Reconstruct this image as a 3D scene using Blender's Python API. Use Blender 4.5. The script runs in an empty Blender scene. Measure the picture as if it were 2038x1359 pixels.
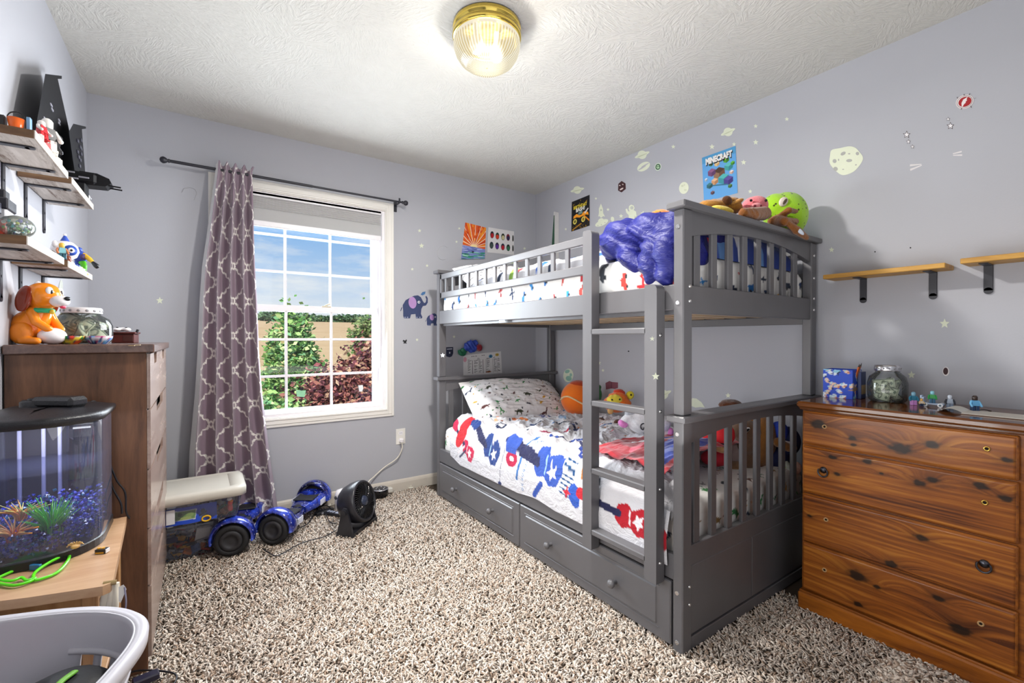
import bpy, math, random
import numpy as np
from mathutils import Vector, Matrix, Euler
random.seed(7); RNG = np.random.default_rng(7)
PI = math.pi
C = bpy.context.scene.collection

# ------------------------------------------------------------------ camera (2038 x 1359 frame)
FPX, YAW, PIT = 900.9, math.radians(34.72), math.radians(-0.38)
CAM = np.array([0.0, 0.0, 1.136])
_F = np.array([math.sin(YAW)*math.cos(PIT), math.cos(YAW)*math.cos(PIT), math.sin(PIT)])
_R = np.array([math.cos(YAW), -math.sin(YAW), 0.0]); _U = np.cross(_R, _F)
def ray(px, py): return _F + _R*(px-1019)/FPX - _U*(py-679.5)/FPX
def aX(px, py, X): d = ray(px, py); return CAM + d*(X/d[0])
def aY(px, py, Y): d = ray(px, py); return CAM + d*(Y/d[1])
def aZ(px, py, Z): d = ray(px, py); return CAM + d*((Z-CAM[2])/d[2])
XL, XR, YB, YF, ZC = -0.481, 2.523, 3.264, -0.95, 2.44

cam = bpy.data.cameras.new('camera'); co = bpy.data.objects.new('camera', cam); C.objects.link(co)
co.location = CAM; co.rotation_euler = (PI/2+PIT, 0, -YAW)
cam.sensor_width = 36; cam.lens = 36*FPX/2038; cam.clip_start = 0.02; cam.clip_end = 800
bpy.context.scene.camera = co

# ------------------------------------------------------------------ colour and noise helpers
def lin(c):
    if isinstance(c, str): c = [int(c[i:i+2], 16) for i in (0, 2, 4)]
    return tuple(((x/255)/12.92 if x/255 <= .04045 else ((x/255+.055)/1.055)**2.4) for x in c)
def _h(ix, iy, s):
    n = (ix.astype(np.int64)*374761393 + iy.astype(np.int64)*668265263 + s*982451653) & 0xffffffff
    n = ((n ^ (n >> 13))*1274126177) & 0xffffffff
    return ((n ^ (n >> 16)) & 0xffff)/65535.0
def vn(x, y, s=0):
    x = np.asarray(x, float); y = np.asarray(y, float)
    ix, iy = np.floor(x), np.floor(y); fx, fy = x-ix, y-iy
    fx = fx*fx*(3-2*fx); fy = fy*fy*(3-2*fy)
    a, b, c, d = _h(ix, iy, s), _h(ix+1, iy, s), _h(ix, iy+1, s), _h(ix+1, iy+1, s)
    return (a*(1-fx)+b*fx)*(1-fy)+(c*(1-fx)+d*fx)*fy
def fbm(x, y, s=0, o=4):
    r, a = 0, .5
    for i in range(o): r = r+a*vn(x*2**i, y*2**i, s+i*17); a *= .5
    return r
def ridge(x, y, s=0, o=3):
    r, a = 0, .5
    for i in range(o): r = r+a*(1-abs(2*vn(x*2**i, y*2**i, s+i*31)-1)); a *= .5
    return r

# ------------------------------------------------------------------ materials
class NT:
    def __init__(s, name):
        s.m = bpy.data.materials.new(name); s.m.use_nodes = True
        s.t = s.m.node_tree; s.t.nodes.clear(); s.L = s.t.links
        s.out = s.n('ShaderNodeOutputMaterial')
    def n(s, typ, **kw):
        nd = s.t.nodes.new(typ)
        for k, v in kw.items():
            if k.startswith('i_'):
                key = k[2:]; key = int(key) if key.isdigit() else key.replace('_', ' ')
                if hasattr(v, 'is_output'): s.L.new(v, nd.inputs[key])
                else: nd.inputs[key].default_value = v
            else: setattr(nd, k, v)
        return nd
    def coord(s, scale=(1, 1, 1), kind='Object', loc=(0, 0, 0), rot=(0, 0, 0)):
        tc = s.n('ShaderNodeTexCoord'); mp = s.n('ShaderNodeMapping')
        s.L.new(tc.outputs[kind], mp.inputs[0]); mp.inputs[1].default_value = loc
        mp.inputs[2].default_value = rot; mp.inputs[3].default_value = scale
        return mp.outputs[0]
    def noise(s, vec, scale=5, detail=3, rough=.5, dist=0):
        return s.n('ShaderNodeTexNoise', i_Vector=vec, i_Scale=scale, i_Detail=detail, i_Roughness=rough, i_Distortion=dist)
    def ramp(s, fac, stops):
        r = s.n('ShaderNodeValToRGB', i_0=fac); e = r.color_ramp.elements
        while len(e) < len(stops): e.new(.5)
        for k, (p, c) in enumerate(stops): e[k].position = p; e[k].color = (*c, 1) if len(c) == 3 else c
        return r.outputs[0]
    def mix(s, fac, a, b, mode='MIX'):
        m = s.n('ShaderNodeMix', data_type='RGBA', blend_type=mode)
        for k, v in ((0, fac), (6, a), (7, b)):
            if hasattr(v, 'is_output'): s.L.new(v, m.inputs[k])
            else: m.inputs[k].default_value = v if k == 0 else ((*v, 1) if len(v) == 3 else v)
        return m.outputs[2]
    def math(s, op, a, b=0.0):
        m = s.n('ShaderNodeMath', operation=op)
        for k, v in ((0, a), (1, b)):
            if hasattr(v, 'is_output'): s.L.new(v, m.inputs[k])
            else: m.inputs[k].default_value = v
        return m.outputs[0]
    def bump(s, h, strength=.3, dist=.01):
        return s.n('ShaderNodeBump', i_Height=h, i_Strength=strength, i_Distance=dist).outputs[0]
    def bsdf(s, col, rough=.5, metal=0, spec=.5, normal=None, **kw):
        p = s.n('ShaderNodeBsdfPrincipled', i_Roughness=rough, i_Metallic=metal)
        p.inputs['Specular IOR Level'].default_value = spec
        if hasattr(col, 'is_output'): s.L.new(col, p.inputs['Base Color'])
        else: p.inputs['Base Color'].default_value = (*col, 1)
        if normal: s.L.new(normal, p.inputs['Normal'])
        for k, v in kw.items():
            k = k.replace('_', ' ')
            if hasattr(v, 'is_output'): s.L.new(v, p.inputs[k])
            else: p.inputs[k].default_value = v
        s.L.new(p.outputs[0], s.out.inputs[0]); return p
_MC = {}
def mat(c, rough=.5, metal=0, spec=.5, var=.12, vs=14, bump=0, bs=60, name=None, **kw):
    """plain surface: base colour with a little procedural mottling and an optional fine bump"""
    if isinstance(c, str): c = lin(c)
    key = (tuple(c), rough, metal, spec, var, vs, bump, bs, tuple(sorted(kw.items())))
    if key in _MC: return _MC[key]
    t = NT(name or 'paint_%d' % len(_MC)); v = t.coord()
    nz = t.noise(v, vs, 3)
    col = t.mix(nz.outputs[0], tuple(x*(1-var) for x in c), tuple(min(1, x*(1+var)) for x in c))
    nm = t.bump(t.noise(v, bs, 4).outputs[0], bump, .004) if bump else None
    t.bsdf(col, rough, metal, spec, nm, **kw); _MC[key] = t.m; return t.m
def colmat(rough=.8, bump=0, bs=200, spec=.3, name='printed', **kw):
    """surface coloured by its mesh's own colour attribute"""
    key = ('col', rough, bump, bs, spec, tuple(kw.items()))
    if key in _MC: return _MC[key]
    t = NT(name); a = t.n('ShaderNodeVertexColor', layer_name='Col')
    nm = t.bump(t.noise(t.coord(), bs, 3).outputs[0], bump, .003) if bump else None
    t.bsdf(a.outputs[0], rough, 0, spec, nm, **kw); _MC[key] = t.m; return t.m
def wood(name, dark, lite, axis='Y', scale=1., rough=.4, knots=0, contrast=1., spec=.5, fleck=0., knotcol='2a1206'):
    """wood: stretched grain along AXIS, rings bending round knots"""
    t = NT(name); k = {'X': (1, 9, 9), 'Y': (9, 1, 9), 'Z': (9, 9, 1)}[axis]
    oi = t.n('ShaderNodeObjectInfo'); rnd = oi.outputs['Random']
    tc = t.n('ShaderNodeTexCoord'); off = t.n('ShaderNodeCombineXYZ')
    for i in range(3): t.L.new(t.math('MULTIPLY', rnd, 7.3+i*3), off.inputs[i])
    ad = t.n('ShaderNodeVectorMath', operation='ADD'); t.L.new(tc.outputs['Object'], ad.inputs[0]); t.L.new(off.outputs[0], ad.inputs[1])
    mp = t.n('ShaderNodeMapping'); t.L.new(ad.outputs[0], mp.inputs[0]); mp.inputs[3].default_value = tuple(x*scale for x in k)
    vec = mp.outputs[0]
    g = t.noise(vec, 2.2, 6, .62, .9).outputs[0]; fine = t.noise(vec, 14, 4, .7).outputs[0]
    g = t.math('ADD', t.math('MULTIPLY', g, .8), t.math('MULTIPLY', fine, .2))
    if knots:
        kk = {'X': (1.6, 4.2, 4.2), 'Y': (4.2, 1.6, 4.2), 'Z': (4.2, 4.2, 1.6)}[axis]
        m2 = t.n('ShaderNodeMapping'); t.L.new(ad.outputs[0], m2.inputs[0]); m2.inputs[3].default_value = tuple(x*knots for x in kk)
        wob = t.noise(m2.outputs[0], 2, 2)
        vo = t.n('ShaderNodeTexVoronoi', i_Scale=1.25); t.L.new(t.mix(.12, m2.outputs[0], wob.outputs[1]), vo.inputs['Vector'])
        d = vo.outputs['Distance']
        near = t.math('POWER', t.math('SUBTRACT', 1.0, t.math('MINIMUM', d, 1.0)), 3.0)
        ring = t.math('ADD', t.math('MULTIPLY', t.math('SINE', t.math('MULTIPLY', d, 55.0)), .5), .5)
        ring = t.math('MULTIPLY', ring, near)
        g = t.math('ADD', g, t.math('MULTIPLY', ring, .35))
    col = t.ramp(g, [(.5-.2/contrast, dark), (.5, tuple((a+b)/2 for a, b in zip(dark, lite))), (.5+.22/contrast, lite)])
    if knots:
        kmask = t.ramp(d, [(.05, (1, 1, 1)), (.15, (0, 0, 0))])
        col = t.mix(kmask, col, lin(knotcol))
    if fleck:
        fl = t.ramp(t.noise(vec, 5, 5, .8, .4).outputs[0], [(.52, (0, 0, 0)), (.66, (1, 1, 1))])
        col = t.mix(t.math('MULTIPLY', fl, fleck), col, lin('6a5240'))
    t.bsdf(col, rough, 0, spec, t.bump(g, .12, .002)); return t.m
def glass(name, tint=(1, 1, 1), refl=.9, rough=.02, body=0., bodycol=(1, 1, 1)):
    """thin clear sheet: sees through, reflects at a slant, optionally a little cloudy"""
    t = NT(name); tr = t.n('ShaderNodeBsdfTransparent'); tr.inputs[0].default_value = (*tint, 1)
    gl = t.n('ShaderNodeBsdfGlossy', i_Roughness=rough)
    fr = t.n('ShaderNodeFresnel', i_IOR=1.45)
    nz = t.noise(t.coord(), 12, 2).outputs[0]
    f = t.math('MULTIPLY', fr.outputs[0], t.math('ADD', refl*.85, t.math('MULTIPLY', nz, refl*.3)))
    mx = t.n('ShaderNodeMixShader', i_0=f); t.L.new(tr.outputs[0], mx.inputs[1]); t.L.new(gl.outputs[0], mx.inputs[2])
    sh = mx.outputs[0]
    if body:
        df = t.n('ShaderNodeBsdfDiffuse'); df.inputs[0].default_value = (*bodycol, 1)
        m2 = t.n('ShaderNodeMixShader', i_0=body); t.L.new(sh, m2.inputs[1]); t.L.new(df.outputs[0], m2.inputs[2]); sh = m2.outputs[0]
    t.L.new(sh, t.out.inputs[0]); return t.m

# ------------------------------------------------------------------ mesh builder
class G:
    def __init__(s): s.v = []; s.f = []; s.mi = []; s.sm = []; s.n = 0
    def add(s, V, F, mi=0, smooth=False):
        V = [tuple(map(float, p)) for p in V]; b = s.n
        s.v += V; s.n += len(V); s.f += [tuple(b+i for i in f) for f in F]
        s.mi += [mi]*len(F); s.sm += [smooth]*len(F); return s
    def box(s, lo, hi, b=.003, mi=0, M=None):
        lo, hi = np.minimum(lo, hi), np.maximum(lo, hi); d = hi-lo; b = min(b, *(d*.45))
        V, idx = [], {}
        for c in range(8):
            sg = [(c >> i) & 1 for i in range(3)]
            for ax in range(3):
                p = [(hi[i]-(b if i != ax else 0)) if sg[i] else (lo[i]+(b if i != ax else 0)) for i in range(3)]
                idx[(c, ax)] = len(V); V.append(p)
        F = []
        for ax in range(3):
            o = [i for i in range(3) if i != ax]
            for side in (0, 1):
                q = []
                for a, bb in ((0, 0), (1, 0), (1, 1), (0, 1)):
                    c = (side << ax) | (a << o[0]) | (bb << o[1]); q.append(idx[(c, ax)])
                F.append(q)
        for ax in range(3):
            o = [i for i in range(3) if i != ax]
            for a in (0, 1):
                for bb in (0, 1):
                    c0 = (a << o[0]) | (bb << o[1]); c1 = c0 | (1 << ax)
                    F.append([idx[(c0, o[0])], idx[(c1, o[0])], idx[(c1, o[1])], idx[(c0, o[1])]])
        for c in range(8): F.append([idx[(c, 0)], idx[(c, 1)], idx[(c, 2)]])
        V = np.array(V); ctr = (lo+hi)/2; F2 = []
        for f in F:
            n = np.cross(V[f[1]]-V[f[0]], V[f[2]]-V[f[0]])
            F2.append(f if n@(V[f].mean(0)-ctr) > 0 else f[::-1])
        if M is not None: V = [M @ Vector(p) for p in V]
        return s.add(V, F2, mi)
    def ring(s, rings, mi=0, smooth=True, closed=True, caps=(True, True)):
        n = len(rings[0]); V = [p for r in rings for p in r]; F = []
        for i in range(len(rings)-1):
            for j in range(n if closed else n-1):
                k = (j+1) % n; F.append((i*n+j, i*n+k, (i+1)*n+k, (i+1)*n+j))
        s.add(V, F, mi, smooth)
        if caps[0]: s.add(rings[0][::-1], [tuple(range(n))], mi)
        if caps[1]: s.add(rings[-1], [tuple(range(n))], mi)
        return s
    def tube(s, pts, r, n=8, mi=0, caps=True, sy=1.):
        pts = [Vector(p) for p in pts]; rs = r if hasattr(r, '__len__') else [r]*len(pts)
        rings, up = [], None
        for i, p in enumerate(pts):
            d = (pts[min(i+1, len(pts)-1)]-pts[max(i-1, 0)])
            d = d.normalized() if d.length > 1e-9 else Vector((0, 0, 1))
            if up is None: up = Vector((0, 0, 1)) if abs(d.z) < .9 else Vector((1, 0, 0))
            a = d.cross(up); a = a.normalized() if a.length > 1e-6 else d.orthogonal().normalized()
            up = a.cross(d).normalized()
            rings.append([p+(a*math.cos(2*PI*k/n)+up*sy*math.sin(2*PI*k/n))*rs[i] for k in range(n)])
        return s.ring(rings, mi, True, True, (caps, caps))
    def cyl(s, a, b, r, r2=None, n=20, mi=0, caps=True): return s.tube([a, b], [r, r if r2 is None else r2], n, mi, caps)
    def lathe(s, prof, c=(0, 0, 0), n=32, mi=0, M=None, caps=(True, True), smooth=True, sx=1., sy=1.):
        rings = []
        for r, z in prof:
            q = [Vector((r*sx*math.cos(2*PI*k/n), r*sy*math.sin(2*PI*k/n), z)) for k in range(n)]
            rings.append([(M @ p if M is not None else p)+Vector(c) for p in q])
        return s.ring(rings, mi, smooth, True, caps)
    def ell(s, c, r, M=None, nu=20, nv=12, mi=0):
        r = (r,)*3 if not hasattr(r, '__len__') else r; rings = []
        for i in range(nv+1):
            th = PI*(i+.02)/(nv+.04); z, q = -math.cos(th), math.sin(th)
            pts = [Vector((r[0]*q*math.cos(2*PI*k/nu), r[1]*q*math.sin(2*PI*k/nu), r[2]*z)) for k in range(nu)]
            rings.append([(M @ p if M is not None else p)+Vector(c) for p in pts])
        return s.ring(rings, mi, True)
    def prism(s, poly, fn, d0, d1, mi=0):
        """POLY (2-D) swept from depth d0 to d1; FN(u, v, d) gives the point"""
        n = len(poly); A = [fn(u, v, d0) for u, v in poly]; B = [fn(u, v, d1) for u, v in poly]
        F = [tuple(range(n)), tuple(range(2*n-1, n-1, -1))]+[(i, i+n, (i+1) % n+n, (i+1) % n) for i in range(n)]
        return s.add(A+B, F, mi)
    def grid(s, P, mi=0, smooth=True):
        nu, nv = P.shape[:2]; b = s.n; s.v += [tuple(p) for p in P.reshape(-1, 3).tolist()]; s.n += nu*nv
        i, j = np.meshgrid(np.arange(nu-1), np.arange(nv-1), indexing='ij'); a = (b+i*nv+j).ravel()
        F = np.stack([a, a+nv, a+nv+1, a+1], 1).tolist(); s.f += [tuple(f) for f in F]
        s.mi += [mi]*len(F); s.sm += [smooth]*len(F); return s
    def mesh(s, name, mats, org=(0, 0, 0), col=None):
        me = bpy.data.meshes.new(name); o = np.array(org)
        V = np.array(s.v, float).reshape(-1, 3)-o
        me.from_pydata(V.tolist(), [], s.f)
        for m in (mats if isinstance(mats, (list, tuple)) else [mats]): me.materials.append(m)
        me.polygons.foreach_set('material_index', s.mi); me.polygons.foreach_set('use_smooth', s.sm)
        if col is not None:
            a = me.color_attributes.new('Col', 'FLOAT_COLOR', 'POINT')
            cc = np.ones((len(V), 4), np.float32); cc[:, :3] = np.asarray(col).reshape(-1, 3); a.data.foreach_set('color', cc.ravel())
        me.update(); return me
ORG = {}
def _new(name, me, loc, parent=None):
    o = bpy.data.objects.new(name, me); C.objects.link(o)
    if parent: o.parent = parent
    else: o.location = loc
    return o
def tag(o, label, cat, group=None, kind=None):
    if label: o['label'] = label
    if cat: o['category'] = cat
    if group: o['group'] = group
    if kind: o['kind'] = kind
    return o
def thing(name, label, cat, loc, group=None, kind=None):
    o = _new(name, None, loc); ORG[o.name] = tuple(map(float, loc)); o.empty_display_size = .05
    return tag(o, label, cat, group, kind)
def part(name, g, m, parent, label=None, col=None):
    org = ORG[parent.name]; o = _new(name, g.mesh(name, m, org, col), (0, 0, 0), parent); ORG[o.name] = org
    if label: o['label'] = label
    return o
def solo(name, label, cat, g, m, group=None, kind=None, col=None, loc=None):
    if loc is None:
        V = np.array(g.v); lo, hi = V.min(0), V.max(0); loc = ((lo[0]+hi[0])/2, (lo[1]+hi[1])/2, lo[2])
    o = _new(name, g.mesh(name, m, loc, col), loc); ORG[o.name] = tuple(map(float, loc)); return tag(o, label, cat, group, kind)
def struct(name, g, m, parent=None, col=None):
    if parent: return part(name, g, m, parent)
    return solo(name, None, None, g, m, kind='structure', col=col)
def copy_tree(root, loc, rz=None, label=None, scale=None):
    r = root.copy(); C.objects.link(r); r.location = loc
    if rz is not None: r.rotation_euler = (0, 0, rz)
    if scale: r.scale = (scale,)*3
    if label: r['label'] = label
    for ch in root.children:
        c = ch.copy(); C.objects.link(c); c.parent = r
        for g2 in ch.children:
            d = g2.copy(); C.objects.link(d); d.parent = c
    return r
def Rm(x=0, y=0, z=0): return Euler((math.radians(x), math.radians(y), math.radians(z))).to_matrix()
def frame(c, M):
    """a function that carries local points to place C with orientation M"""
    M4 = Matrix.Translation(Vector(c)) @ M.to_4x4(); return M4
def blob(shapes, vox=.01, smooth=4):
    """soft body: ellipsoids (c, r, M) and limbs ('limb', pts, radii) fused into one continuous surface"""
    g = G()
    for sh in shapes:
        if sh[0] == 'limb':
            pts, rs = [Vector(p) for p in sh[1]], sh[2]
            for i in range(len(pts)-1):
                k = max(2, int((pts[i+1]-pts[i]).length/(min(rs[i], rs[i+1])*.6))+1)
                for j in range(k+1):
                    u = j/k; g.ell(pts[i].lerp(pts[i+1], u), rs[i]*(1-u)+rs[i+1]*u, None, 12, 8)
        else: g.ell(sh[0], sh[1], sh[2] if len(sh) > 2 else None, 24, 16)
    me = g.mesh('tmp', []); o = bpy.data.objects.new('tmp', me); C.objects.link(o)
    md = o.modifiers.new('r', 'REMESH'); md.mode = 'VOXEL'; md.voxel_size = vox; md.use_smooth_shade = True
    if smooth: sm = o.modifiers.new('s', 'SMOOTH'); sm.factor = .6; sm.iterations = smooth
    dg = bpy.context.evaluated_depsgraph_get(); me2 = bpy.data.meshes.new_from_object(o.evaluated_get(dg))
    V = np.zeros(len(me2.vertices)*3); me2.vertices.foreach_get('co', V)
    N = np.zeros(len(me2.vertices)*3); me2.vertices.foreach_get('normal', N)
    F = [tuple(p.vertices) for p in me2.polygons]
    bpy.data.objects.remove(o); bpy.data.meshes.remove(me2); bpy.data.meshes.remove(me)
    r = G(); V = V.reshape(-1, 3); r.add(V.tolist(), F, 0, True); r.V = V; r.N = N.reshape(-1, 3); return r
def rumple(b, amp, sc, seed=0, kind='fbm'):
    """push a blob's surface in and out along its normals"""
    V = b.V; f = fbm if kind == 'fbm' else ridge
    d = f(V[:, 0]*sc+V[:, 2]*sc*.7, V[:, 1]*sc-V[:, 2]*sc*.6, seed)-.5
    V = V+b.N*(d*amp)[:, None]; b.v = [tuple(p) for p in V.tolist()]; b.V = V; return b
class Paint:
    """colours for a printed surface W x H metres, one sample per vertex"""
    def __init__(s, w, h, res, base):
        s.nu, s.nv = int(w/res)+1, int(h/res)+1; s.w, s.h = w, h
        s.X, s.Y = np.meshgrid(np.linspace(0, w, s.nu), np.linspace(0, h, s.nv), indexing='ij')
        s.c = np.zeros((s.nu, s.nv, 3)); s.c[:] = lin(base) if isinstance(base, str) else base
    def put(s, m, c): s.c[m] = lin(c) if isinstance(c, str) else c
    def ell(s, x, y, rx, ry, c, rot=0, inner=0):
        a = math.radians(rot); dx, dy = s.X-x, s.Y-y
        u = dx*math.cos(a)+dy*math.sin(a); v = -dx*math.sin(a)+dy*math.cos(a); q = (u/rx)**2+(v/ry)**2
        s.put((q < 1) & (q >= inner*inner), c)
    def poly(s, P, c, at=(0, 0), sc=1, rot=0, flip=1):
        a = math.radians(rot); P = np.array(P, float)*sc; P[:, 0] *= flip
        P = np.stack([P[:, 0]*math.cos(a)-P[:, 1]*math.sin(a)+at[0], P[:, 0]*math.sin(a)+P[:, 1]*math.cos(a)+at[1]], 1)
        lo, hi = P.min(0), P.max(0)
        i0, i1 = max(0, int(lo[0]/s.w*(s.nu-1))), min(s.nu, int(hi[0]/s.w*(s.nu-1))+2)
        j0, j1 = max(0, int(lo[1]/s.h*(s.nv-1))), min(s.nv, int(hi[1]/s.h*(s.nv-1))+2)
        if i1 <= i0 or j1 <= j0: return
        X, Y = s.X[i0:i1, j0:j1], s.Y[i0:i1, j0:j1]; ins = np.zeros(X.shape, bool)
        for k in range(len(P)):
            (x1, y1), (x2, y2) = P[k], P[k-1]
            if y1 == y2: continue
            ins ^= ((y1 > Y) != (y2 > Y)) & (X < (x2-x1)*(Y-y1)/(y2-y1)+x1)
        sub = s.c[i0:i1, j0:j1]; sub[ins] = lin(c) if isinstance(c, str) else c
    def line(s, P, w, c):
        for (x1, y1), (x2, y2) in zip(P[:-1], P[1:]):
            dx, dy = x2-x1, y2-y1; L = dx*dx+dy*dy+1e-12
            t = np.clip(((s.X-x1)*dx+(s.Y-y1)*dy)/L, 0, 1)
            s.put(np.hypot(s.X-x1-t*dx, s.Y-y1-t*dy) < w/2, c)
def star(n=5, r=1., q=.45, rot=90): return [((r if k % 2 == 0 else r*q)*math.cos(math.radians(rot)+PI*k/n), (r if k % 2 == 0 else r*q)*math.sin(math.radians(rot)+PI*k/n)) for k in range(2*n)]
def circ(n=24, r=1., cx=0, cy=0, ry=None): return [(cx+r*math.cos(2*PI*k/n), cy+(ry or r)*math.sin(2*PI*k/n)) for k in range(n)]
def text_g(txt, size, fn, depth=.0008, bold=0., align='CENTER', sx=1.):
    """lettering as solid mesh; FN(u, v, d) gives the point"""
    cu = bpy.data.curves.new('t', 'FONT'); cu.body = txt; cu.size = size; cu.align_x = align; cu.align_y = 'CENTER'; cu.offset = bold; cu.resolution_u = 2
    o = bpy.data.objects.new('t', cu); C.objects.link(o); dg = bpy.context.evaluated_depsgraph_get()
    me = bpy.data.meshes.new_from_object(o.evaluated_get(dg)); g = G()
    V = [fn(v.co.x*sx, v.co.y, depth) for v in me.vertices]; g.add(V, [tuple(p.vertices) for p in me.polygons])
    bpy.data.objects.remove(o); bpy.data.curves.remove(cu); bpy.data.meshes.remove(me); return g
def bez(P, n=24):
    """smooth curve through points P"""
    P = [Vector(p) for p in P]; Q = [P[0]*2-P[1]]+P+[P[-1]*2-P[-2]]; out = []
    m = max(2, n//(len(P)-1))
    for i in range(1, len(Q)-2):
        for j in range(m):
            t = j/m; a, b, c, d = Q[i-1], Q[i], Q[i+1], Q[i+2]
            out.append(.5*((2*b)+(c-a)*t+(2*a-5*b+4*c-d)*t*t+(3*b-a-3*c+d)*t**3))
    return out+[P[-1]]
# wall frames: local (u along the wall, v up, d out of the wall) to world
def onback(x0, z0): return lambda u, v, d: (x0+u, YB-.0005-d, z0+v)
def onright(y0, z0): return lambda u, v, d: (XR-.0005-d, y0-u, z0+v)
def onleft(y0, z0): return lambda u, v, d: (XL+.0005+d, y0+u, z0+v)
# ================================================================== ROOM
t = NT('wall_paint'); v = t.coord(); n1 = t.noise(v, 1.3, 3).outputs[0]
M_WALL = t.m; t.bsdf(t.mix(n1, lin('a9aab1'), lin('b4b5bc')), .72, 0, .35, t.bump(t.noise(v, 160, 3).outputs[0], .12, .002))
t = NT('ceiling_texture'); v = t.coord()
vo = t.n('ShaderNodeTexVoronoi', i_Scale=7.5, i_Vector=v)
sc_ = t.n('ShaderNodeSeparateColor'); t.L.new(vo.outputs['Color'], sc_.inputs[0])
rot = t.n('ShaderNodeVectorRotate', rotation_type='Z_AXIS', i_Vector=v); t.L.new(t.math('MULTIPLY', sc_.outputs[0], 6.28), rot.inputs['Angle'])
mp = t.n('ShaderNodeMapping'); t.L.new(rot.outputs[0], mp.inputs[0]); mp.inputs[3].default_value = (95, 22, 30)
st = t.noise(mp.outputs[0], 1.0, 3, .55, .6).outputs[0]
st = t.ramp(st, [(.42, (0, 0, 0)), (.62, (1, 1, 1))]); big = t.noise(v, 9, 3).outputs[0]
M_CEIL = t.m; t.bsdf(t.mix(big, lin('c6c4be'), lin('cfcdc7')), .85, 0, .2, t.bump(st, .36, .006))
M_TRIM = mat('e9e6e0', .4, var=.03, name='white_trim_paint'); M_VINYL = mat('efedf0', .3, var=.02, name='white_vinyl')
M_BASE = mat('c9c1b6', .45, var=.05, name='baseboard_paint')

g = G(); T = .13
wx0, wx1, wz0, wz1 = .118, 1.125, .63, 2.065
for lo, hi in (((XL-T, YB, -.05), (wx0, YB+T, ZC+.1)), ((wx1, YB, -.05), (XR+T, YB+T, ZC+.1)), ((wx0, YB, -.05), (wx1, YB+T, wz0)), ((wx0, YB, wz1), (wx1, YB+T, ZC+.1))): g.box(lo, hi, 0)
struct('wall_back', g, M_WALL)
g = G(); g.box((XL-T, 1.55, -.05), (XL, YB, ZC+.1), 0); struct('wall_left', g, M_WALL)
g = G(); g.box((-1.2, 1.55, -.05), (XL-T, 1.55+T, ZC+.1), 0); g.box((-1.2-T, YF-T, -.05), (-1.2, 1.55+T, ZC+.1), 0); struct('wall_alcove', g, M_WALL)
g = G(); g.box((XR, YF, -.05), (XR+T, YB+T, ZC+.1), 0); struct('wall_right', g, M_WALL)
g = G(); g.box((-1.2, YF-T, -.05), (XR+T, YF, ZC+.1), 0); struct('wall_front', g, M_WALL)
g = G(); g.box((-1.3, YF-T, ZC), (XR+T, YB+T, ZC+.1), 0); struct('ceiling', g, M_CEIL)
g = G(); g.box((-1.3, YF-T, -.06), (XR+T, YB+T, -.008), 0); struct('floor', g, mat('463a2e', .95, bump=.5, name='carpet_backing'))
def base_prof(): return [(0, -.005), (.013, -.005), (.013, .058), (.009, .072), (.004, .08), (0, .082)]
g = G(); P = base_prof(); g.prism(P, lambda a, z, d: (d, YB-a, z), XL, XR); struct('baseboard_back', g, M_BASE)
g = G(); g.prism(P, lambda a, z, d: (XR-a, d, z), YF, YB-.013); struct('baseboard_right', g, M_BASE)
g = G(); g.prism(P, lambda a, z, d: (XL+a, d, z), 1.55, YB-.013); struct('baseboard_left', g, M_BASE)

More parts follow.
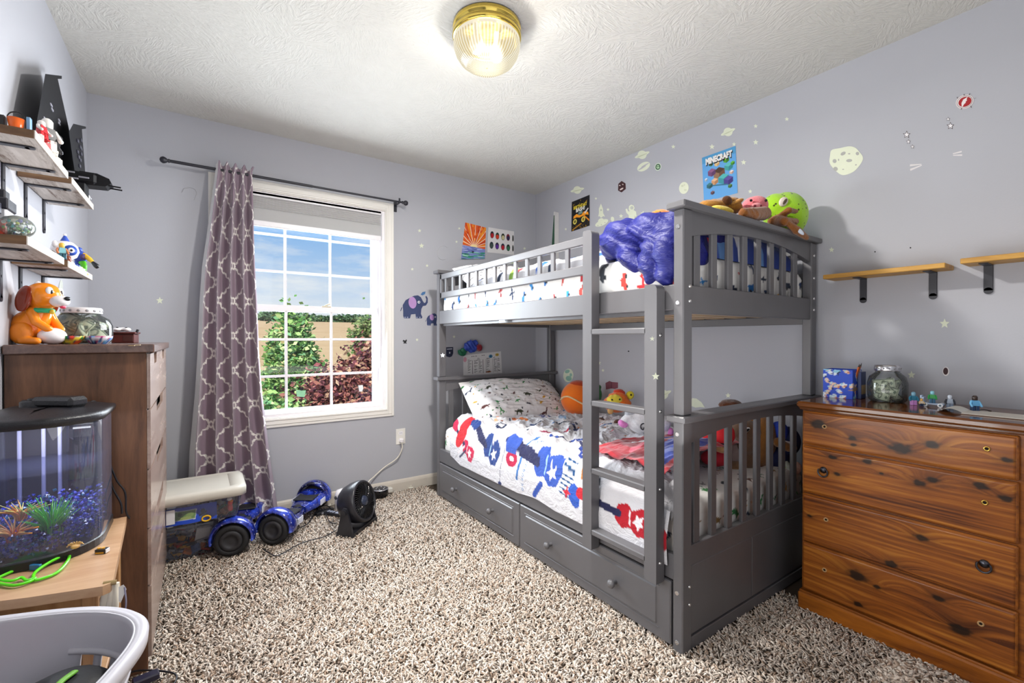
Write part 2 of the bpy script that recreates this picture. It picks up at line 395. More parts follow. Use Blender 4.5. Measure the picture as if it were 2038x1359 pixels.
# carpet pile: thousands of leaning twisted tufts, one object
def make_carpet():
    def pts(x0, x1, y0, y1, s):
        nx, ny = int((x1-x0)/s), int((y1-y0)/s)
        X, Y = np.meshgrid(np.arange(nx), np.arange(ny), indexing='ij')
        X = x0+(X+.5+(RNG.random(X.shape)-.5)*.9)*s; Y = y0+(Y+.5+(RNG.random(Y.shape)-.5)*.9)*s
        return np.stack([X.ravel(), Y.ravel()], 1)
    A = np.concatenate([pts(-.2, 1.44, .55, 2.1, .0078), pts(-.48, 1.44, 2.1, 3.25, .0092), pts(1.44, 2.16, .1, .98, .0088),
                        pts(-1.15, 1.44, -.9, .55, .017), pts(1.44, 2.52, -.9, .1, .017), pts(-1.1, -.2, .55, 1.5, .017)])
    n = len(A); ang = RNG.random(n)*2*PI+fbm(A[:, 0]*9, A[:, 1]*9, 3)*5; lean = .35+RNG.random(n)*.75
    h = .012+RNG.random(n)*.007+fbm(A[:, 0]*7, A[:, 1]*7, 5)*.006; w = (.0031+RNG.random(n)*.0013)*np.where(A[:, 1] < .55, 1.9, 1)
    ring = []
    dx, dy = np.cos(ang)*np.sin(lean), np.sin(ang)*np.sin(lean); dz = np.cos(lean)
    tw = RNG.random(n)*2*PI
    for lv, (k, ww, cv) in enumerate(((0, .7, 0), (.55, 1.1, .1), (1., .75, .45))):
        cx = A[:, 0]+dx*h*k*1.25; cy = A[:, 1]+dy*h*k*1.25; cz = -.008+h*(dz*k*(1-cv*.35))*1.05
        for j in range(3):
            a = tw+2*PI*j/3+k*1.1; ring.append(np.stack([cx+np.cos(a)*w*ww, cy+np.sin(a)*w*ww, cz+np.sin(a*1.0+ang)*w*.35], 1))
    tip = np.stack([A[:, 0]+dx*h*1.75, A[:, 1]+dy*h*1.75, -.008+h*dz*.92], 1); ring.append(tip)
    V = np.stack(ring, 1).reshape(-1, 3)            # n x 10
    b = (np.arange(n)*10)[:, None]
    q = []
    for lv in range(2):
        for j in range(3):
            k = (j+1) % 3; q.append(np.concatenate([b+lv*3+j, b+lv*3+k, b+(lv+1)*3+k, b+(lv+1)*3+j], 1))
    Q = np.stack(q, 1).reshape(-1, 4); tr = np.stack([np.concatenate([b+6+j, b+6+(j+1) % 3, b+9], 1) for j in range(3)], 1).reshape(-1, 3)
    me = bpy.data.meshes.new('carpet_pile'); nq, nt_ = len(Q), len(tr)
    me.vertices.add(len(V)); me.vertices.foreach_set('co', (V-np.array([1, 1, 0])).astype(np.float32).ravel())
    me.loops.add(nq*4+nt_*3); me.loops.foreach_set('vertex_index', np.concatenate([Q.ravel(), tr.ravel()]).astype(np.int32))
    me.polygons.add(nq+nt_); st_ = np.concatenate([np.arange(nq)*4, nq*4+np.arange(nt_)*3]).astype(np.int32); me.polygons.foreach_set('loop_start', st_)
    me.polygons.foreach_set('use_smooth', np.ones(nq+nt_, bool)); me.update(calc_edges=True)
    pal = np.array([lin(c) for c in ('e8dccf', 'dfcfc0', 'eee4d8', 'cfb9a6', 'e3d6ca', 'ae9682', 'd6c4b4', '826c5a')])
    wts = np.array([.22, .2, .17, .12, .14, .05, .08, .02]); ci = RNG.choice(len(pal), n, p=wts/wts.sum())
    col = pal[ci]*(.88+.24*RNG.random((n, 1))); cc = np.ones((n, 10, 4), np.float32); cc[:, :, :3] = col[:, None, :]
    cc[:, 0:3, :3] *= .62; cc[:, 3:6, :3] *= .9  # tuft roots painted darker, shade between tufts put into the colour
    a = me.color_attributes.new('Col', 'FLOAT_COLOR', 'POINT'); a.data.foreach_set('color', cc.ravel())
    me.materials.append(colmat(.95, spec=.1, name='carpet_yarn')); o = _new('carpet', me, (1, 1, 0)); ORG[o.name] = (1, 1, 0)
    tag(o, 'shaggy beige and brown flecked wall-to-wall carpet', 'carpet', kind='stuff')
make_carpet()

# ------------------------------------------------------------------ window
win = thing('window_1', None, None, ((wx0+wx1)/2, YB, wz0), kind='structure')
def rectframe(g, x0, x1, z0, z1, w, y0, y1, b=.003, wb=None, wt=None):
    wb = wb or w; wt = wt or w
    g.box((x0, y0, z0), (x0+w, y1, z1), b); g.box((x1-w, y0, z0), (x1, y1, z1), b)
    g.box((x0+w, y0, z0), (x1-w, y1, z0+wb), b); g.box((x0+w, y0, z1-wt), (x1-w, y1, z1), b)
g = G()
for k, (a, dd) in enumerate(((.0, .012), (.018, .017), (.045, .022), (.058, .016))):
    w = (.018, .027, .013, .007)[k]; rectframe(g, wx0-.066+a, wx1+.066-a, wz0-.066+a, wz1+.066-a, w, YB-dd, YB, .002)
struct('window_casing', g, M_TRIM, win)
g = G(); rectframe(g, wx0-.001, wx1+.001, wz0-.001, wz1+.001, .022, YB-.004, YB+T, .002)
rectframe(g, wx0+.02, wx1-.02, wz0+.02, wz1-.02, .014, YB+.03, YB+T-.004, .002); struct('window_frame', g, M_VINYL, win)
gx0, gx1 = .193, 1.05
def sash(name, y, z0, z1, rows, wb, wt):
    g = G(); rectframe(g, gx0-.036, gx1+.036, z0-wb, z1+wt, .036, y, y+.024, .003, wb, wt); s = struct(name, g, M_VINYL, win)
    g = G()
    for k in (1, 2): x = gx0+(gx1-gx0)*k/3; g.box((x-.0085, y+.008, z0), (x+.0085, y+.018, z1), .002)
    for z in rows: g.box((gx0, y+.009, z-.0085), (gx1, y+.017, z+.0085), .002)
    struct('muntins', g, M_VINYL, s)
    g = G(); g.box((gx0, y+.011, z0), (gx1, y+.014, z1), 0); struct('pane', g, M_PANE, s); return s
M_PANE = glass('window_glass', (.97, .985, .98), .7)
sash('upper_sash', YB+.075, 1.345, 2.03, (1.58, 1.82), .03, .03)
lo_s = sash('lower_sash', YB+.045, .672, 1.315, (1.13, .888), .04, .042)
g = G(); g.box((.70, YB+.04, 1.352), (.76, YB+.06, 1.36), .002); g.tube([(.72, YB+.05, 1.36), (.74, YB+.045, 1.372), (.755, YB+.04, 1.372)], .005, 8); struct('sash_lock', g, mat('d8d0b8', .35), win)
# blind
bl = thing('cellular_blind', 'white pleated blind raised to the top of the window', 'blind', (.62, YB+.005, 1.85))
g = G(); bx0, bx1 = wx0+.026, wx1-.024
P = []
for k in range(13): P.append((YB+.002+(.012 if k % 2 else 0), 2.04-k*.0065))
g.ring([[(x, y, z) for y, z in P] for x in (bx0, bx1)], 0, False, False, (False, False)); part('pleats', g, mat('c9c8c8', .8, name='blind_fabric', var=.03), bl)
g = G(); g.box((bx0, YB+.006, 1.882), (bx1, YB+.012, 1.965), .001); part('shade_fabric', g, mat('b3b3b3', .85, name='blind_fabric_flat', var=.03), bl)
g = G(); g.box((bx0, YB-.002, 1.848), (bx1, YB+.02, 1.884), .004); part('bottom_rail', g, M_VINYL, bl)
g = G(); g.box((bx0, YB-.004, 2.036), (bx1, YB+.026, 2.062), .003); part('head_rail', g, M_VINYL, bl)

# ------------------------------------------------------------------ ceiling light
LX, LY = .996, 1.621
lt = thing('ceiling_light', 'brass flush ceiling light with ribbed glass dome, lit', 'ceiling light', (LX, LY, ZC))
M_BRASS = NT('polished_brass'); v = M_BRASS.coord(); M_BRASS.bsdf(M_BRASS.mix(M_BRASS.noise(v, 6).outputs[0], lin('d9b84a'), lin('f0d878')), .12, 1.); M_BRASS = M_BRASS.m
g = G(); g.lathe([(.02, ZC), (.136, ZC), (.142, ZC-.006), (.142, ZC-.026), (.137, ZC-.029), (.137, ZC-.034), (.143, ZC-.037), (.143, ZC-.054), (.137, ZC-.058), (.128, ZC-.058), (.125, ZC-.01), (.02, ZC-.01)], (LX, LY, 0), 64); part('brass_pan', g, M_BRASS, lt)
t = NT('ribbed_glass'); g = G()
tr = t.n('ShaderNodeBsdfTransparent'); em = t.n('ShaderNodeEmission', i_Strength=1.15); gl = t.n('ShaderNodeBsdfGlossy', i_Roughness=.08)
lw = t.n('ShaderNodeLayerWeight', i_Blend=.45); a = t.n('ShaderNodeVertexColor', layer_name='Col')
sepc = t.n('ShaderNodeSeparateColor'); t.L.new(a.outputs[0], sepc.inputs[0])
t.L.new(t.mix(sepc.outputs[0], lin('c9b378'), lin('fffdf0')), em.inputs[0]); t.L.new(t.math('ADD', t.math('MULTIPLY', sepc.outputs[1], 1.2), .62), em.inputs[1])
m1 = t.n('ShaderNodeMixShader', i_0=.85); t.L.new(tr.outputs[0], m1.inputs[1]); t.L.new(em.outputs[0], m1.inputs[2])
m2 = t.n('ShaderNodeMixShader', i_0=.07); t.L.new(m1.outputs[0], m2.inputs[1]); t.L.new(gl.outputs[0], m2.inputs[2]); t.L.new(m2.outputs[0], t.out.inputs[0])
prof = [(.127, -.050), (.137, -.062), (.1385, -.078), (.136, -.098), (.128, -.122), (.113, -.145), (.09, -.162), (.06, -.171), (.03, -.1745), (.004, -.175)]
pr_ = []
for i in range(len(prof)-1):
    for k in range(3): u = k/3; pr_.append(tuple(a_*(1-u)+b_*u for a_, b_ in zip(prof[i], prof[i+1])))
pr_.append(prof[-1]); N = 240; col = []; rings = []
for r, z in pr_:
    rr = []
    for k in range(N):
        rib = math.cos(2*PI*k/N*60); amt = 1 if z < -.075 else .1; r2 = r*(1+.008*rib*amt); th = 2*PI*k/N
        rr.append((LX+r2*math.cos(th), LY+r2*math.sin(th), ZC+z)); col.append((.5+.5*rib*amt if amt == 1 else .8, .35 if r > .085 else 1.0-.65*(r/.085)**2, 0))
    rings.append(rr)
g.ring(rings, 0, True, True, (False, True)); cc = col+col[-N:]
part('glass_dome', g, t.m, lt, col=np.array(cc))
g = G(); g.lathe([(.012, -.01), (.013, -.05), (.026, -.075), (.03, -.1), (.02, -.125), (.003, -.13)], (LX+.05, LY, ZC), 16); g.lathe([(.012, -.01), (.013, -.05), (.026, -.075), (.03, -.1), (.02, -.125), (.003, -.13)], (LX-.05, LY, ZC), 16)
t = NT('bulb_white'); t.bsdf(t.mix(t.noise(t.coord(), 9).outputs[0], lin('fff4dc'), lin('fff8e8')), .4, Emission_Color=(1, .93, .8, 1), Emission_Strength=1.5); part('bulbs', g, t.m, lt)

# ------------------------------------------------------------------ lights and sky
def lamp(name, typ, loc, energy, color=(1, 1, 1), rot=None, **kw):
    l = bpy.data.lights.new(name, typ); l.energy = energy; l.color = color
    for k, v in kw.items(): setattr(l, k, v)
    o = bpy.data.objects.new(name, l); C.objects.link(o); o.location = loc
    if rot: o.rotation_euler = [math.radians(a) for a in rot]
    return o
lamp('ceiling_bulb_light', 'POINT', (LX, LY, ZC-.15), 60, (1, .965, .91), shadow_soft_size=.05)
lamp('dome_downlight', 'AREA', (LX, LY, ZC-.185), 40, (1, .965, .91), shape='DISK', size=.16)
lamp('ceiling_fill', 'AREA', (.75, .35, .75), 17, (1, .985, .96), (180, 0, 0), shape='RECTANGLE', size=1.3, size_y=1.3)  # added fill aimed up, evens out the ceiling; no visible source
lamp('rear_fill', 'AREA', (.1, -.85, 1.55), 6, (.97, .98, 1), (80, 0, -5), shape='RECTANGLE', size=1.6, size_y=1.6)  # added soft fill behind the camera, no opening in that wall
lamp('window_daylight', 'AREA', (.62, YB+.5, 1.55), 50, (.86, .93, 1), (-97, 0, 0), shape='RECTANGLE', size=1.0, size_y=1.3)
lamp('window_glow', 'AREA', (.77, YB-.035, 1.32), 26, (.84, .92, 1), (-82, 0, 0), shape='RECTANGLE', size=.66, size_y=1.3)
lamp('low_fill_light', 'AREA', (.05, 1.25, .95), 18, (1, .99, .97), (90, 0, -90), shape='RECTANGLE', size=1.3, size_y=.9)
lamp('left_wall_fill', 'AREA', (.95, 2.35, 1.62), 9, (.93, .97, 1), (88, 0, 93), shape='RECTANGLE', size=.7, size_y=.7, spread=math.radians(115))  # unseen fill added to brighten the left wall, no fixture there
lamp('sun', 'SUN', (0, -10, 20), 5.0, (1, .96, .88), (52, 0, -25), angle=.009)
w = bpy.data.worlds.new('sky'); bpy.context.scene.world = w; w.use_nodes = True; nt = w.node_tree; nt.nodes.clear()
S = NT.__new__(NT); S.t = nt; S.L = nt.links; out = nt.nodes.new('ShaderNodeOutputWorld')
tc = S.n('ShaderNodeTexCoord'); sp = S.n('ShaderNodeSeparateXYZ'); S.L.new(tc.outputs['Generated'], sp.inputs[0])
base = S.ramp(sp.outputs[2], [(0, lin('f3f6fa')), (.06, lin('e4eefb')), (.13, lin('bcd8fa')), (.22, lin('86bcf6')), (.6, lin('3f86dc'))])
mp = S.n('ShaderNodeMapping'); S.L.new(tc.outputs['Generated'], mp.inputs[0]); mp.inputs[3].default_value = (5, 5, 22); mp.inputs[1].default_value = (.7, 0, .4)
cl = S.ramp(S.noise(mp.outputs[0], 1.5, 6, .6).outputs[0], [(.44, (0, 0, 0)), (.72, (1, 1, 1))])
bg = S.n('ShaderNodeBackground', i_Strength=.95); S.L.new(S.mix(S.math('MULTIPLY', cl, .8), base, lin('fbfcff')), bg.inputs[0]); S.L.new(bg.outputs[0], out.inputs[0])

# ------------------------------------------------------------------ outside
t = NT('dry_field'); v = t.coord((.3, .3, .3)); M_FIELD = t.m
t.bsdf(t.mix(t.noise(v, 1.5, 6).outputs[0], lin('c79f72'), lin('e0c294')), .95, 0, .1)
g = G(); ys = [YB+T, 8, 14, 30, 70, 120, 200, 300]; zs = [-.9, -.95, -.8, 0.4, 2.9, 5.0, 8.5, 10]
P = np.array([[(x*(y+10), y, z) for x in (-1.2, -.4, .4, 1.2, 2)] for y, z in zip(ys, zs)]); g.grid(P); struct('ground', g, M_FIELD)
def foliage(c, rad, n, pal, size, seed, clumps=26, flat=.6):
    r = np.random.default_rng(seed); cc = r.normal(size=(clumps, 3)); cc /= np.linalg.norm(cc, axis=1)[:, None]
    cc *= (r.random((clumps, 1))**.4)*.8; k = r.integers(0, clumps, n)
    P = cc[k]+r.normal(size=(n, 3))*.2; P = P*np.array(rad)+np.array(c)
    a = r.normal(size=(n, 3)); a[:, 2] *= .5; a /= np.linalg.norm(a, axis=1)[:, None]; b = np.cross(a, r.normal(size=(n, 3))); b /= np.linalg.norm(b, axis=1)[:, None]
    s = size*(.6+.8*r.random((n, 1)))
    V = np.stack([P-a*s, P+b*s*flat, P+a*s, P-b*s*flat], 1).reshape(-1, 3); F = [(4*i, 4*i+1, 4*i+2, 4*i+3) for i in range(n)]
    pl = np.array([lin(x) for x in pal]); pick = (vn(k*3.7, k*1.3, seed)*len(pal)*.6+r.random(n)*len(pal)*.4).astype(int) % len(pal)
    col = np.repeat(pl[pick]*(.7+.6*r.random((n, 1))), 4, 0)
    g = G(); g.add(V.tolist(), F, 0, False); return g, col
M_LEAF = colmat(.7, name='leaves'); M_BARK = mat('6b5442', .9, bump=.5, name='bark')
def tree(name, label, cat, base, h, rad, n, pal, size, seed, group=None, lift=.55, clumps=26):
    r = random.Random(seed); tr_ = thing(name, label, cat, base, group); b = Vector(base)
    g = G(); top = b+Vector((0, 0, h*.75)); g.tube([b, b.lerp(top, .5)+Vector((.05, 0, 0)), top], [h*.025, h*.018, h*.006], 8)
    for i in range(9):
        s = b.lerp(top, .25+.07*i); e = s+Vector((r.uniform(-1, 1)*rad[0]*.8, r.uniform(-1, 1)*rad[1]*.8, r.uniform(.1, .5)*h*.5)); g.tube([s, s.lerp(e, .5)+Vector((0, 0, .04)), e], [h*.011, h*.007, h*.003], 6)
    part('trunk', g, M_BARK, tr_); g, col = foliage((base[0], base[1], base[2]+h*lift), rad, n, pal, size, seed, clumps); part('foliage', g, M_LEAF, tr_, col=col)
GRN = ('86b060', '5f9048', 'a8cf7c', '4f7d42', 'c2dc94', '74a470', 'd8c890'); RED = ('8a4a4e', 'a0605c', '6a363e', 'b87a6c', '5a303a', 'd8b090', '94685a', 'e0c8a0')
def at(px, py, Y): return tuple(aY(px, py, Y))
p = at(582, 640, 10.5); tree('leafy_tree', 'green leafy tree outside, left part of the window view', 'tree', (p[0], 10.5, -.92), 2.7, (.52, .5, 1.2), 7000, GRN, .06, 3)
p = at(735, 640, 11.5); tree('maple_tree', 'green-topped maple outside behind the red shrub', 'tree', (p[0]+.2, 11.5, -.9), 2.65, (.7, .6, .75), 4500, ('7d9a58', '5f8248', '94a86a', '6f7a4a', '8a6a50'), .055, 5, lift=.72)
p = at(650, 760, 7.6); tree('red_shrub', 'red-leaved shrub outside, middle of the window view', 'shrub', (p[0], 7.6, -.95), 1.8, (.85, .5, .88), 12000, RED, .045, 8, lift=.42, clumps=34)
p = at(735, 740, 8.4); tree('purple_shrub', 'taller purple-leaved shrub outside at the right window edge', 'shrub', (p[0]+.1, 8.4, -.95), 2.4, (.75, .5, 1.1), 11000, RED, .05, 11, lift=.48, clumps=34)
p = at(545, 740, 7.2); tree('green_shrub', 'low green shrub outside next to the curtain edge', 'shrub', (p[0], 7.2, -.95), 1.5, (.55, .45, .7), 7000, GRN, .045, 13, lift=.45, clumps=30)
for k, (px, Y, s) in enumerate(((530, 140, 1.), (600, 150, 1.2), (660, 155, 1.), (705, 150, 1.1), (765, 160, 1.3))):
    p = at(px, 640, Y); g, col = foliage((p[0], Y, 7.2), (9*s, 2, 1.4*s), 1500, ('5f7f58', '4c6b4a', '74906a'), .5, 40+k, 30)
    solo('distant_hedge', ('far hedge at the field edge, beside the curtain', 'far hedge behind the green tree', 'far hedge in the gap between the trees', 'far hedge behind the maple', 'far hedge at the right window edge')[k], 'hedge', g, M_LEAF, col=col, group='hedges beyond the field')
# ================================================================== BUNK BED
def bedpaint():
    t = NT('grey_bed_paint'); v = t.coord(); n = t.noise(v, 5, 3).outputs[0]
    br = t.coord((60, 60, 4)); bn = t.noise(br, 1.5, 4).outputs[0]
    t.bsdf(t.mix(n, lin('59585b'), lin('656467')), .36, 0, .6, t.bump(bn, .06, .002)); return t.m
M_BED = bedpaint(); M_BOLT = mat('d8d8da', .25, 1., name='bolt_steel'); M_SLATW = mat('cdb592', .6, name='slat_pine')
X0, X1, Y0, Y1 = 1.42, 2.50, .978, 3.008
bed = thing('bunk_bed', 'dark grey wooden bunk bed with ladder, slatted ends and drawers', 'bunk bed', ((X0+X1)/2, (Y0+Y1)/2, 0))
PW, PD = .055, .042
def bp(name, fn, parent=bed, m=M_BED, label=None): g = G(); fn(g); return part(name, g, m, parent, label)
for x in (X0, X1-PW):
    for y in (Y0, Y1-PD):
        bp('post', lambda g: (g.box((x, y, 0), (x+PW, y+PD, .834), .004), g.box((x, y, .858), (x+PW, y+PD, 1.602), .004)))
for y in (Y0, Y1-PD):
    bp('lower_cap', lambda g: g.box((X0-.02, y-.018, .834), (X1+.018, y+PD+.018, .858), .004))
    bp('upper_cap', lambda g: g.box((X0-.02, y-.018, 1.602), (X1+.018, y+PD+.018, 1.626), .004))
def arch(z0, zc, z1, y):   # curved top rail between the posts
    def f(g):
        xa, xb = X0+PW-.006, X1-PW+.006; n = 24; low = [(xa+(xb-xa)*k/n, zc-(zc-z0)*(2*k/n-1)**2) for k in range(n+1)]
        g.prism([(xb, z1), (xa, z1)]+low, lambda u, w, d: (u, y+d, w), .008, .034)
    return f
sx = [1.524+k*.1119 for k in range(8)]
for y in (Y0, Y1-PD):
    bp('top_rail', arch(1.508, 1.56, 1.602, y)); bp('end_rail', lambda g: g.box((X0+PW-.006, y+.006, 1.228), (X1-PW+.006, y+.036, 1.33), .003))
    bp('lower_top_rail', arch(.752, .795, .834, y)); bp('lower_end_rail', lambda g: g.box((X0+PW-.006, y+.006, .05), (X1-PW+.006, y+.036, .378), .002))
    for x in sx:
        bp('slat', lambda g: g.box((x-.019, y+.012, 1.32), (x+.019, y+.028, 1.59), .003))
        bp('slat', lambda g: g.box((x-.019, y+.012, .37), (x+.019, y+.028, .82), .003))
def panel(g):
    g.box((X0+PW, Y0+.001, .0), (X1-PW, Y0+.034, .046), .002); g.box((X0+PW, Y0+.003, .056), (1.90, Y0+.03, .305), .002); g.box((1.905, Y0+.003, .056), (X1-PW, Y0+.03, .305), .002)
bp('foot_panel', panel)
# side rails
def srail(x, z0, z1): return lambda g: g.box((x, Y0+PD-.004, z0), (x+.024, Y1-PD+.004, z1), .003)
bp('side_rail', srail(X0+.004, .252, .345)); bp('side_rail', srail(X1-.03, .252, .345)); bp('side_rail', srail(X0+.004, 1.24, 1.333)); bp('side_rail', srail(X1-.03, 1.24, 1.333))
gr = bp('guard_rail', lambda g: (g.box((X0-.004, 1.47, 1.553), (X0+.018, Y1-PD-.02, 1.592), .004), g.box((X0-.004, 1.47, 1.42), (X0+.018, Y1-PD-.02, 1.463), .004), g.box((X0-.004, Y1-PD-.045, 1.42), (X0+.018, Y1-PD-.018, 1.592), .003)))
for k in range(13): y = 2.865-k*.1055; bp('guard_slat', lambda g: g.box((X0-.001, y-.0135, 1.455), (X0+.013, y+.0135, 1.56), .002), gr)
g2 = bp('guard_rail', lambda g: (g.box((X1-.022, Y0+PD, 1.553), (X1-.004, Y1-PD, 1.592), .004), g.box((X1-.022, Y0+PD, 1.42), (X1-.004, Y1-PD, 1.463), .004)))
sl = bp('upper_bed_slats', lambda g: [g.box((X0+.028, 1.06+k*.125, 1.246), (X1-.03, 1.12+k*.125, 1.262), .002) for k in range(15)], m=M_SLATW)
bp('slat_cleat', lambda g: g.box((X0+.028, Y0+PD, 1.225), (X0+.046, Y1-PD, 1.246), .002)); bp('slat_cleat', lambda g: g.box((X1-.048, Y0+PD, 1.205), (X1-.03, Y1-PD, 1.246), .002))
bp('lower_deck', lambda g: g.box((X0+.03, Y0+PD, .255), (X1-.03, Y1-PD, .285), .002), m=M_SLATW)
# ladder
def railpoly(z0, z1, y0, y1, r=.022):
    P = [(y1, z0), (y1, z1)] if False else [(y0, z0), (y1, z0), (y1, z1)]
    return P+[(y0+r*(1-math.sin(a)), z1-r*(1-math.cos(a))) for a in [k*PI/12 for k in range(0, 7)]]
lad = thing_l = part('ladder', G().prism(railpoly(.238, 1.335, 1.052, 1.107), lambda u, w, d: (d, u, w), X0-.052, X0-.006), M_BED, bed)
def lrail(y0, y1, z1): g = G().prism(railpoly(.238, z1, y0, y1), lambda u, w, d: (d, u, w), X0-.052, X0-.006); return part('ladder_rail', g, M_BED, lad)
lrail(1.383, 1.437, 1.598)
for z in (1.172, .869, .582, .321):
    bp('rung', lambda g: g.box((X0-.052, 1.1, z-.02), (X0-.004, 1.39, z+.004), .004), lad)
def bolt(g, c, axis, r=.0085):
    d = Vector((0, 0, 0)); d[axis] = -.003; g.cyl(Vector(c), Vector(c)+d, r, r*.85, 14); g.cyl(Vector(c)+d, Vector(c)+d*1.3, r*.35, r*.3, 6)
for z in (1.12, .66, .415, .225): pass
for z in (1.148, .868, .582, .31): bp('bolt', lambda g: bolt(g, (X0-.029, 1.0525, z), 1, .007), lad, M_BOLT)
for z in (1.54, 1.265, .79, .215, .035): bp('bolt', lambda g: bolt(g, (X0+.0005, Y0+PD*.55, z), 0), bed, M_BOLT)
for x, z, q in [(X0+PW*.72, z, .007) for z in (1.325, 1.272)]+[(X1-PW*.5, z, .0075) for z in (1.54, 1.43, 1.33, 1.275)]+[(X0+PW*.75, z, .006) for z in (.235, .17)]: bp('bolt', lambda g: bolt(g, (x, Y0+.0005, z), 1, q), bed, M_BOLT)
# drawers
for ya, yb_ in ((1.978, 2.958), (1.026, 1.972)):
    def front(g):
        g.box((X0-.003, ya, .012), (X0+.016, yb_, .246), .004)
        for lo, hi in (((ya+.05, .21), (yb_-.045, .213)), ((ya+.05, .052), (yb_-.045, .055))): g.box((X0-.0055, lo[0], lo[1]), (X0+.0, hi[0], hi[1]), .0008)
        g.box((X0-.008, ya+.058, .06), (X0+.01, yb_-.053, .205), .006)
    dr = bp('drawer', front)
    for y in (ya+.26 if ya < 1.5 else ya+.255, yb_-.27):
        bp('knob', lambda g: g.lathe([(.009, 0), (.007, .012), (.009, .018), (.0165, .024), (.0175, .032), (.013, .039), (.004, .042)], (X0-.008, y, .132), 20, M=Rm(0, -90, 0)), dr)

# ================================================================== BEDDING
def cloth(name, label, cat, P, paint, m, group=None, thick=0): 
    g = G(); g.grid(P); return solo(name, label, cat, g, m, group, col=paint.c.reshape(-1, 3))
DINO = {'trex': [(0, .1), (.25, .2), (.4, .5), (.6, .62), (.9, .6), (.95, .45), (.7, .4), (.62, .25), (.75, .2), (.6, .12), (.55, -.1), (.6, -.4), (.45, -.4), (.4, -.1), (.3, -.4), (.15, -.4), (.2, -.05), (-.1, .05), (-.6, .15), (-.9, .35), (-.5, -.02)],
        'bronto': [(-.9, .0), (-.5, .1), (-.1, .2), (.3, .15), (.5, .4), (.6, .75), (.85, .78), (.95, .66), (.75, .6), (.65, .2), (.5, -.05), (.5, -.45), (.35, -.45), (.3, -.12), (-.1, -.12), (-.15, -.45), (-.3, -.45), (-.35, -.05)],
        'stego': [(-.9, .05), (-.5, .15), (-.45, .4), (-.3, .25), (-.2, .55), (-.05, .3), (.08, .6), (.2, .28), (.35, .45), (.4, .18), (.85, .1), (.9, -.05), (.5, -.1), (.45, -.42), (.3, -.42), (.28, -.15), (-.25, -.15), (-.28, -.42), (-.43, -.42), (-.45, -.05)],
        'ptero': [(-.9, .35), (-.3, .25), (0, .1), (.3, .45), (.8, .55), (.4, .1), (.75, .0), (.3, -.1), (.1, -.35), (-.05, -.1), (-.5, .05)],
        'leaf': [(-.5, 0), (-.2, .22), (.2, .25), (.55, 0), (.2, -.22), (-.2, -.2)]}
def dino_print(p, n, seed, pal, sz=(.03, .05), keys=('trex', 'bronto', 'stego', 'ptero', 'leaf')):
    r = random.Random(seed); pts = []; tries = 0
    while len(pts) < n and tries < n*40:
        tries += 1; x, y = r.uniform(0, p.w), r.uniform(0, p.h); s = r.uniform(*sz)
        if all((x-a)**2+(y-b)**2 > (1.05*(s+q))**2 for a, b, q in pts):
            pts.append((x, y, s)); p.poly(DINO[r.choice(keys)], r.choice(pal), (x, y), s, r.uniform(-30, 30), r.choice((1, -1)))
            if r.random() < .7:
                for _ in range(2): a = r.uniform(0, 6.28); p.ell(x+math.cos(a)*s*1.5, y+math.sin(a)*s*1.5, s*.2, s*.12, r.choice(pal), r.uniform(0, 180))
VEH = [[(-.9, -.2), (-.9, .15), (-.5, .2), (-.35, .5), (.3, .5), (.45, .2), (.9, .15), (.9, -.2)], [(-.9, -.2), (-.9, .5), (.3, .5), (.3, .3), (.7, .28), (.9, .05), (.9, -.2)], [(-1, 0), (-.6, .12), (-.1, .12), (.1, .6), (.3, .6), (.25, .12), (.7, .1), (.9, .3), (1, .1), (.9, -.1), (.25, -.12), (.1, -.5), (-.05, -.5), (0, -.12), (-.6, -.12)]]
def vehicle_print(p, n, seed, sz=(.035, .06)):
    r = random.Random(seed); pts = []; tries = 0
    while len(pts) < n and tries < n*30:
        tries += 1; x, y = r.uniform(0, p.w), r.uniform(0, p.h); s = r.uniform(*sz)
        if all((x-a)**2+(y-b)**2 > (1.0*(s+q))**2 for a, b, q in pts):
            pts.append((x, y, s)); k = r.randrange(3); fl = r.choice((1, -1)); rt = r.uniform(-20, 20)
            p.poly(VEH[k], r.choice(('1f6fb8', 'b3242c', '16335e', 'd9a227', '3c3f46', '2f86c8', 'c23a35', '1c2a44')), (x, y), s, rt, fl)
            if k < 2:
                for q in (-.5, .5): p.ell(x+q*s*math.cos(math.radians(rt)), y-s*.22+q*s*math.sin(math.radians(rt)), s*.2, s*.2, '22252c')
M_CLOTH = colmat(.85, .15, 700, .2, 'printed_cotton', Sheen_Weight=.15)
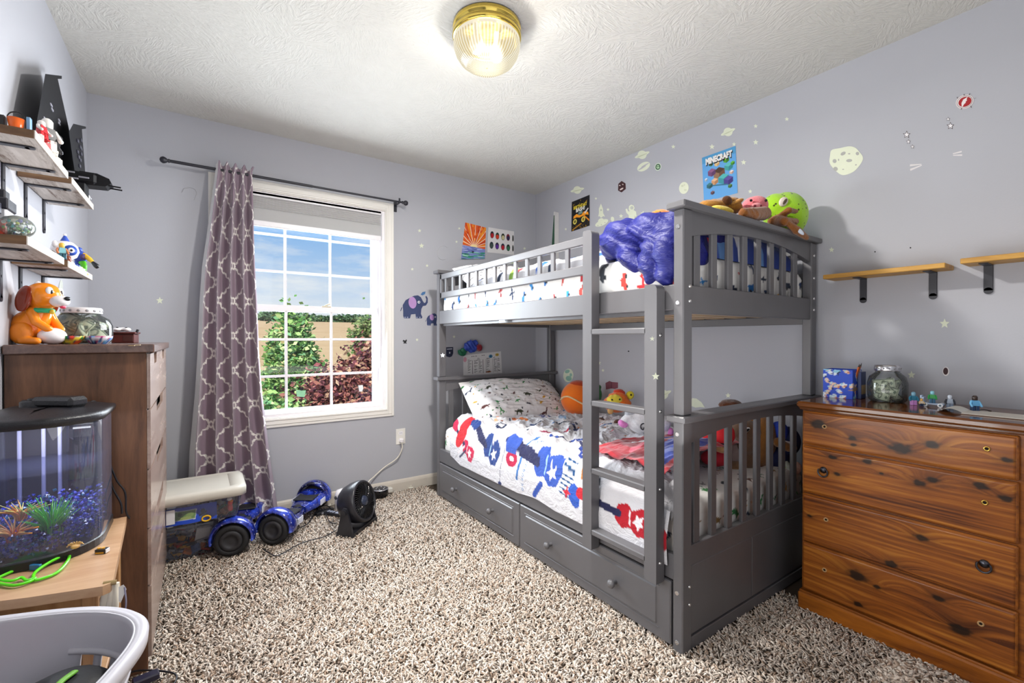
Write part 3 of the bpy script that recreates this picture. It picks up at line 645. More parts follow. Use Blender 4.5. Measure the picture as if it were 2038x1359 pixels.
# lower mattress with fitted sheet (dinosaurs), rounded box wrapped as one strip of cloth
def mattress(name, label, x0, x1, y0, y1, z0, z1, paintfn, base, res=.0065, r=.045):
    """side cloth + top as one grid: across (x) the strip climbs the near side, crosses the top, and descends"""
    prof = [(x0, z0), (x0-.004, (z0+z1)/2), (x0, z1-r)]+[(x0+r*(1-math.cos(a)), z1-r*(1-math.sin(a))) for a in [k*PI/12 for k in range(1, 7)]]
    prof += [(x1-q, w) for q, w in [(p[0]-x0, p[1]) for p in prof[::-1]]]
    L = [0]
    for a, b in zip(prof[:-1], prof[1:]): L.append(L[-1]+math.hypot(b[0]-a[0], b[1]-a[1]))
    rr = r; yl = y1-y0; H = z1-z0; V = yl+2*H   # along y the cloth also hangs down both ends
    p = Paint(L[-1], V, res, base); paintfn(p)
    xs = np.interp(p.X, L, [q[0] for q in prof]); zs = np.interp(p.X, L, [q[1] for q in prof])
    s = p.Y-H; yy = np.clip(s, 0, yl); over = np.where(s < 0, -s, np.where(s > yl, s-yl, 0)); e = np.minimum(s, yl-s)
    dz = np.where(over > 0, over, 0)+np.where((e > 0) & (e < rr), rr-np.sqrt(np.maximum(rr*rr-(rr-e)**2, 0)), 0)*.9
    z = np.minimum(zs, z1-dz); z = np.where(over > 0, np.minimum(zs, z1-.9*rr-over*(1-.9*rr/H)), z)
    y = y0+yy; w = (fbm(p.X*14, p.Y*9, 5)-.47)*.012+(ridge(p.X*7+p.Y*3, p.Y*12, 9)-.45)*.008
    P = np.stack([xs-np.where(p.X < H, w, 0), y+np.where(s < 0, -w, 0), z+np.where((p.X > H) & (over == 0), w*.6, 0)], 2)
    g = G(); g.grid(P); return solo(name, label, 'mattress', g, M_CLOTH, col=p.c.reshape(-1, 3))
DP = ('2f7a44', '3f8f50', 'c98f2a', '26344e', '6b4a3a', '2b2f38', '8a6a3a', '4a7a5a', 'd0a040', '7a4038')
mattress('lower_mattress', 'lower bunk mattress in a white sheet printed with little dinosaurs', 1.462, 2.455, 1.028, 2.95, .285, .50, lambda p: dino_print(p, 360, 21, DP, (.032, .052)), 'e9e6e2')
mattress('upper_mattress', 'upper bunk mattress in a white sheet printed with cars and planes', 1.45, 2.455, 1.03, 2.94, 1.262, 1.47, lambda p: vehicle_print(p, 420, 5), 'e9e7e4')
# duvet
def duvet():
    x0, zt = 1.447, .56; hang = .20; W = hang+.98; Lw = 1.74
    p = Paint(W, Lw, .0046, 'd6d5da'); r = random.Random(3)
    def guitar(x, y, rot, c, s, c2='e8c7d0'):
        p.poly([(-.5, -.1), (-.42, .2), (-.2, .28), (0, .16), (.2, .25), (.38, .12), (.42, 0), (.36, -.16), (.15, -.24), (0, -.15), (-.2, -.26), (-.42, -.26)], c, (x, y), s, rot)
        a = math.radians(rot); e = lambda q, w: (x+(q*math.cos(a)-w*math.sin(a))*s, y+(q*math.sin(a)+w*math.cos(a))*s)
        p.line([e(.3, 0), e(1.25, 0)], .13*s, '2a2c50'); p.line([e(1.2, 0), e(1.5, .03)], .22*s, c); p.poly(star(5, .17, .45), 'f3e9ee', e(-.2, 0), s, rot); p.line([e(.0, .1), e(.05, -.12)], .04*s, c2)
    # u runs from the front hem over the edge towards the wall, v from the foot to the pillow
    guitar(.12, 1.50, 68, 'c01f4a', .17); p.ell(.18, 1.60, .045, .09, 'c8242f', 60); p.line([(.07, 1.62), (.13, 1.54)], .012, 'f0e4e8'); p.line([(.05, 1.60), (.11, 1.52)], .012, '2a2c50')
    guitar(.17, 1.24, 75, '27407f', .2, '9fc0e6'); p.ell(.30, 1.30, .06, .035, '1e2c4e', 40, .55)
    for k in range(9): p.line([(.26+.012*k, 1.345+.002*k), (.285+.012*k, 1.36)], .004, '1d2a50')
    p.ell(.17, 1.02, .055, .04, 'b01c45', 80); p.ell(.17, 1.02, .022, .012, 'f0d8e0', 80); p.line([(.03, 1.12), (.2, 1.10)], .004, '454a66'); p.ell(.03, 1.12, .012, .018, '26346a'); p.ell(.22, 1.1, .012, .018, '26346a')
    p.line([(.08, .95), (.30, .92)], .018, '3a6fae')
    for k in range(10): p.ell(.03+.026*k, .90-.002*k*k*.3, .008, .008, '5f86b4', 0, .55)
    guitar(.18, .72, 82, '3553a8', .24, '8fb0e0'); p.line([(.02, .80), (.10, .74)], .03, '2f4fa6'); guitar(.32, .58, 50, '2b3f8a', .14)
    for k in range(7): p.line([(.10+.02*k, .52), (.11+.02*k, .60)], .007, '1d4a78')
    p.ell(.12, .5, .05, .035, '2f55b0', 30); p.poly(star(4, .03, .4), 'c02a3a', (.12, .55)); p.line([(.2, .47), (.28, .5)], .014, 'c77a3a')
    guitar(.12, .17, 85, 'b8202e', .2, 'f0e0e4'); p.ell(.09, .05, .05, .06, 'a81e2c'); p.line([(.06, .05), (.13, .05)], .012, 'f3e9ee'); p.line([(.08, .07), (.13, .07)], .01, '7ac4d8')
    for k in range(6): p.line([(.14+.015*k, .36), (.15+.015*k, .42)], .008, '1e2230')
    # top
    p.ell(.52, 1.42, .06, .03, 'd8702a', 70); p.ell(.55, 1.36, .07, .024, 'e07a2c', 75); p.ell(.36, 1.45, .05, .012, 'e6b890', 60); p.ell(.40, 1.44, .02, .012, '8a5030', 60)
    p.line([(.38, 1.55), (.42, 1.52)], .02, '2f7a8a'); p.line([(.42, 1.52), (.45, 1.5)], .02, 'd8702a'); guitar(.74, 1.36, 100, '1f4f9a', .15)
    p.line([(.40, 1.02), (.52, .86)], .014, '8a1f44'); p.ell(.53, .85, .02, .012, 'b01c35'); p.line([(.45, 1.2), (.56, 1.16)], .022, '1c2a48'); p.line([(.5, 1.22), (.5, 1.15)], .016, '27406f')
    p.line([(.6, 1.05), (.78, 1.0)], .013, '20304c'); guitar(.62, .8, 60, '27407f', .13); guitar(.44, .72, 110, '2b4a9a', .12); p.line([(.66, .95), (.66, .7)], .008, '1e2a40')
    p.ell(.48, .60, .05, .02, 'b8202e', 20); p.ell(.7, 1.15, .05, .02, 'cfd8e8', 10); p.ell(.8, 1.2, .05, .03, '9fb8d8', 40); p.line([(.8, .85), (.92, .8)], .014, '2a5aa0')
    for _ in range(60):
        x, y = r.uniform(.3, W), r.uniform(.05, Lw); c = r.choice(('2a3a60', '2f6fae', 'b8303a', '7fb0d8', '1f2d48', 'd8d8e8', 'e08a40')); p.line([(x, y), (x+r.uniform(-.05, .05), y+r.uniform(-.05, .05))], r.uniform(.006, .014), c)
    u, v = p.X, p.Y; s = np.clip(u-hang, 0, None); hg = np.clip(hang-u, 0, None); rr = .06
    ys_ = 1.04+.30*np.clip((s-.08)/.35, 0, 1)**1.5; yy = ys_+v*(2.785-ys_)/Lw; x = x0+s*.985; z = np.full_like(x, zt)
    edge = np.clip(rr-s, 0, rr); z = z-(rr-np.sqrt(np.maximum(rr*rr-edge**2, 0)))
    z = z-hg*1.02; x = x-np.where(hg > 0, .006*np.sin(hg/hang*PI), 0)
    puff = .028*np.clip(1-abs((v-.9)/.95)**3, 0, 1)*np.clip(s/.1, 0, 1)
    wr = (ridge(u*4.5+v*1.5, v*7-u*3, 4)-.45)*.055+(ridge(u*11-v*5, v*13+u*4, 14)-.45)*.026+(ridge(u*22, v*26, 24)-.45)*.009
    flat = np.clip(s/.05, 0, 1)
    z = z+puff*.8+wr*(.25+.75*flat)*np.where(hg > 0, .06, 1); hem = (vn(v*2.6, 0*v, 8)-.5)*.07+(vn(v*6, 0*v, 3)-.5)*.012
    z = z-np.where(hg > 0, hem*(hg/hang)*1.0, 0)
    z = z-.06*np.clip(1-v/.07, 0, 1)**2*np.where(hg > 0, 0, 1)
    z = z+.03*np.clip((v-1.35)/.35, 0, 1)*np.clip(1-s*3, 0, 1)
    x = x-np.abs(wr)*.12*np.clip(hg/.05, 0, 1)*np.clip((.12-hg)/.05, 0, 1)-np.where(hg > 0, .012+.018*np.clip(hg/.10, 0, 1), .012*np.clip(1-s/.06, 0, 1))
    P = np.stack([x, yy, z], 2); P[:, :, 2] = np.where(hg > 0, np.maximum(P[:, :, 2], .30), P[:, :, 2])
    t = NT('duvet_cotton'); at_ = t.n('ShaderNodeVertexColor', layer_name='Col'); vv = t.coord((1, .55, 1), rot=(0, 0, .5)); t.bsdf(at_.outputs[0], .85, 0, .15, t.bump(t.noise(vv, 26, 4, .6, 1.2).outputs[0], .55, .02), Sheen_Weight=.15)
    g = G(); g.grid(P); solo('duvet', 'rumpled white duvet printed with guitars and music motifs on the lower bunk', 'duvet', g, t.m, col=p.c.reshape(-1, 3))
duvet()
def pillow(name, label, c, size, M, paint, seed, amp=1.):
    """stuffed pillow: two bulging faces joined at a pinched seam"""
    W, H, T_ = size; p = paint; u, v = p.X/p.w*2-1, p.Y/p.h*2-1
    prof = np.clip((1-abs(u)**2.6), 0, 1)**.55*np.clip((1-abs(v)**2.6), 0, 1)**.55
    pin = 1-.07*(1-abs(v))*abs(u)**3; pinv = 1-.07*(1-abs(u))*abs(v)**3
    wr = (ridge(u*3+v*.6, v*5, seed)-.45)*.05*amp*np.clip(prof*1.6, .25, 1)+(ridge(u*8, v*9+u*3, seed+5)-.45)*.016*amp
    A = np.stack([u*W/2*pinv, v*H/2*pin, prof*T_/2+wr*prof**.3*.6], 2); B = A.copy(); B[:, :, 2] = -prof*T_/2*.7
    M4 = frame(c, M); g = G()
    def tf(P): q = P.reshape(-1, 3) @ np.array(M4.to_3x3()).T+np.array(c); return q.reshape(P.shape)
    g.grid(tf(A)); g.grid(tf(B)); return solo(name, label, 'pillow', g, M_CLOTH, col=np.concatenate([p.c.reshape(-1, 3)]*2))
p = Paint(.68, .46, .0042, 'e6e4e6'); dino_print(p, 62, 4, ('2f7a44', '3a8a4c', 'c99a2e', '26344e', '5b3a3a', '2b2f38', '3a3f30', '4a4a5a'), (.024, .04))
pillow('lower_pillow', 'white dinosaur-print pillow propped against the lower headboard', (1.955, 2.765, .672), (.80, .42, .21), Rm(36, 2, -5), p, 3)
p = Paint(.66, .42, .006, 'eeedee'); dino_print(p, 80, 14, ('2b2f38', '26344e', '3a3a48'), (.02, .035), ('ptero', 'leaf', 'leaf'))
pillow('upper_pillow', 'white pillow with dark marks at the far end of the upper bunk', (1.86, 2.74, 1.54), (.72, .42, .2), Rm(28, 0, 0), p, 13)
# red and blue fleece blanket lying across the lower bunk
p = Paint(.86, .62, .0055, 'a8182c'); p.poly([(.05, .05), (.3, .03), (.6, .06), (.82, .2), (.8, .36), (.55, .26), (.3, .22), (.05, .18)], '2f3fa8'); p.poly([(.07, .06), (.5, .08), (.3, .14), (.08, .15)], '4b63d0')
p.poly([(.3, .3), (.5, .26), (.75, .4), (.82, .55), (.5, .5), (.35, .42)], '2b3aa0'); p.ell(.55, .42, .09, .05, 'dfe4f4', 20); p.ell(.55, .42, .07, .035, '3a55c8', 20); p.ell(.2, .36, .08, .03, 'e0506a', 10); p.ell(.36, .5, .1, .03, 'f0f0f4', 15); p.ell(.66, .16, .05, .03, '7a1024', 15)
p.line([(.02, .02), (.84, .03), (.84, .6), (.02, .6), (.02, .02)], .02, 'c01f30'); u, v = p.X/p.w, p.Y/p.h
wr = (ridge(u*4, v*5+u*2, 2)-.45)*.06+(ridge(u*9, v*9, 7)-.45)*.02
P = np.stack([1.50+u*.78+(v-.5)*.05, 1.10+v*.46+.12*u*(1-v)+.03*np.sin(u*5), .612+wr*.5+.05*np.exp(-((u-.5)**2)/.12)*np.exp(-((v-.3)**2)/.1)], 2)
solo('fleece_blanket', 'red and blue fleece blanket crumpled across the lower bunk duvet', 'blanket', G().grid(P), colmat(.95, .3, 300, .1, 'fleece', Sheen_Weight=.5), col=p.c.reshape(-1, 3))
# upper bunk: printed blanket and blue comforter
def heap(x0, x1, y0, y1, zb, h, paint, seed, amp=.05, sq=4):
    p = paint; u, v = p.X/p.w*2-1, p.Y/p.h*2-1
    pr = np.clip(1-abs(u)**sq, 0, 1)**.5*np.clip(1-abs(v)**sq, 0, 1)**.5; x = x0+(x1-x0)*(u+1)/2; y = y0+(y1-y0)*(v+1)/2
    w = (ridge(u*3+v, v*4-u*2, seed)-.4)*amp+(ridge(u*7, v*8+u*3, seed+3)-.45)*amp*.4
    return np.stack([x, y, zb+(h+w)*pr], 2)
p = Paint(.95, 1.3, .0075, 'e9e9ee'); r = random.Random(8)
for _ in range(150):
    x, y = r.uniform(0, .95), r.uniform(0, 1.3); p.ell(x, y, r.uniform(.02, .06), r.uniform(.015, .03), r.choice(('2f5fb8', '3d7fd0', 'b8303a', 'f4f4f6', '27407f', '8fb84a', '5fa0d8', '26344e', 'e8e8ee')), r.uniform(0, 180))
solo('printed_blanket', 'blue, red and white printed blanket behind the upper guard rail', 'blanket', G().grid(heap(1.468, 2.44, 1.42, 2.62, 1.462, .085, p, 6, .05, 8)), M_CLOTH, col=p.c.reshape(-1, 3))
p = Paint(.9, .44, .006, '28449a'); r = random.Random(18)
for _ in range(70):
    x, y = r.uniform(0, .9), r.uniform(0, .44); p.ell(x, y, r.uniform(.02, .07), r.uniform(.01, .03), r.choice(('c8303a', 'eef0f6', '2f6fc8', '1c2f6a', '4fa0d8', '17244a', '6a9ad8')), r.uniform(0, 180))
solo('bunched_blanket', 'dark blue blanket with red and white shapes bunched behind the upper footboard', 'blanket', G().grid(heap(1.50, 2.44, 1.04, 1.38, 1.462, .15, p, 16, .05, 5)), M_CLOTH, col=p.c.reshape(-1, 3))
b = blob([((1.72, 1.30, 1.545), (.27, .19, .10)), ((2.02, 1.27, 1.57), (.38, .19, .085), Rm(0, 0, 0)), ((1.60, 1.2, 1.56), (.15, .16, .09)), ((1.52, 1.36, 1.56), (.075, .11, .085)), ((1.58, 1.12, 1.50), (.13, .1, .14)),
          ('limb', [(1.54, 1.34, 1.55), (1.485, 1.27, 1.47), (1.466, 1.22, 1.42)], [.06, .05, .03]), ('limb', [(1.54, 1.08, 1.57), (1.475, 1.075, 1.46), (1.462, 1.07, 1.375)], [.06, .055, .04]), ('limb', [(1.54, 1.17, 1.56), (1.475, 1.15, 1.46), (1.462, 1.145, 1.375)], [.06, .055, .035]), ((1.75, 1.13, 1.58), (.2, .08, .07))], .0085, 7)
V_ = b.V; uu = V_[:, 0]*.6+V_[:, 1]*.7-V_[:, 2]*.35; vv_ = V_[:, 0]*.5-V_[:, 1]*.55+V_[:, 2]*.95
d_ = (ridge(uu*3.0+4, vv_*9+2*fbm(uu*5, vv_*5, 3), 3, 2)-.4)*.055+(ridge(uu*7, vv_*24+1.5*fbm(uu*9, vv_*9, 6), 11, 2)-.4)*.020
V_ = V_+b.N*d_[:, None]; b.v = [tuple(p_) for p_ in V_.tolist()]
t = NT('blue_comforter'); v = t.coord(); t.bsdf(t.mix(t.noise(v, 7, 4).outputs[0], lin('12145c'), lin('1f247a')), .5, 0, .3, t.bump(t.noise(t.coord((1, .5, 1.4), rot=(.4, .5, .6)), 22, 4, .6, 1.5).outputs[0], .45, .02))
solo('blue_comforter', 'shiny royal blue comforter heaped at the foot of the upper bunk', 'comforter', b, t.m)

# ================================================================== PINE DRESSER (right)
M_PINE = wood('dark_pine', lin('5c2c08'), lin('c67a26'), 'Y', 1.1, .3, knots=2.2, contrast=1.2)
M_PINE2 = wood('dark_pine_trim', lin('683410'), lin('b86c22'), 'Y', 1.2, .28, contrast=1.3)
DX, DY0, DY1 = 2.1, .215, .877
ds = thing('pine_dresser', 'dark orange-brown knotty pine dresser with four drawers, knobs missing', 'dresser', (2.3, .55, 0))
g = G(); g.box((DX+.012, DY0, .06), (XR-.016, DY1, .842), .003); part('carcass', g, M_PINE2, ds)
g = G(); g.box((DX-.02, DY0-.02, .846), (XR-.012, DY1+.012, .872), .007); g.box((DX-.006, DY0-.01, .836), (XR-.014, DY1+.006, .848), .003); part('top', g, wood('dark_pine_top', lin('4a2610'), lin('844c1e'), 'Y', 1.2, .09, contrast=1.3), ds)
g = G(); g.box((DX-.012, DY0-.006, -.005), (XR-.016, DY1+.008, .066), .006); g.box((DX-.006, DY0-.003, .064), (XR-.016, DY1+.004, .074), .003); part('plinth', g, M_PINE2, ds)
M_HOLE = mat('120a04', .9); M_EYE = mat('d8b35a', .25, 1.); M_IRON = mat('55555c', .35, 1.)
zz = [(.692, .832), (.492, .686), (.286, .486), (.08, .28)]
hw = [((1641, 849, 'h'), (1964, 893, 'e')), ((1639, 941, 'p'), (1960, 1000, 'e')), ((1644, 1034, 'h'), (1959, 1129, 'p')), ((1641, 1134, 'h'), (1952, 1241, 'h'))]
KN = [((1628, 844, 1.5), (1696, 872, .7), (1698, 885, .5), (1792, 893, 1.6), (1854, 884, 1.1), (2005, 916, .7)), ((1656, 910, .7), (1726, 918, .8), (1667, 944, .6), (1754, 942, .35), (1829, 961, .9), (1856, 955, .9), (1952, 967, .9), (2002, 992, .8)), ((1833, 1070, .9), (1773, 1122, 1.0), (1612, 1027, .5)), ((1707, 1146, 1.6), (1745, 1168, .6), (1911, 1253, 1.3), (1707, 1202, .7), (1867, 1191, .8))]
t = NT('dark_pine_front'); at_ = t.n('ShaderNodeVertexColor', layer_name='Col'); vv = t.coord((9, 1.2, 30)); t.bsdf(at_.outputs[0], .3, 0, .5, t.bump(t.noise(vv, 4, 4).outputs[0], .1, .002)); M_PFR = t.m
M_PEDGE = M_PINE2
for kd, ((z0, z1), hs) in enumerate(zip(zz, hw)):
    g = G(); g.box((DX-.004, DY0+.042, z0), (DX+.018, DY1-.006, z1), .004); d = part('drawer', g, M_PEDGE, ds)
    p = Paint(DY1-DY0-.058, z1-z0-.010, .0021, '8a4a1a'); yy, zq = (DY1-.011)-p.X, z0+.005+p.Y; warp = np.zeros_like(yy); dk_ = np.zeros_like(yy)
    for kx, ky, ks in KN[kd]:
        q = aX(kx, ky, DX-.008); e = np.hypot((yy-q[1])/(.032*ks), (zq-q[2])/(.0185*ks)); warp += np.exp(-(e/1.8)**2)*.016*ks*np.sign(zq-q[2]+1e-6)*1.0+np.exp(-(e/2.2)**2)*.014*ks; dk_ = np.maximum(dk_, np.clip((1.05-e*.95-.3*vn(yy*90, zq*120, 4))*2.2, 0, 1)); dk_ = np.maximum(dk_, .40*np.exp(-(e/1.5)**2))
    gr_ = zq+warp+.010*fbm(yy*2.2+kd*7, zq*6, 3+kd); band = .5+.5*np.sin(gr_*(210, 260, 330, 190)[kd]+3*fbm(yy*3, gr_*30, kd)); fine = fbm(yy*7+kd, gr_*260, 9); tone = .13*band**4+.42*fine+.55*fbm(yy*2.5+3*kd, gr_*22, 17+kd)
    tone = np.clip((tone-.28)/.5+.25*np.clip(np.sin(gr_*900)-.7, 0, 1)*np.clip(np.abs(warp)*120, 0, 1.5), 0, 1)[..., None]; c0, c1, c2_ = (np.array(lin(x)) for x in ('52240a', '98541a', 'bf7a2c')); col_ = np.where(tone < .5, c0+(c1-c0)*tone*2, c1+(c2_-c1)*(tone*2-1)); p.c = col_*(1-dk_[..., None]*.93)
    g = G(); ed = np.minimum(np.minimum(p.X, p.w-p.X), np.minimum(p.Y, p.h-p.Y)); g.grid(np.stack([DX-.008+.004*np.clip(1-ed/.005, 0, 1)**2, yy, zq], 2)); part('drawer_front', g, M_PFR, d, col=p.c.reshape(-1, 3))
    for hx, hy, k in hs:
        q = Vector(aX(hx, hy, DX-.0085)); Mx = Rm(0, -90, 0)
        if k in 'he':
            g = G(); g.lathe([(.0085, -.001), (.0085, .0025), (.0055, .003), (.004, .0005)], q, 18, M=Mx); part('screw_eyelet', g, M_EYE if k == 'e' else mat('c09a6a', .5), d)
            g = G(); g.lathe([(.0042, .0), (.0042, .0012)], q, 12, M=Mx); part('screw_hole', g, M_HOLE, d)
        else:
            g = G(); g.lathe([(.013, -.001), (.013, .004), (.006, .008), (.002, .009)], q+Vector((0, 0, .012)), 18, M=Mx)
            g.tube([q+Vector((-.009, math.sin(a)*.017, .004-math.cos(a)*.018)) for a in [k*2*PI/20-.0 for k in range(-7, 8)]], .0032, 8); part('ring_pull', g, M_IRON, d)

# ================================================================== TALL CHEST (left)
CX, CY0, CY1 = -.141, 1.97, 2.885
M_CH = wood('rustic_side', lin('3e281e'), lin('80583e'), 'Z', .8, .5, contrast=1.1); M_CHF = wood('rustic_front_sheen', lin('7a6056'), lin('b4a094'), 'Y', .9, .24, contrast=1.0, spec=1.)  # front wood paler than the side: reflected sheen put into its colour
ch = thing('tall_chest_of_drawers', 'tall rustic brown chest of drawers against the left wall', 'chest of drawers', ((XL+CX)/2, (CY0+CY1)/2, 0))
g = G(); g.box((XL+.004, CY0, .0), (CX-.004, CY0+.012, 1.088), .002); part('side_panel', g, M_CH, ch); g = G(); g.box((XL+.004, CY1-.02, .0), (CX-.016, CY1, 1.088), .002); part('side_panel', g, M_CH, ch)
g = G(); g.box((XL+.006, CY0+.013, .03), (CX-.012, CY1-.02, 1.085), .002); part('carcass', g, mat('1b120e', .9), ch)
g = G(); g.box((XL+.003, CY0-.012, 1.088), (CX+.018, CY1+.012, 1.117), .003); part('top', g, wood('rustic_top', lin('46302a'), lin('7a5c50'), 'Y', .9, .22, contrast=1.1, spec=.8), ch)
rows = [(1.084, .898), (.892, .693), (.687, .491), (.485, .296), (.29, .05)]
for k, (za, zb) in enumerate(rows):
    spans = [(CY0+.0005, (CY0+CY1)/2-.003), ((CY0+CY1)/2+.003, CY1-.002)] if k == 0 else [(CY0+.0005, CY1-.002)]
    for ya, yb_ in spans:
        L = yb_-ya; a, b_ = (ya+L*.36, ya+L*.64) if k == 0 else (ya+L*.3, ya+L*.7); dp = .04
        P = [(ya, zb), (yb_, zb), (yb_, za), (b_, za), (b_-.012, za-dp), (a+.012, za-dp), (a, za), (ya, za)]
        g = G(); g.prism(P, lambda u, w, d: (d, u, w), CX-.0035, CX+.006); part('drawer', g, M_CHF, ch)

# ================================================================== NIGHTSTAND
M_OAK = wood('light_oak', lin('a67c58'), lin('cfac88'), 'X', .8, .35, contrast=.9); M_OAKF = wood('light_oak_frame', lin('94663c'), lin('c79c6c'), 'Z', .8, .4)
ns = thing('nightstand', 'light oak nightstand under the fish tank', 'nightstand', (-.32, 1.7, 0))
P = [(-.475, 1.945), (-.196, 1.945), (-.172, 1.455), (-.176, 1.436), (-.188, 1.428), (-.32, 1.463), (-.475, 1.515)]
g = G(); g.prism(P, lambda u, w, d: (u, w, d), .528, .55); P2 = [(x*.99-.004, y) for x, y in P]; part('top', g, M_OAK, ns)
g = G(); g.prism([(-.462, 1.535), (-.214, 1.462), (-.214, 1.478), (-.462, 1.551)], lambda u, w, d: (u, w, d), .462, .528); part('apron', g, M_OAKF, ns)
g = G(); g.box((-.226, 1.50, .462), (-.212, 1.92, .528), .002); part('apron', g, M_OAKF, ns)
for x, y in ((-.232, 1.462), (-.24, 1.905), (-.47, 1.525), (-.47, 1.905)): g = G(); g.box((x, y, 0), (x+.03, y+.03, .528), .003); part('leg', g, M_OAKF, ns)
g = G(); g.box((-.465, 1.53, .2), (-.215, 1.925, .215), .002); part('shelf', g, M_OAK, ns)
g = G(); g.box((-.46, 1.552, .215), (-.22, 1.565, .46), .002); part('back_panel', g, wood('nightstand_panel', lin('8a5c34'), lin('b98a58'), 'Z', .8, .45), ns)

# ================================================================== WALL SHELVES
M_RUSTW = wood('whitewashed_plank', lin('7a6858'), lin('e4ddd6'), 'Y', .7, .6, contrast=1.1, fleck=.9); M_RUSTE = wood('burnt_plank_end', lin('3d281c'), lin('8a6848'), 'X', 1.4, .6)
M_RFRONT = wood('pale_plank_edge', lin('b8aa9c'), lin('e6dfd6'), 'Y', .6, .6, fleck=.35); M_BLK = mat('23232c', .4, name='black_steel')
def lshelf(y0, y1, z, label, ys):
    s = thing('wall_shelf', label, 'shelf', (XL, (y0+y1)/2, z), 'whitewashed shelves on the left wall'); x1 = -.349
    g = G(); g.box((XL+.003, y0+.003, z+.0005), (x1-.003, y1-.003, z+.021), .001); part('plank', g, M_RUSTW, s)
    g = G(); g.box((XL+.003, y0, z), (x1-.002, y0+.003, z+.0215), .0005); part('plank_end', g, M_RUSTE, s); g = G(); g.box((x1-.003, y0, z), (x1, y1, z+.0215), .0005); part('plank_edge', g, M_RFRONT, s)
    for y in ys:
        g = G(); g.box((XL+.001, y-.011, z-.004), (x1-.028, y+.011, z), .001); g.cyl((x1-.028, y, z-.004), (x1-.028, y, z), .011, n=16)
        g.box((XL+.0005, y-.011, z-.115), (XL+.005, y+.011, z), .001); g.cyl((XL+.0005, y, z-.115), (XL+.005, y, z-.115), .011, n=16)
        for q in (-.05, -.105): g.cyl((XL+.004, y, z+q), (XL+.0062, y, z+q), .004, n=10)
        part('bracket', g, M_BLK, s)
lshelf(1.69, 2.055, 1.66, 'upper whitewashed shelf nearest the camera, holding the red and white toys', (1.775, 1.985))
lshelf(2.112, 2.492, 1.66, 'upper whitewashed shelf nearer the window, holding the black toy ship', (2.2, 2.42))
lshelf(1.618, 1.992, 1.37, 'lower whitewashed shelf nearest the camera, holding the glass dome', (1.71, 1.955))
lshelf(2.05, 2.456, 1.37, 'lower whitewashed shelf nearer the window, holding the colourful robots', (2.14, 2.4))
M_GOLD = wood('golden_plank', lin('9a6a22'), lin('d9a850'), 'Y', .8, .45)
def rshelf(y0, y1, z, label, ys):
    s = thing('wall_shelf', label, 'shelf', (XR, (y0+y1)/2, z), 'golden shelves on the right wall')
    g = G(); g.box((2.392, y0, z), (XR-.002, y1, z+.02), .002); part('plank', g, M_GOLD, s)
    for y in ys:
        g = G(); g.box((2.43, y-.013, z-.004), (XR-.001, y+.013, z), .001); g.box((XR-.006, y-.013, z-.1), (XR-.001, y+.013, z), .001); g.cyl((XR-.006, y, z-.1), (XR-.001, y, z-.1), .013, n=16); part('bracket', g, M_BLK, s)
rshelf(.49, .91, 1.412, 'golden wood shelf beside the upper bunk footboard', (.794, .553)); rshelf(.02, .448, 1.421, 'golden wood shelf cut off by the right edge of the photo', (.392, .1))
# ================================================================== CURTAIN AND ROD
rod = thing('curtain_rod', 'thin black curtain rod with ball finials above the window', 'curtain rod', (.55, 3.185, 2.13))
RY = 3.185; ra, rb = Vector(aY(338, 320, RY)), Vector(aY(800, 404, RY)); ra.z = rb.z = 2.131
g = G(); g.cyl(ra, ra.lerp(rb, .55), .0085, n=14); g.cyl(ra.lerp(rb, .54), rb, .0068, n=14); part('rod', g, M_BLK, rod)
for e, d in ((ra, -1), (rb, 1)): g = G(); g.lathe([(.009, 0), (.012, .004), (.008, .01), (.014, .016), (.0185, .026), (.0185, .032), (.013, .042), (.003, .046)], e, 18, M=Rm(0, 90*d, 0)); part('finial', g, M_BLK, rod)
for x in (.10, 1.205): g = G(); g.box((x-.012, YB-.006, 2.075), (x+.012, YB-.001, 2.15), .002); g.box((x-.005, RY-.012, 2.118), (x+.005, YB-.002, 2.127), .001); g.box((x-.006, RY-.014, 2.12), (x+.006, RY-.009, 2.155), .001); part('bracket', g, M_BLK, rod)
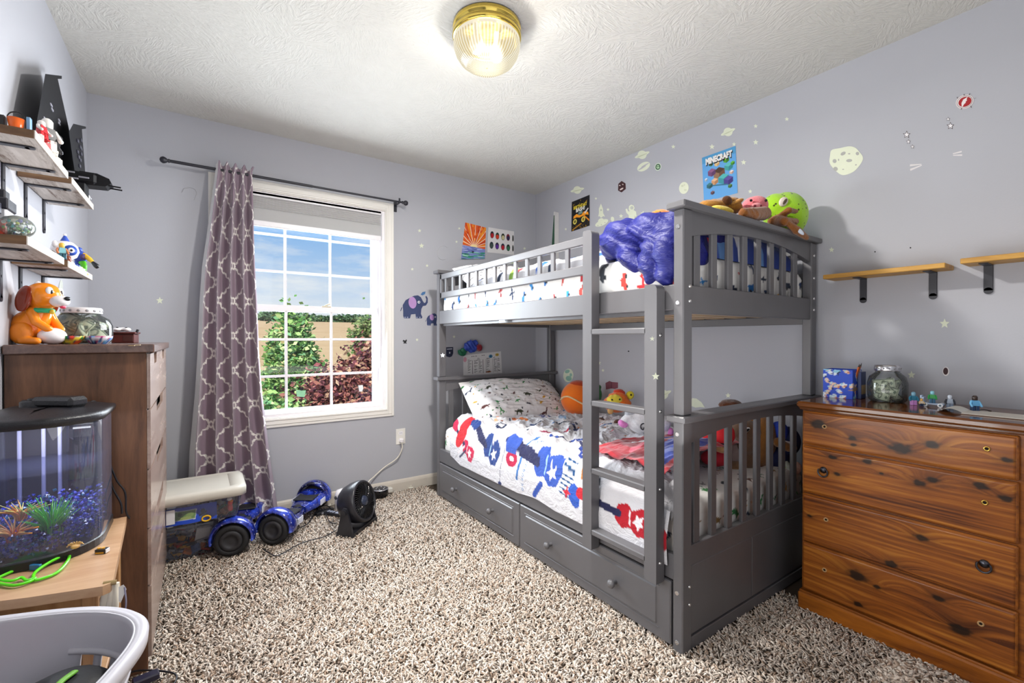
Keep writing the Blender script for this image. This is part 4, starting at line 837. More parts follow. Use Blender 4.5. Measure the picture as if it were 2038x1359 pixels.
def curtain():
    FW, FH, res = 1.15, 2.14, .0055; p = Paint(FW, FH, res, '83707e')
    a, b = .15, .1045; X = (p.X+.05) % (2*a); Y = (p.Y+.03) % (2*b); X = np.minimum(X, 2*a-X); Y = np.minimum(Y, 2*b-Y)
    st = lambda q, s, k: q*(1-k)+k*s*(np.floor(q/s)+np.clip((q/s-np.floor(q/s)-.35)/.3, 0, 1))
    q = st(X, a/3.6, .85)/a+st(Y, b/3.6, .85)/b; d = abs(q-1)*a*b/math.hypot(a, b); m = d < .0085
    for nx, ny in ((0, b), (a, 0), (0, 0)) [:2]:
        r_ = np.hypot((X-nx)/1.0, (Y-ny)/1.15); m = np.where(r_ < .021, (r_ > .010), m); 
    p.put(m, 'e9e5df'); lining = p.X < .07; p.put(lining, 'd9d7d6')
    tz = np.array([0, .045, .3, .42, .5, .62, .72, .86, 1.0]); 
    ypx = [322, 345, 470, 530, 600, 700, 780, 900, 1030]; lpx = [430, 428, 411, 402, 397, 393, 388, 377, 372]; rpx = [512, 502, 505, 507, 511, 515, 521, 536, 556]
    zl = [aY(x, y, 3.17) for x, y in zip(lpx, ypx)]; zr = [aY(x, y, 3.17) for x, y in zip(rpx, ypx)]
    z = 2.168-p.Y; L = np.interp(-z, [-q_[2] for q_ in zl], [q_[0] for q_ in zl]); R_ = np.interp(-z, [-q_[2] for q_ in zr], [q_[0] for q_ in zr])
    u = p.X/FW; t_ = p.Y/FH; ph = 2*PI*(4.6*u+.10*np.sin(t_*3+u*4))+.7; A = np.interp(t_, [0, .016, .03, .12, .5, 1], [.014, .012, .012, .026, .034, .042])*(.75+.5*vn(u*5, t_*1.2, 3))
    us = u+.045*np.sin(ph)*np.clip(t_*3, .2, 1)*np.clip(u*(1-u)*8, 0, 1)
    x = L+(R_-L)*us; y = 3.172+A*np.cos(ph)+(fbm(u*9, t_*7, 4)-.47)*.02*t_; z = np.maximum(z, .035)+.03*(vn(u*7, 0*u, 2)-.5)*np.clip((t_-.9)*10, 0, 1)-.012*np.cos(ph)*(t_ < .014)
    y = y-.05*np.clip((t_-.93)/.07, 0, 1)*vn(u*6, u, 9)
    P = np.stack([x, np.minimum(y, 3.232), z], 2); g = G(); g.grid(P)
    solo('curtain', 'mauve grey curtain with white trellis pattern, gathered at the window', 'curtain', g, colmat(.42, .2, 500, .5, 'curtain_cloth', Sheen_Weight=.4), col=p.c.reshape(-1, 3))
curtain()

# ================================================================== FISH TANK
def plan(off=0, n=10):
    x0, x1, y0, y1 = -.472-off, -.229+off, 1.634-off, 1.937+off; P = []
    for cx, cy, r, a0 in ((x1-.13-off, y0+.13+off, .13+off, -90), (x1-.025, y1-.025, .025, 0), (x0+.025, y1-.025, .025, 90), (x0+.05, y0+.05, .05, 180)):
        for k in range(n+1): a = math.radians(a0+90*k/n); P.append((cx+r*math.cos(a), cy+r*math.sin(a)))
    return P
tk = thing('fish_tank', 'small bow-front fish tank with a black lid, half full of water', 'fish tank', (-.35, 1.79, .551))
M_TANK = glass('tank_acrylic', (.94, .95, .99), 1.4, .02, .07, lin('c8ccf0')); M_BLKP = mat('1d1d22', .35, bump=.25, bs=300, name='black_plastic'); M_GLOSSK = mat('101014', .12, name='gloss_black')
g = G(); g.ring([[(x, y, z) for x, y in plan()] for z in (.566, .915)], 0, True, True, (False, False)); part('tank_wall', g, M_TANK, tk)
g = G(); g.ring([[(x, y, z) for x, y in plan(o)] for o, z in ((.003, .551), (.003, .572), (-.002, .576))], 0, False, True); part('tank_base', g, M_BLKP, tk)
g = G(); zs = [.572, .785]; g.ring([[(x, y, z) for x, y in plan(-.004)] for z in zs], 0, True, True, (False, True)); part('water', g, glass('tank_water', (.80, .82, .93), .6, .01, .03, lin('8088c0')), tk)
g = G(); g.ring([[(x, y, z) for x, y in plan(o)] for o, z in ((.004, .905), (.009, .912), (.011, .922), (.008, .928), (-.004, .931), (-.03, .940), (-.075, .945))], 0, True, True); part('lid', g, M_BLKP, tk)
g = G(); M4 = Matrix.Translation((-.335, 1.80, .945)) @ Rm(0, 0, -38).to_4x4()
g.lathe([(.036, -.006), (.036, .012), (.03, .017), (.002, .017)], M4 @ Vector((-.055, 0, 0)), 24); g.box((-.05, -.028, -.004), (.075, .028, .026), .009, M=M4); part('lamp_housing', g, M_BLKP, tk)
g = G(); q = M4 @ Vector((-.055, 0, .017)); g.lathe([(.02, 0), (.02, .003), (.015, .005), (.002, .005)], q, 20); part('lamp_button', g, M_GLOSSK, tk)
g = G(); g.box((-.33, 1.885, .70), (-.25, 1.93, .885), .008); g.box((-.32, 1.86, .83), (-.26, 1.90, .875), .01); part('filter', g, M_GLOSSK, tk)
g = G(); g.box((-.47, 1.929, .575), (-.24, 1.932, .90), .0005); part('dark_backing', g, mat('23202e', .6), tk)
for x in (-.43, -.38, -.345): g = G(); g.cyl((x, 1.90, .585), (x, 1.90, .89), .005, n=10); part('reflection_rod', g, glass('reflection_rod_clear', (.8, .82, .95), 2., .05, .35, lin('c8c8f0')), tk)  # rods added to imitate upright streaks of reflected light in the tank
lamp('tank_fill_light', 'AREA', (-.345, 1.78, .90), 1.7, (.93, .96, 1), (0, 0, 0), shape='RECTANGLE', size=.16, size_y=.16)  # area light added under the lid to brighten the dark tank
# gravel (stuff)
r = np.random.default_rng(4); pp = np.array(plan(-.012)); pts = []
while len(pts) < 2600:
    x, y = r.uniform(-.47, -.232), r.uniform(1.64, 1.93); ins = False
    for k in range(len(pp)):
        (x1, y1), (x2, y2) = pp[k], pp[k-1]
        if (y1 > y) != (y2 > y) and x < (x2-x1)*(y-y1)/(y2-y1)+x1: ins = not ins
    if ins: pts.append((x, y, .578+r.random()*(.03+.045*fbm(x*12, y*12, 2)+.05*(y-1.634)/.3)))
g = G(); cols = []; gp = np.array([lin(c) for c in ('1a1f6e', '2a2f9a', '3a48c0', '12143e', '4a3fa0', '2a6a90', '6a70d8')])
oct_ = [(1, 0, 0), (0, 1, 0), (-1, 0, 0), (0, -1, 0), (0, 0, .8), (0, 0, -.8)]; fo = [(0, 1, 4), (1, 2, 4), (2, 3, 4), (3, 0, 4), (1, 0, 5), (2, 1, 5), (3, 2, 5), (0, 3, 5)]
for p_ in pts:
    s = r.uniform(.0035, .0065); M = Rm(*(r.random(3)*360)); g.add([Vector(p_)+M @ Vector(v)*s for v in oct_], fo); cols += [gp[r.integers(0, len(gp))]]*6
solo('aquarium_gravel', 'blue and purple gravel on the bottom of the fish tank', 'gravel', g, colmat(.15, spec=.8, name='gravel_stone'), kind='stuff', col=np.array(cols))
def blades(base, n, h, spread, rad, pal, seed, w=.0035, curl=.5):
    r = random.Random(seed); g = G(); col = []
    for _ in range(n):
        a = r.uniform(0, 2*PI); l = h*r.uniform(.65, 1.05); s = spread*r.uniform(.2, 1); b = Vector(base)+Vector((math.cos(a)*rad*r.random(), math.sin(a)*rad*r.random(), 0))
        P = bez([b, b+Vector((math.cos(a)*s*.25, math.sin(a)*s*.25, l*.5)), b+Vector((math.cos(a)*s*(1+curl*.3), math.sin(a)*s*(1+curl*.3), l*(1-.25*curl*r.random())))], 8)
        n0 = g.n; g.tube(P, [w*(1-.8*(i/len(P))**2) for i in range(len(P))], 5, sy=.45); c0, c1 = (np.array(lin(c)) for c in r.choice(pal)); m = g.n-n0
        for i in range(m): f = min(1, (i//5)/len(P)); col.append(c0*(1-f)+c1*f)
    return g, np.array(col)
M_PLANT = colmat(.35, spec=.5, name='plastic_plant')
b = aY(103, 1074, 1.70); g, col = blades((b[0], b[1], .60), 80, .105, .05, .022, (('2f9a2a', '6fe048'), ('3fae30', '9af060'), ('258a28', '5fd048')), 3); solo('green_plastic_plant', 'bright green plastic grass plant in the fish tank', 'aquarium plant', g, M_PLANT, col=col)
b = aY(22, 1062, 1.685)
g, col = blades((b[0]+.004, b[1], .615), 34, .055, .055, .012, (('c8402a', 'f0a040'), ('d8602a', 'f0d070'), ('b83a3a', 'e8c060')), 5, .0045, 1.2); solo('orange_plastic_coral', 'orange and yellow plastic coral plant lower in the fish tank', 'aquarium plant', g, M_PLANT, col=col)
b = aY(42, 1028, 1.73); g, col = blades((b[0], b[1], .655), 30, .045, .045, .01, (('e0702a', 'f4c860'), ('d89030', 'd8d878'), ('c8502a', 'f0b048')), 6, .004, 1.2); solo('yellow_plastic_coral', 'yellow-tipped plastic coral plant higher in the fish tank', 'aquarium plant', g, M_PLANT, col=col)
g = G(); b = aZ(148, 1092, .582); g.ell((b[0], b[1]+.012, .584), (.010, .008, .006), None, 12, 8)
for k in range(8): a = PI*(k+.5)/8; g.tube([(b[0], b[1]+.012, .586), (b[0]+.013*math.cos(a), b[1]+.012, .588+.008*math.sin(a)), (b[0]+.017*math.cos(a), b[1]+.010, .584+.013*math.sin(a))], .0015, 5)
solo('crab_ornament', 'tiny golden crab ornament at the bottom front of the fish tank', 'ornament', g, mat('d8b070', .4))
# power leads down the side of the chest
g = G(); Y_ = 1.952; g.tube(bez([aY(172, 805, 1.9), aY(190, 800, 1.93), aY(205, 840, Y_), aY(208, 905, Y_), aY(222, 965, Y_), aY(240, 1000, 1.945), tuple(aY(243, 1022, 1.94))], 36), .003, 6)
g.tube(bez([aY(203, 850, Y_), aY(215, 910, Y_), aY(232, 955, Y_), aY(249, 980, Y_), aY(251, 1018, 1.945), aY(258, 1032, 1.945)], 30), .0028, 6); solo('tank_power_leads', 'thin black leads hanging beside the fish tank against the chest', 'cord', g, M_BLKP)
# things on the nightstand
Z0 = .5505
gl_ = thing('green_glasses', 'lime green toy glasses frame lying on the nightstand', 'glasses', aZ(60, 1140, Z0)); M_LIME = mat('5fe018', .25, name='lime_plastic')
def zt(px, py, z): return Vector(aZ(px, py, z))
g = G(); g.tube(bez([zt(139, 1103, .558), zt(134, 1117, .556), zt(112, 1140, .555), zt(74, 1154, .555), zt(66, 1150, .556), zt(72, 1137, .558), zt(100, 1118, .562), zt(130, 1104, .562), zt(139, 1103, .558)], 48), .0036, 8)
g.tube(bez([zt(70, 1150, .556), zt(60, 1157, .556), zt(28, 1165, .556), zt(-6, 1160, .556), zt(-20, 1156, .556), zt(-8, 1152, .56), zt(22, 1156, .558), zt(42, 1149, .558), zt(53, 1155, .556), zt(70, 1150, .556)], 44), .0034, 8); part('lens_rims', g, M_LIME, gl_)
g = G(); g.tube(bez([zt(140, 1099, .562), zt(128, 1095, .566), zt(90, 1105, .567), zt(40, 1119, .567), zt(-15, 1138, .566)], 30), .0042, 8, sy=1.5); part('temple', g, M_LIME, gl_); g = G(); g.tube(bez([zt(138, 1101, .558), zt(100, 1108, .556), zt(50, 1126, .556), zt(-10, 1152, .556)], 26), .0036, 8); part('temple', g, M_LIME, gl_)
t_ = NT('blue_clear_plastic'); t_.bsdf(t_.mix(t_.noise(t_.coord(), 30).outputs[0], lin('2a7ab8'), lin('4aa0d8')), .15, 0, .5, Transmission_Weight=.4); c = zt(71, 1134, Z0); g = G(); g.box((-.013, -.004, 0), (.013, .004, .014), .001, M=frame(c, Rm(0, 0, -35))); solo('blue_toy_brick', 'clear blue toy brick seen through the green glasses', 'toy brick', g, t_.m)
c = zt(203, 1100, Z0); br = thing('toy_brick', 'small black, white and yellow toy brick near the nightstand corner', 'toy brick', c); Mx = frame(c, Rm(0, 0, -25)); g = G(); g.box((-.013, -.008, .0), (.013, .008, .012), .001, M=Mx); part('brick', g, mat('1c1a20', .3), br)
g = G(); g.box((-.011, -.0085, .001), (.009, -.0079, .005), .0002, M=Mx); [g.cyl(Mx @ Vector((x, 0, .012)), Mx @ Vector((x, 0, .0145)), .004, n=12) for x in (-.007, .003)]; part('studs', g, mat('e0a020', .3), br); g = G(); g.box((.0125, -.0075, .001), (.0145, .0075, .011), .0005, M=Mx); part('end_plate', g, mat('e6e6ea', .3), br)
# things hanging on the nightstand's side
hb = thing('hanging_cloth_straps', 'off-white rolled straps hanging on the nightstand side', 'straps', aY(218, 1190, 1.47)); M_OFF = mat('d6cfc0', .8, bump=.2, name='offwhite_cloth')
for a_, b_ in (((212, 1158), (204, 1215)), ((222, 1162), (214, 1228)), ((230, 1160), (226, 1232))): g = G(); g.tube(bez([aY(*a_, 1.455), aY((a_[0]+b_[0])/2+1, (a_[1]+b_[1])/2, 1.45), aY(*b_, 1.455)], 8), .008, 10); part('strap', g, M_OFF, hb)
g = G(); g.tube([aY(x, y, 1.445) for x, y in ((205, 1162), (232, 1158))], .006, 8); part('strap_ring', g, mat('a08a60', .4, .6), hb)
g = G(); g.prism([tuple(q) for q in ((236, 1168), (246, 1163), (252, 1172), (240, 1200), (236, 1196))], lambda u, w, d: tuple(aY(u, w, 1.44+d)), 0, .002); solo('paper_tag', 'white paper tag beside the hanging straps', 'tag', g, mat('e9e6e0', .7))
g = G(); g.prism([(248, 1252), (262, 1256), (262, 1262), (247, 1288), (242, 1284), (244, 1256)], lambda u, w, d: tuple(aY(u, w, 1.44+d)), 0, .003); g.tube(bez([aY(248, 1168, 1.44), aY(251, 1200, 1.435), aY(247, 1230, 1.44), aY(247, 1254, 1.441)], 16), .0018, 6); solo('luggage_tag', 'grey-violet plastic tag on a black loop above the laundry basket rim', 'tag', g, mat('8a88a0', .4))

# ================================================================== LAUNDRY BASKET
def bplan(k, n=160, cx=-.40, cy=1.205, a=.285, b=.222, rot=-20, e=2.7):
    P = []; ca, sa = math.cos(math.radians(rot)), math.sin(math.radians(rot))
    for i in range(n):
        th = 2*PI*i/n; c, s = math.cos(th), math.sin(th); x = a*k*math.copysign(abs(c)**(2/e), c); y = (b-(1-k)*a)*math.copysign(abs(s)**(2/e), s); P.append((cx+x*ca-y*sa, cy+x*sa+y*ca))
    return P
lb = thing('laundry_basket', 'pale grey plastic laundry basket with slotted sides', 'laundry basket', (-.40, 1.205, 0)); M_BASK = mat('c9c8d0', .35, var=.04, name='basket_plastic')
nz = 44; zs = [.012+(.518)*k/nz for k in range(nz+1)]; g = G(); N = 160
rings = [bplan(.80+.2*(z/.53)) for z in zs]; V = [(x, y, z) for R_, z in zip(rings, zs) for x, y in R_]; F = []
for i in range(nz):
    for j in range(N):
        z = zs[i]; jj = j % 40; slot = (.31 < z < .437) and any(s <= jj < s+3 for s in (8, 13, 18, 23, 28)); slot |= (.08 < z < .27) and any(s <= jj < s+3 for s in (8, 13, 18, 23, 28))
        if slot: continue
        F.append((i*N+j, i*N+(j+1) % N, (i+1)*N+(j+1) % N, (i+1)*N+j))
g.add(V, F, 0, True); g.add([(x, y, .012) for x, y in rings[0]], [tuple(range(N))]); bm_ = part('basket_body', g, M_BASK, lb)
md = bm_.modifiers.new('thick', 'SOLIDIFY'); md.thickness = .003
g = G(); g.ring([[(x, y, z) for x, y in bplan(k)] for k, z in ((1.0, .502), (1.04, .498), (1.07, .506), (1.075, .525), (1.05, .533), (1.005, .531), (.985, .522), (.99, .502), (1.0, .502))], 0, True, True, (False, False)); part('rim', g, M_BASK, lb)
for s in (0, 40, 80, 120): g = G(); g.tube([(x, y, .452) for x, y in bplan(.955)][s+4:s+34], .007, 6); part('slot_border', g, M_BASK, lb)
b = blob([((-.225, 1.22, .425), (.085, .08, .05)), ((-.25, 1.16, .40), (.06, .08, .05)), ((-.29, 1.26, .40), (.05, .05, .04))], .008); rumple(b, .02, 16, 4); solo('black_shoe', 'black shoe with a green stripe lying in the laundry basket', 'shoe', b, mat('1c1e22', .6, bump=.3, name='black_canvas'))
g = G(); g.tube(bez([(-.243, 1.165, .462), (-.222, 1.20, .476), (-.205, 1.235, .472)], 10), .007, 8, sy=.5); solo('shoe_stripe', 'green reflective stripe strap across the black shoe', 'strap', g, mat('6fae3a', .4))
b = blob([((-.36, 1.17, .36), (.11, .13, .045)), ((-.32, 1.08, .36), (.10, .1, .05))], .012); rumple(b, .03, 12, 7, 'ridge'); solo('red_garment', 'red garment crumpled in the laundry basket', 'clothing', b, mat('d8301c', .8, name='red_cloth'))
b = blob([((-.37, 1.28, .375), (.05, .05, .04)), ((-.33, 1.30, .37), (.04, .04, .03))], .01); rumple(b, .02, 15, 9); solo('black_garment', 'black rolled garment at the back of the laundry basket', 'clothing', b, mat('15151a', .8))
b = blob([((-.39, 1.20, .20), (.20, .14, .15))], .02); rumple(b, .04, 9, 2, 'ridge'); solo('laundry_pile', 'dark laundry filling the bottom of the basket', 'clothing', b, mat('3a3640', .9), kind='stuff')
g = G(); g.tube(bez([aZ(238, 1352, .022), aZ(262, 1337, .022), aZ(300, 1334, .024), aZ(348, 1341, .022), aZ(343, 1365, .02), aZ(300, 1400, .02)], 40), .003, 6); solo('black_floor_cord', 'black cord looped on the carpet in front of the tall chest', 'cord', g, M_BLKP)
g = G(); c = zt(290, 1357, .012); g.box((-.035, -.018, 0), (.035, .018, .022), .004, M=frame(c, Rm(0, 0, 10))); solo('power_adapter', 'small dark power adapter on the carpet by the tall chest', 'adapter', g, mat('1e1c34', .4))

# ================================================================== CHEST-TOP THINGS
ZT = 1.1175
M_ORG = mat('f08a1e', .14, name='orange_glaze', var=.06); M_BRN = mat('7c2a10', .12, name='brown_glaze'); M_WHG = mat('ece8ea', .12, name='white_glaze', var=.03)
dog = thing('dog_figurine', 'shiny orange and white toy dog sitting on the tall chest', 'toy dog', (-.418, 2.06, ZT)); MD = Matrix.Translation((-.418, 2.06, ZT)) @ Rm(0, 0, -33).to_4x4()
def dp(*p): return tuple(MD @ Vector(p))
M3 = Rm(0, 0, -33)
def dl(pts): return [dp(*p) for p in pts]
b = blob([(dp(-.03, 0, .055), (.047, .045, .055), M3), ('limb', dl([(-.025, 0, .06), (-.005, 0, .1), (.005, 0, .125)]), [.045, .034, .024]), ((dp(.012, 0, .155)), (.047, .044, .043), M3), (dp(-.02, 0, .15), (.03, .04, .035), M3)], .0035, 5); part('body', b, M_ORG, dog)
for s in (-1, 1):
    b = blob([(dp(-.022, .036*s, .036), (.036, .018, .036), M3), ('limb', dl([(-.012, .042*s, .012), (.035, .046*s, .011)]), [.0125, .0115])], .003, 4); part('hind_leg', b, M_ORG, dog)
    b = blob([('limb', dl([(.0, .026*s, .105), (.018, .03*s, .07), (.045, .02*s, .048)]), [.015, .0125, .012])], .003, 4); part('front_leg', b, M_ORG, dog)
    g = G(); g.ell(dp(-.006, .044*s, .143), (.024, .010, .042), M3 @ Rm(8*s, 6, 0), 20, 14); part('ear', g, M_BRN, dog)
    g = G(); g.ell(dp(.046, .017*s, .168), (.008, .011, .015), M3); part('eye', g, M_WHG, dog); g = G(); g.ell(dp(.052, .016*s, .166), (.0035, .005, .008), M3); part('pupil', g, M_GLOSSK, dog)
g = G(); g.ell(dp(.038, 0, .026), (.036, .034, .027), M3); part('belly', g, M_WHG, dog); g = G(); g.ell(dp(.062, 0, .138), (.026, .024, .019), M3); part('muzzle', g, M_WHG, dog)
g = G(); g.ell(dp(.086, 0, .146), (.007, .010, .007), M3); part('nose', g, M_GLOSSK, dog); g = G(); g.ell(dp(.072, 0, .120), (.007, .009, .006), M3); part('tongue', g, mat('d83a5a', .2), dog)
g = G(); g.lathe([(.029, -.006), (.033, -.002), (.033, .005), (.029, .009)], dp(.004, 0, .106), 24, caps=(False, False)); part('collar', g, mat('2fae7a', .25), dog); g = G(); g.ell(dp(.038, 0, .104), (.006, .007, .008), M3); part('collar_tag', g, mat('e8c83a', .25), dog)
g = G(); g.tube(bez(dl([(-.07, .0, .02), (-.09, 0, .018), (-.12, 0, .02)]), 8), .006, 8); part('tail', g, mat('2a2020', .4), dog); g = G(); g.lathe([(.011, .0), (.008, .006), (.003, .01)], dp(-.005, 0, .192), 14); part('tuft', g, M_WHG, dog)
# money jar
M_JAR = glass('jar_glass', (.93, .95, .95), 1.5, .02, .06, lin('d0d8dc'))
def jar(name, label, c, R_, H, rim, lidmat, seed, nb=13):
    j = thing(name, label, 'jar', c); g = G(); c = Vector(c)
    g.lathe([(R_*.82, .001), (R_*.95, H*.06), (R_, H*.25), (R_, H*.5), (R_*.9, H*.68), (rim*1.02, H*.8), (rim*.98, H*.86), (rim*1.0, H*.9)], c, 40, caps=(True, False)); part('jar_body', g, M_JAR, j)
    g = G(); g.lathe([(rim*1.08, H*.84), (rim*1.1, H*.86), (rim*1.1, H*.965), (rim*1.04, H), (rim*.3, H)], c, 40); part('lid', g, lidmat, j)
    g = G(); [g.ell(c+Vector((rim*1.1*math.cos(a), rim*1.1*math.sin(a), H*.91)), (rim*.03, rim*.10, rim*.085), Rm(0, 0, math.degrees(a)), 10, 6) for a in [2*PI*k/16 for k in range(16)]]; part('lid_bumps', g, mat('8c8c90', .4), j)
    return j
def bill(c, w, h, M, seed, label, grp):
    p = Paint(w, h, w/44, 'b9c0a4'); p.line([(.05*w, .07*h), (.95*w, .07*h), (.95*w, .93*h), (.05*w, .93*h), (.05*w, .07*h)], .03*w, '4c5a48'); p.ell(w*.5, h*.5, w*.13, h*.36, '66705c'); p.ell(w*.5, h*.52, w*.07, h*.22, 'b0b49c'); p.ell(w*.15, h*.5, w*.07, h*.16, '5a6a54'); p.ell(w*.85, h*.5, w*.07, h*.16, '5a6a54')
    u, v = p.X/p.w-.5, p.Y/p.h-.5; r = random.Random(seed); k = r.uniform(-1, 1); P = np.stack([u*w, v*h, (np.cos(u*PI*r.uniform(.6, 1.3))*k+.4*np.sin(v*3+u*4))*w*.16], 2)
    Q = P.reshape(-1, 3) @ np.array(M).T+np.array(c); g = G(); g.grid(Q.reshape(P.shape)); return solo('dollar_bill', label, 'banknote', g, colmat(.8, name='banknote_paper'), grp, col=p.c.reshape(-1, 3))
c1 = aY(172, 678, 2.29); c1 = (c1[0]-.012, 2.29, ZT); jar('money_jar', 'large clear jar of banknotes with a white lid on the tall chest', c1, .088, .132, .053, mat('d4d4d8', .3), 1)
for k in range(9): a = k*2.4; bill((c1[0]+.03*math.cos(a), c1[1]+.03*math.sin(a)-.012, ZT+.035+.006*k), .105, .05, Rm(55+25*math.sin(k*2.1), 40*math.cos(k*1.7), 50*k), k, 'banknote crammed in the white-lidded jar on the tall chest', 'banknotes in the white-lidded jar')
def bowl(label, px, Y, R_, pal, seed):
    c = aY(px, 678, Y); c = (c[0], Y, ZT); g = G(); r = random.Random(seed); n = 40; prof = [(R_*.55, 0), (R_*.75, .008), (R_*.95, .018), (R_*1.0, .027), (R_*.92, .027), (R_*.7, .012), (R_*.2, .008)]
    g.lathe(prof, c, n); col = []; pl = [np.array(lin(x)) for x in pal]
    for i in range(len(prof)):
        for k in range(n): col.append(pl[int(vn(i*.9, k*.32, seed)*len(pl)*.999+.35*r.random()) % len(pl)])
    m = len(g.v)-len(col); col += col[:n]+col[-n:] if m == 2*n else [pl[0]]*m; V = np.array(g.v)+np.array([[0, 0, 0]]); return solo('clay_bowl', label, 'bowl', g, colmat(.3, name='glazed_clay'), 'painted clay bowls', col=np.array(col))
bowl('orange, yellow and green clay bowl next to the toy dog', 141, 2.06, .036, ('e07020', 'f0a030', '2f7a3a', 'e8d040', '1f2f5a', 'c83a2a'), 3); bowl('blue, purple and white clay bowl in front of the money jar', 196, 2.075, .038, ('2f4fae', '4a8ad0', 'b02a6a', 'e8e8f0', '2a2f6a', '6fb0d8'), 6)
c = aY(248, 678, 2.52); bx = thing('small_wooden_box', 'small dark red wooden box at the back corner of the tall chest', 'box', (c[0], 2.52, ZT)); Mx = frame((c[0], 2.52, ZT), Rm(0, 0, -8)); M_MAR = wood('maroon_wood', lin('3a1414'), lin('6a2c28'), 'X', 1.5, .3)
g = G(); g.box((-.035, -.035, .0), (.04, .035, .038), .002, M=Mx); part('box_body', g, M_MAR, bx); g = G(); g.box((-.04, -.04, .038), (.045, .04, .046), .002, M=Mx); part('lid', g, M_MAR, bx); g = G(); g.box((.004, -.0365, .006), (.036, -.0352, .03), .0004, M=Mx); part('drawer_front', g, mat('4a2420', .4), bx)
ct = thing('game_controller', 'white toy controller lying on the small wooden box', 'controller', tuple(Mx @ Vector((-.005, 0, .046)))); b = blob([(tuple(Mx @ Vector((-.022, -.01, .056))), (.016, .018, .009)), (tuple(Mx @ Vector((.012, -.014, .056))), (.014, .016, .009)), (tuple(Mx @ Vector((-.005, -.005, .057))), (.02, .012, .009))], .003); part('shell', b, M_WHG, ct)
g = G(); [g.ell(tuple(Mx @ Vector((x, -.016, .063))), (.005, .005, .004), None, 10, 6) for x in (-.02, .01)]; part('thumb_sticks', g, M_GLOSSK, ct); g = G(); g.box((.022, -.02, .047), (.028, .0, .07), .001, M=Mx @ Rm(0, 20, 0).to_4x4()); part('grip', g, M_GLOSSK, ct)
for k, (px, c_) in enumerate(((283, 'c9b48c'), (272, 'a88a5a'))): q = aX(px, 681+k, CX+.012); g = G(); g.box((q[0]-.016, q[1]-.012, 1.1172), (q[0]-.004, q[1]+.012, 1.1186), .0003); solo('sticker_scrap', ('pale torn sticker scrap nearest the chest corner', 'brown torn sticker scrap at the chest top edge')[k], 'sticker', g, mat(c_, .7))

# ================================================================== SHELF TOYS
def fig(name, label, c, h, cols, rz=0, tilt=(0, 0), group=None, cat='toy figure', pose=1):
    f = thing(name, label, cat, c, group); f.rotation_euler = (math.radians(tilt[0]), math.radians(tilt[1]), math.radians(rz)); ORG[f.name] = (0, 0, 0); s = h/.04
    hd, to, ar, lg = [mat(x, .25) for x in cols[:4]]
    g = G(); g.lathe([(.0035*s, .0275*s), (.0052*s, .029*s), (.0054*s, .0365*s), (.0042*s, .0385*s), (.0025*s, .04*s)], (0, 0, 0), 14); part('head', g, hd, f)
    g = G(); g.prism([(-.0075*s, .0145*s), (.0075*s, .0145*s), (.0055*s, .028*s), (-.0055*s, .028*s)], lambda u, w, d: (u, d, w), -.0042*s, .0042*s); part('torso', g, to, f)
    for q in (-1, 1):
        g = G(); g.tube([(q*.0068*s, 0, .0265*s), (q*.0098*s, -.002*s*pose, .02*s), (q*.0095*s, -.006*s*pose, .0155*s)], [.0027*s, .0025*s, .0023*s], 8); g.ell((q*.0095*s, -.007*s*pose, .0145*s), .0026*s, None, 8, 6); part('arm', g, ar, f)
        g = G(); g.box((q*.0041*s-.0036*s, -.0042*s, 0), (q*.0041*s+.0036*s, .0042*s, .0145*s), .0008*s); g.box((q*.0041*s-.0036*s, -.0062*s, 0), (q*.0041*s+.0036*s, -.004*s, .003*s), .0005*s); part('leg', g, lg, f)
    return f
ZS = 1.6818
q = lambda px, py, X: aX(px, py, X)
fig('toy_figure', 'red and white toy figure at the near corner of the upper shelf', (-.357, 1.80, ZS+.012), .062, ('e8e4e0', 'c0202c', 'e8e4e0', 'c8202a'), 60, (-14, 12))
fig('toy_figure', 'white-helmeted toy figure standing behind the red one on the upper shelf', (-.36, 1.862, ZS), .095, ('efece6', '2a2a30', 'efece6', 'e8e6e0'), 40, (0, 0))
fig('toy_figure', 'cream toy figure leaning over the edge of the upper shelf', (-.356, 1.90, ZS+.004), .055, ('e8e2d0', 'e8e6e2', 'd8c8a8', 'e9e4d8'), 80, (-20, 0))
fig('toy_figure', 'black-bodied toy figure with pale legs next to the toy ship', (-.362, 1.935, ZS), .075, ('2a2a30', '26262c', '2a2a30', 'd8cfb8'), 100, (10, -10))
for k, (y, cc, lb_) in enumerate(((1.775, 'f0eee8', 'white toy block under the red toy figure'), (1.835, 'b01c28', 'red and white toy block on the upper shelf edge'), (1.965, 'e6dfcf', 'cream toy block on the upper shelf edge'), (1.99, 'f0ece0', 'small white toy block furthest along the upper shelf edge'))):
    g = G(); Mx = frame((-.362, y, ZS+.0005), Rm(0, 0, 20+30*k)); g.box((-.011, -.009, 0), (.011, .009, .016), .001, M=Mx); [g.cyl(Mx @ Vector((x, 0, .016)), Mx @ Vector((x, 0, .019)), .004, n=10) for x in (-.005, .005)]; solo('toy_block', lb_, 'toy block', g, mat(cc, .25))
bk = thing('toy_bucket', 'tiny orange toy bucket with a black handle on the upper shelf', 'toy bucket', (-.388, 1.708, ZS)); bc = Vector((bk.location.x, bk.location.y, ZS)); g = G(); g.lathe([(.013, 0), (.017, .026), (.015, .026), (.011, .003)], bc, 18); part('pail', g, mat('e8661c', .3), bk); g = G(); g.tube([bc+Vector((.016*math.cos(a), 0, .026+.018*math.sin(a))) for a in [PI*k/10 for k in range(11)]], .0015, 6); part('handle', g, M_GLOSSK, bk)
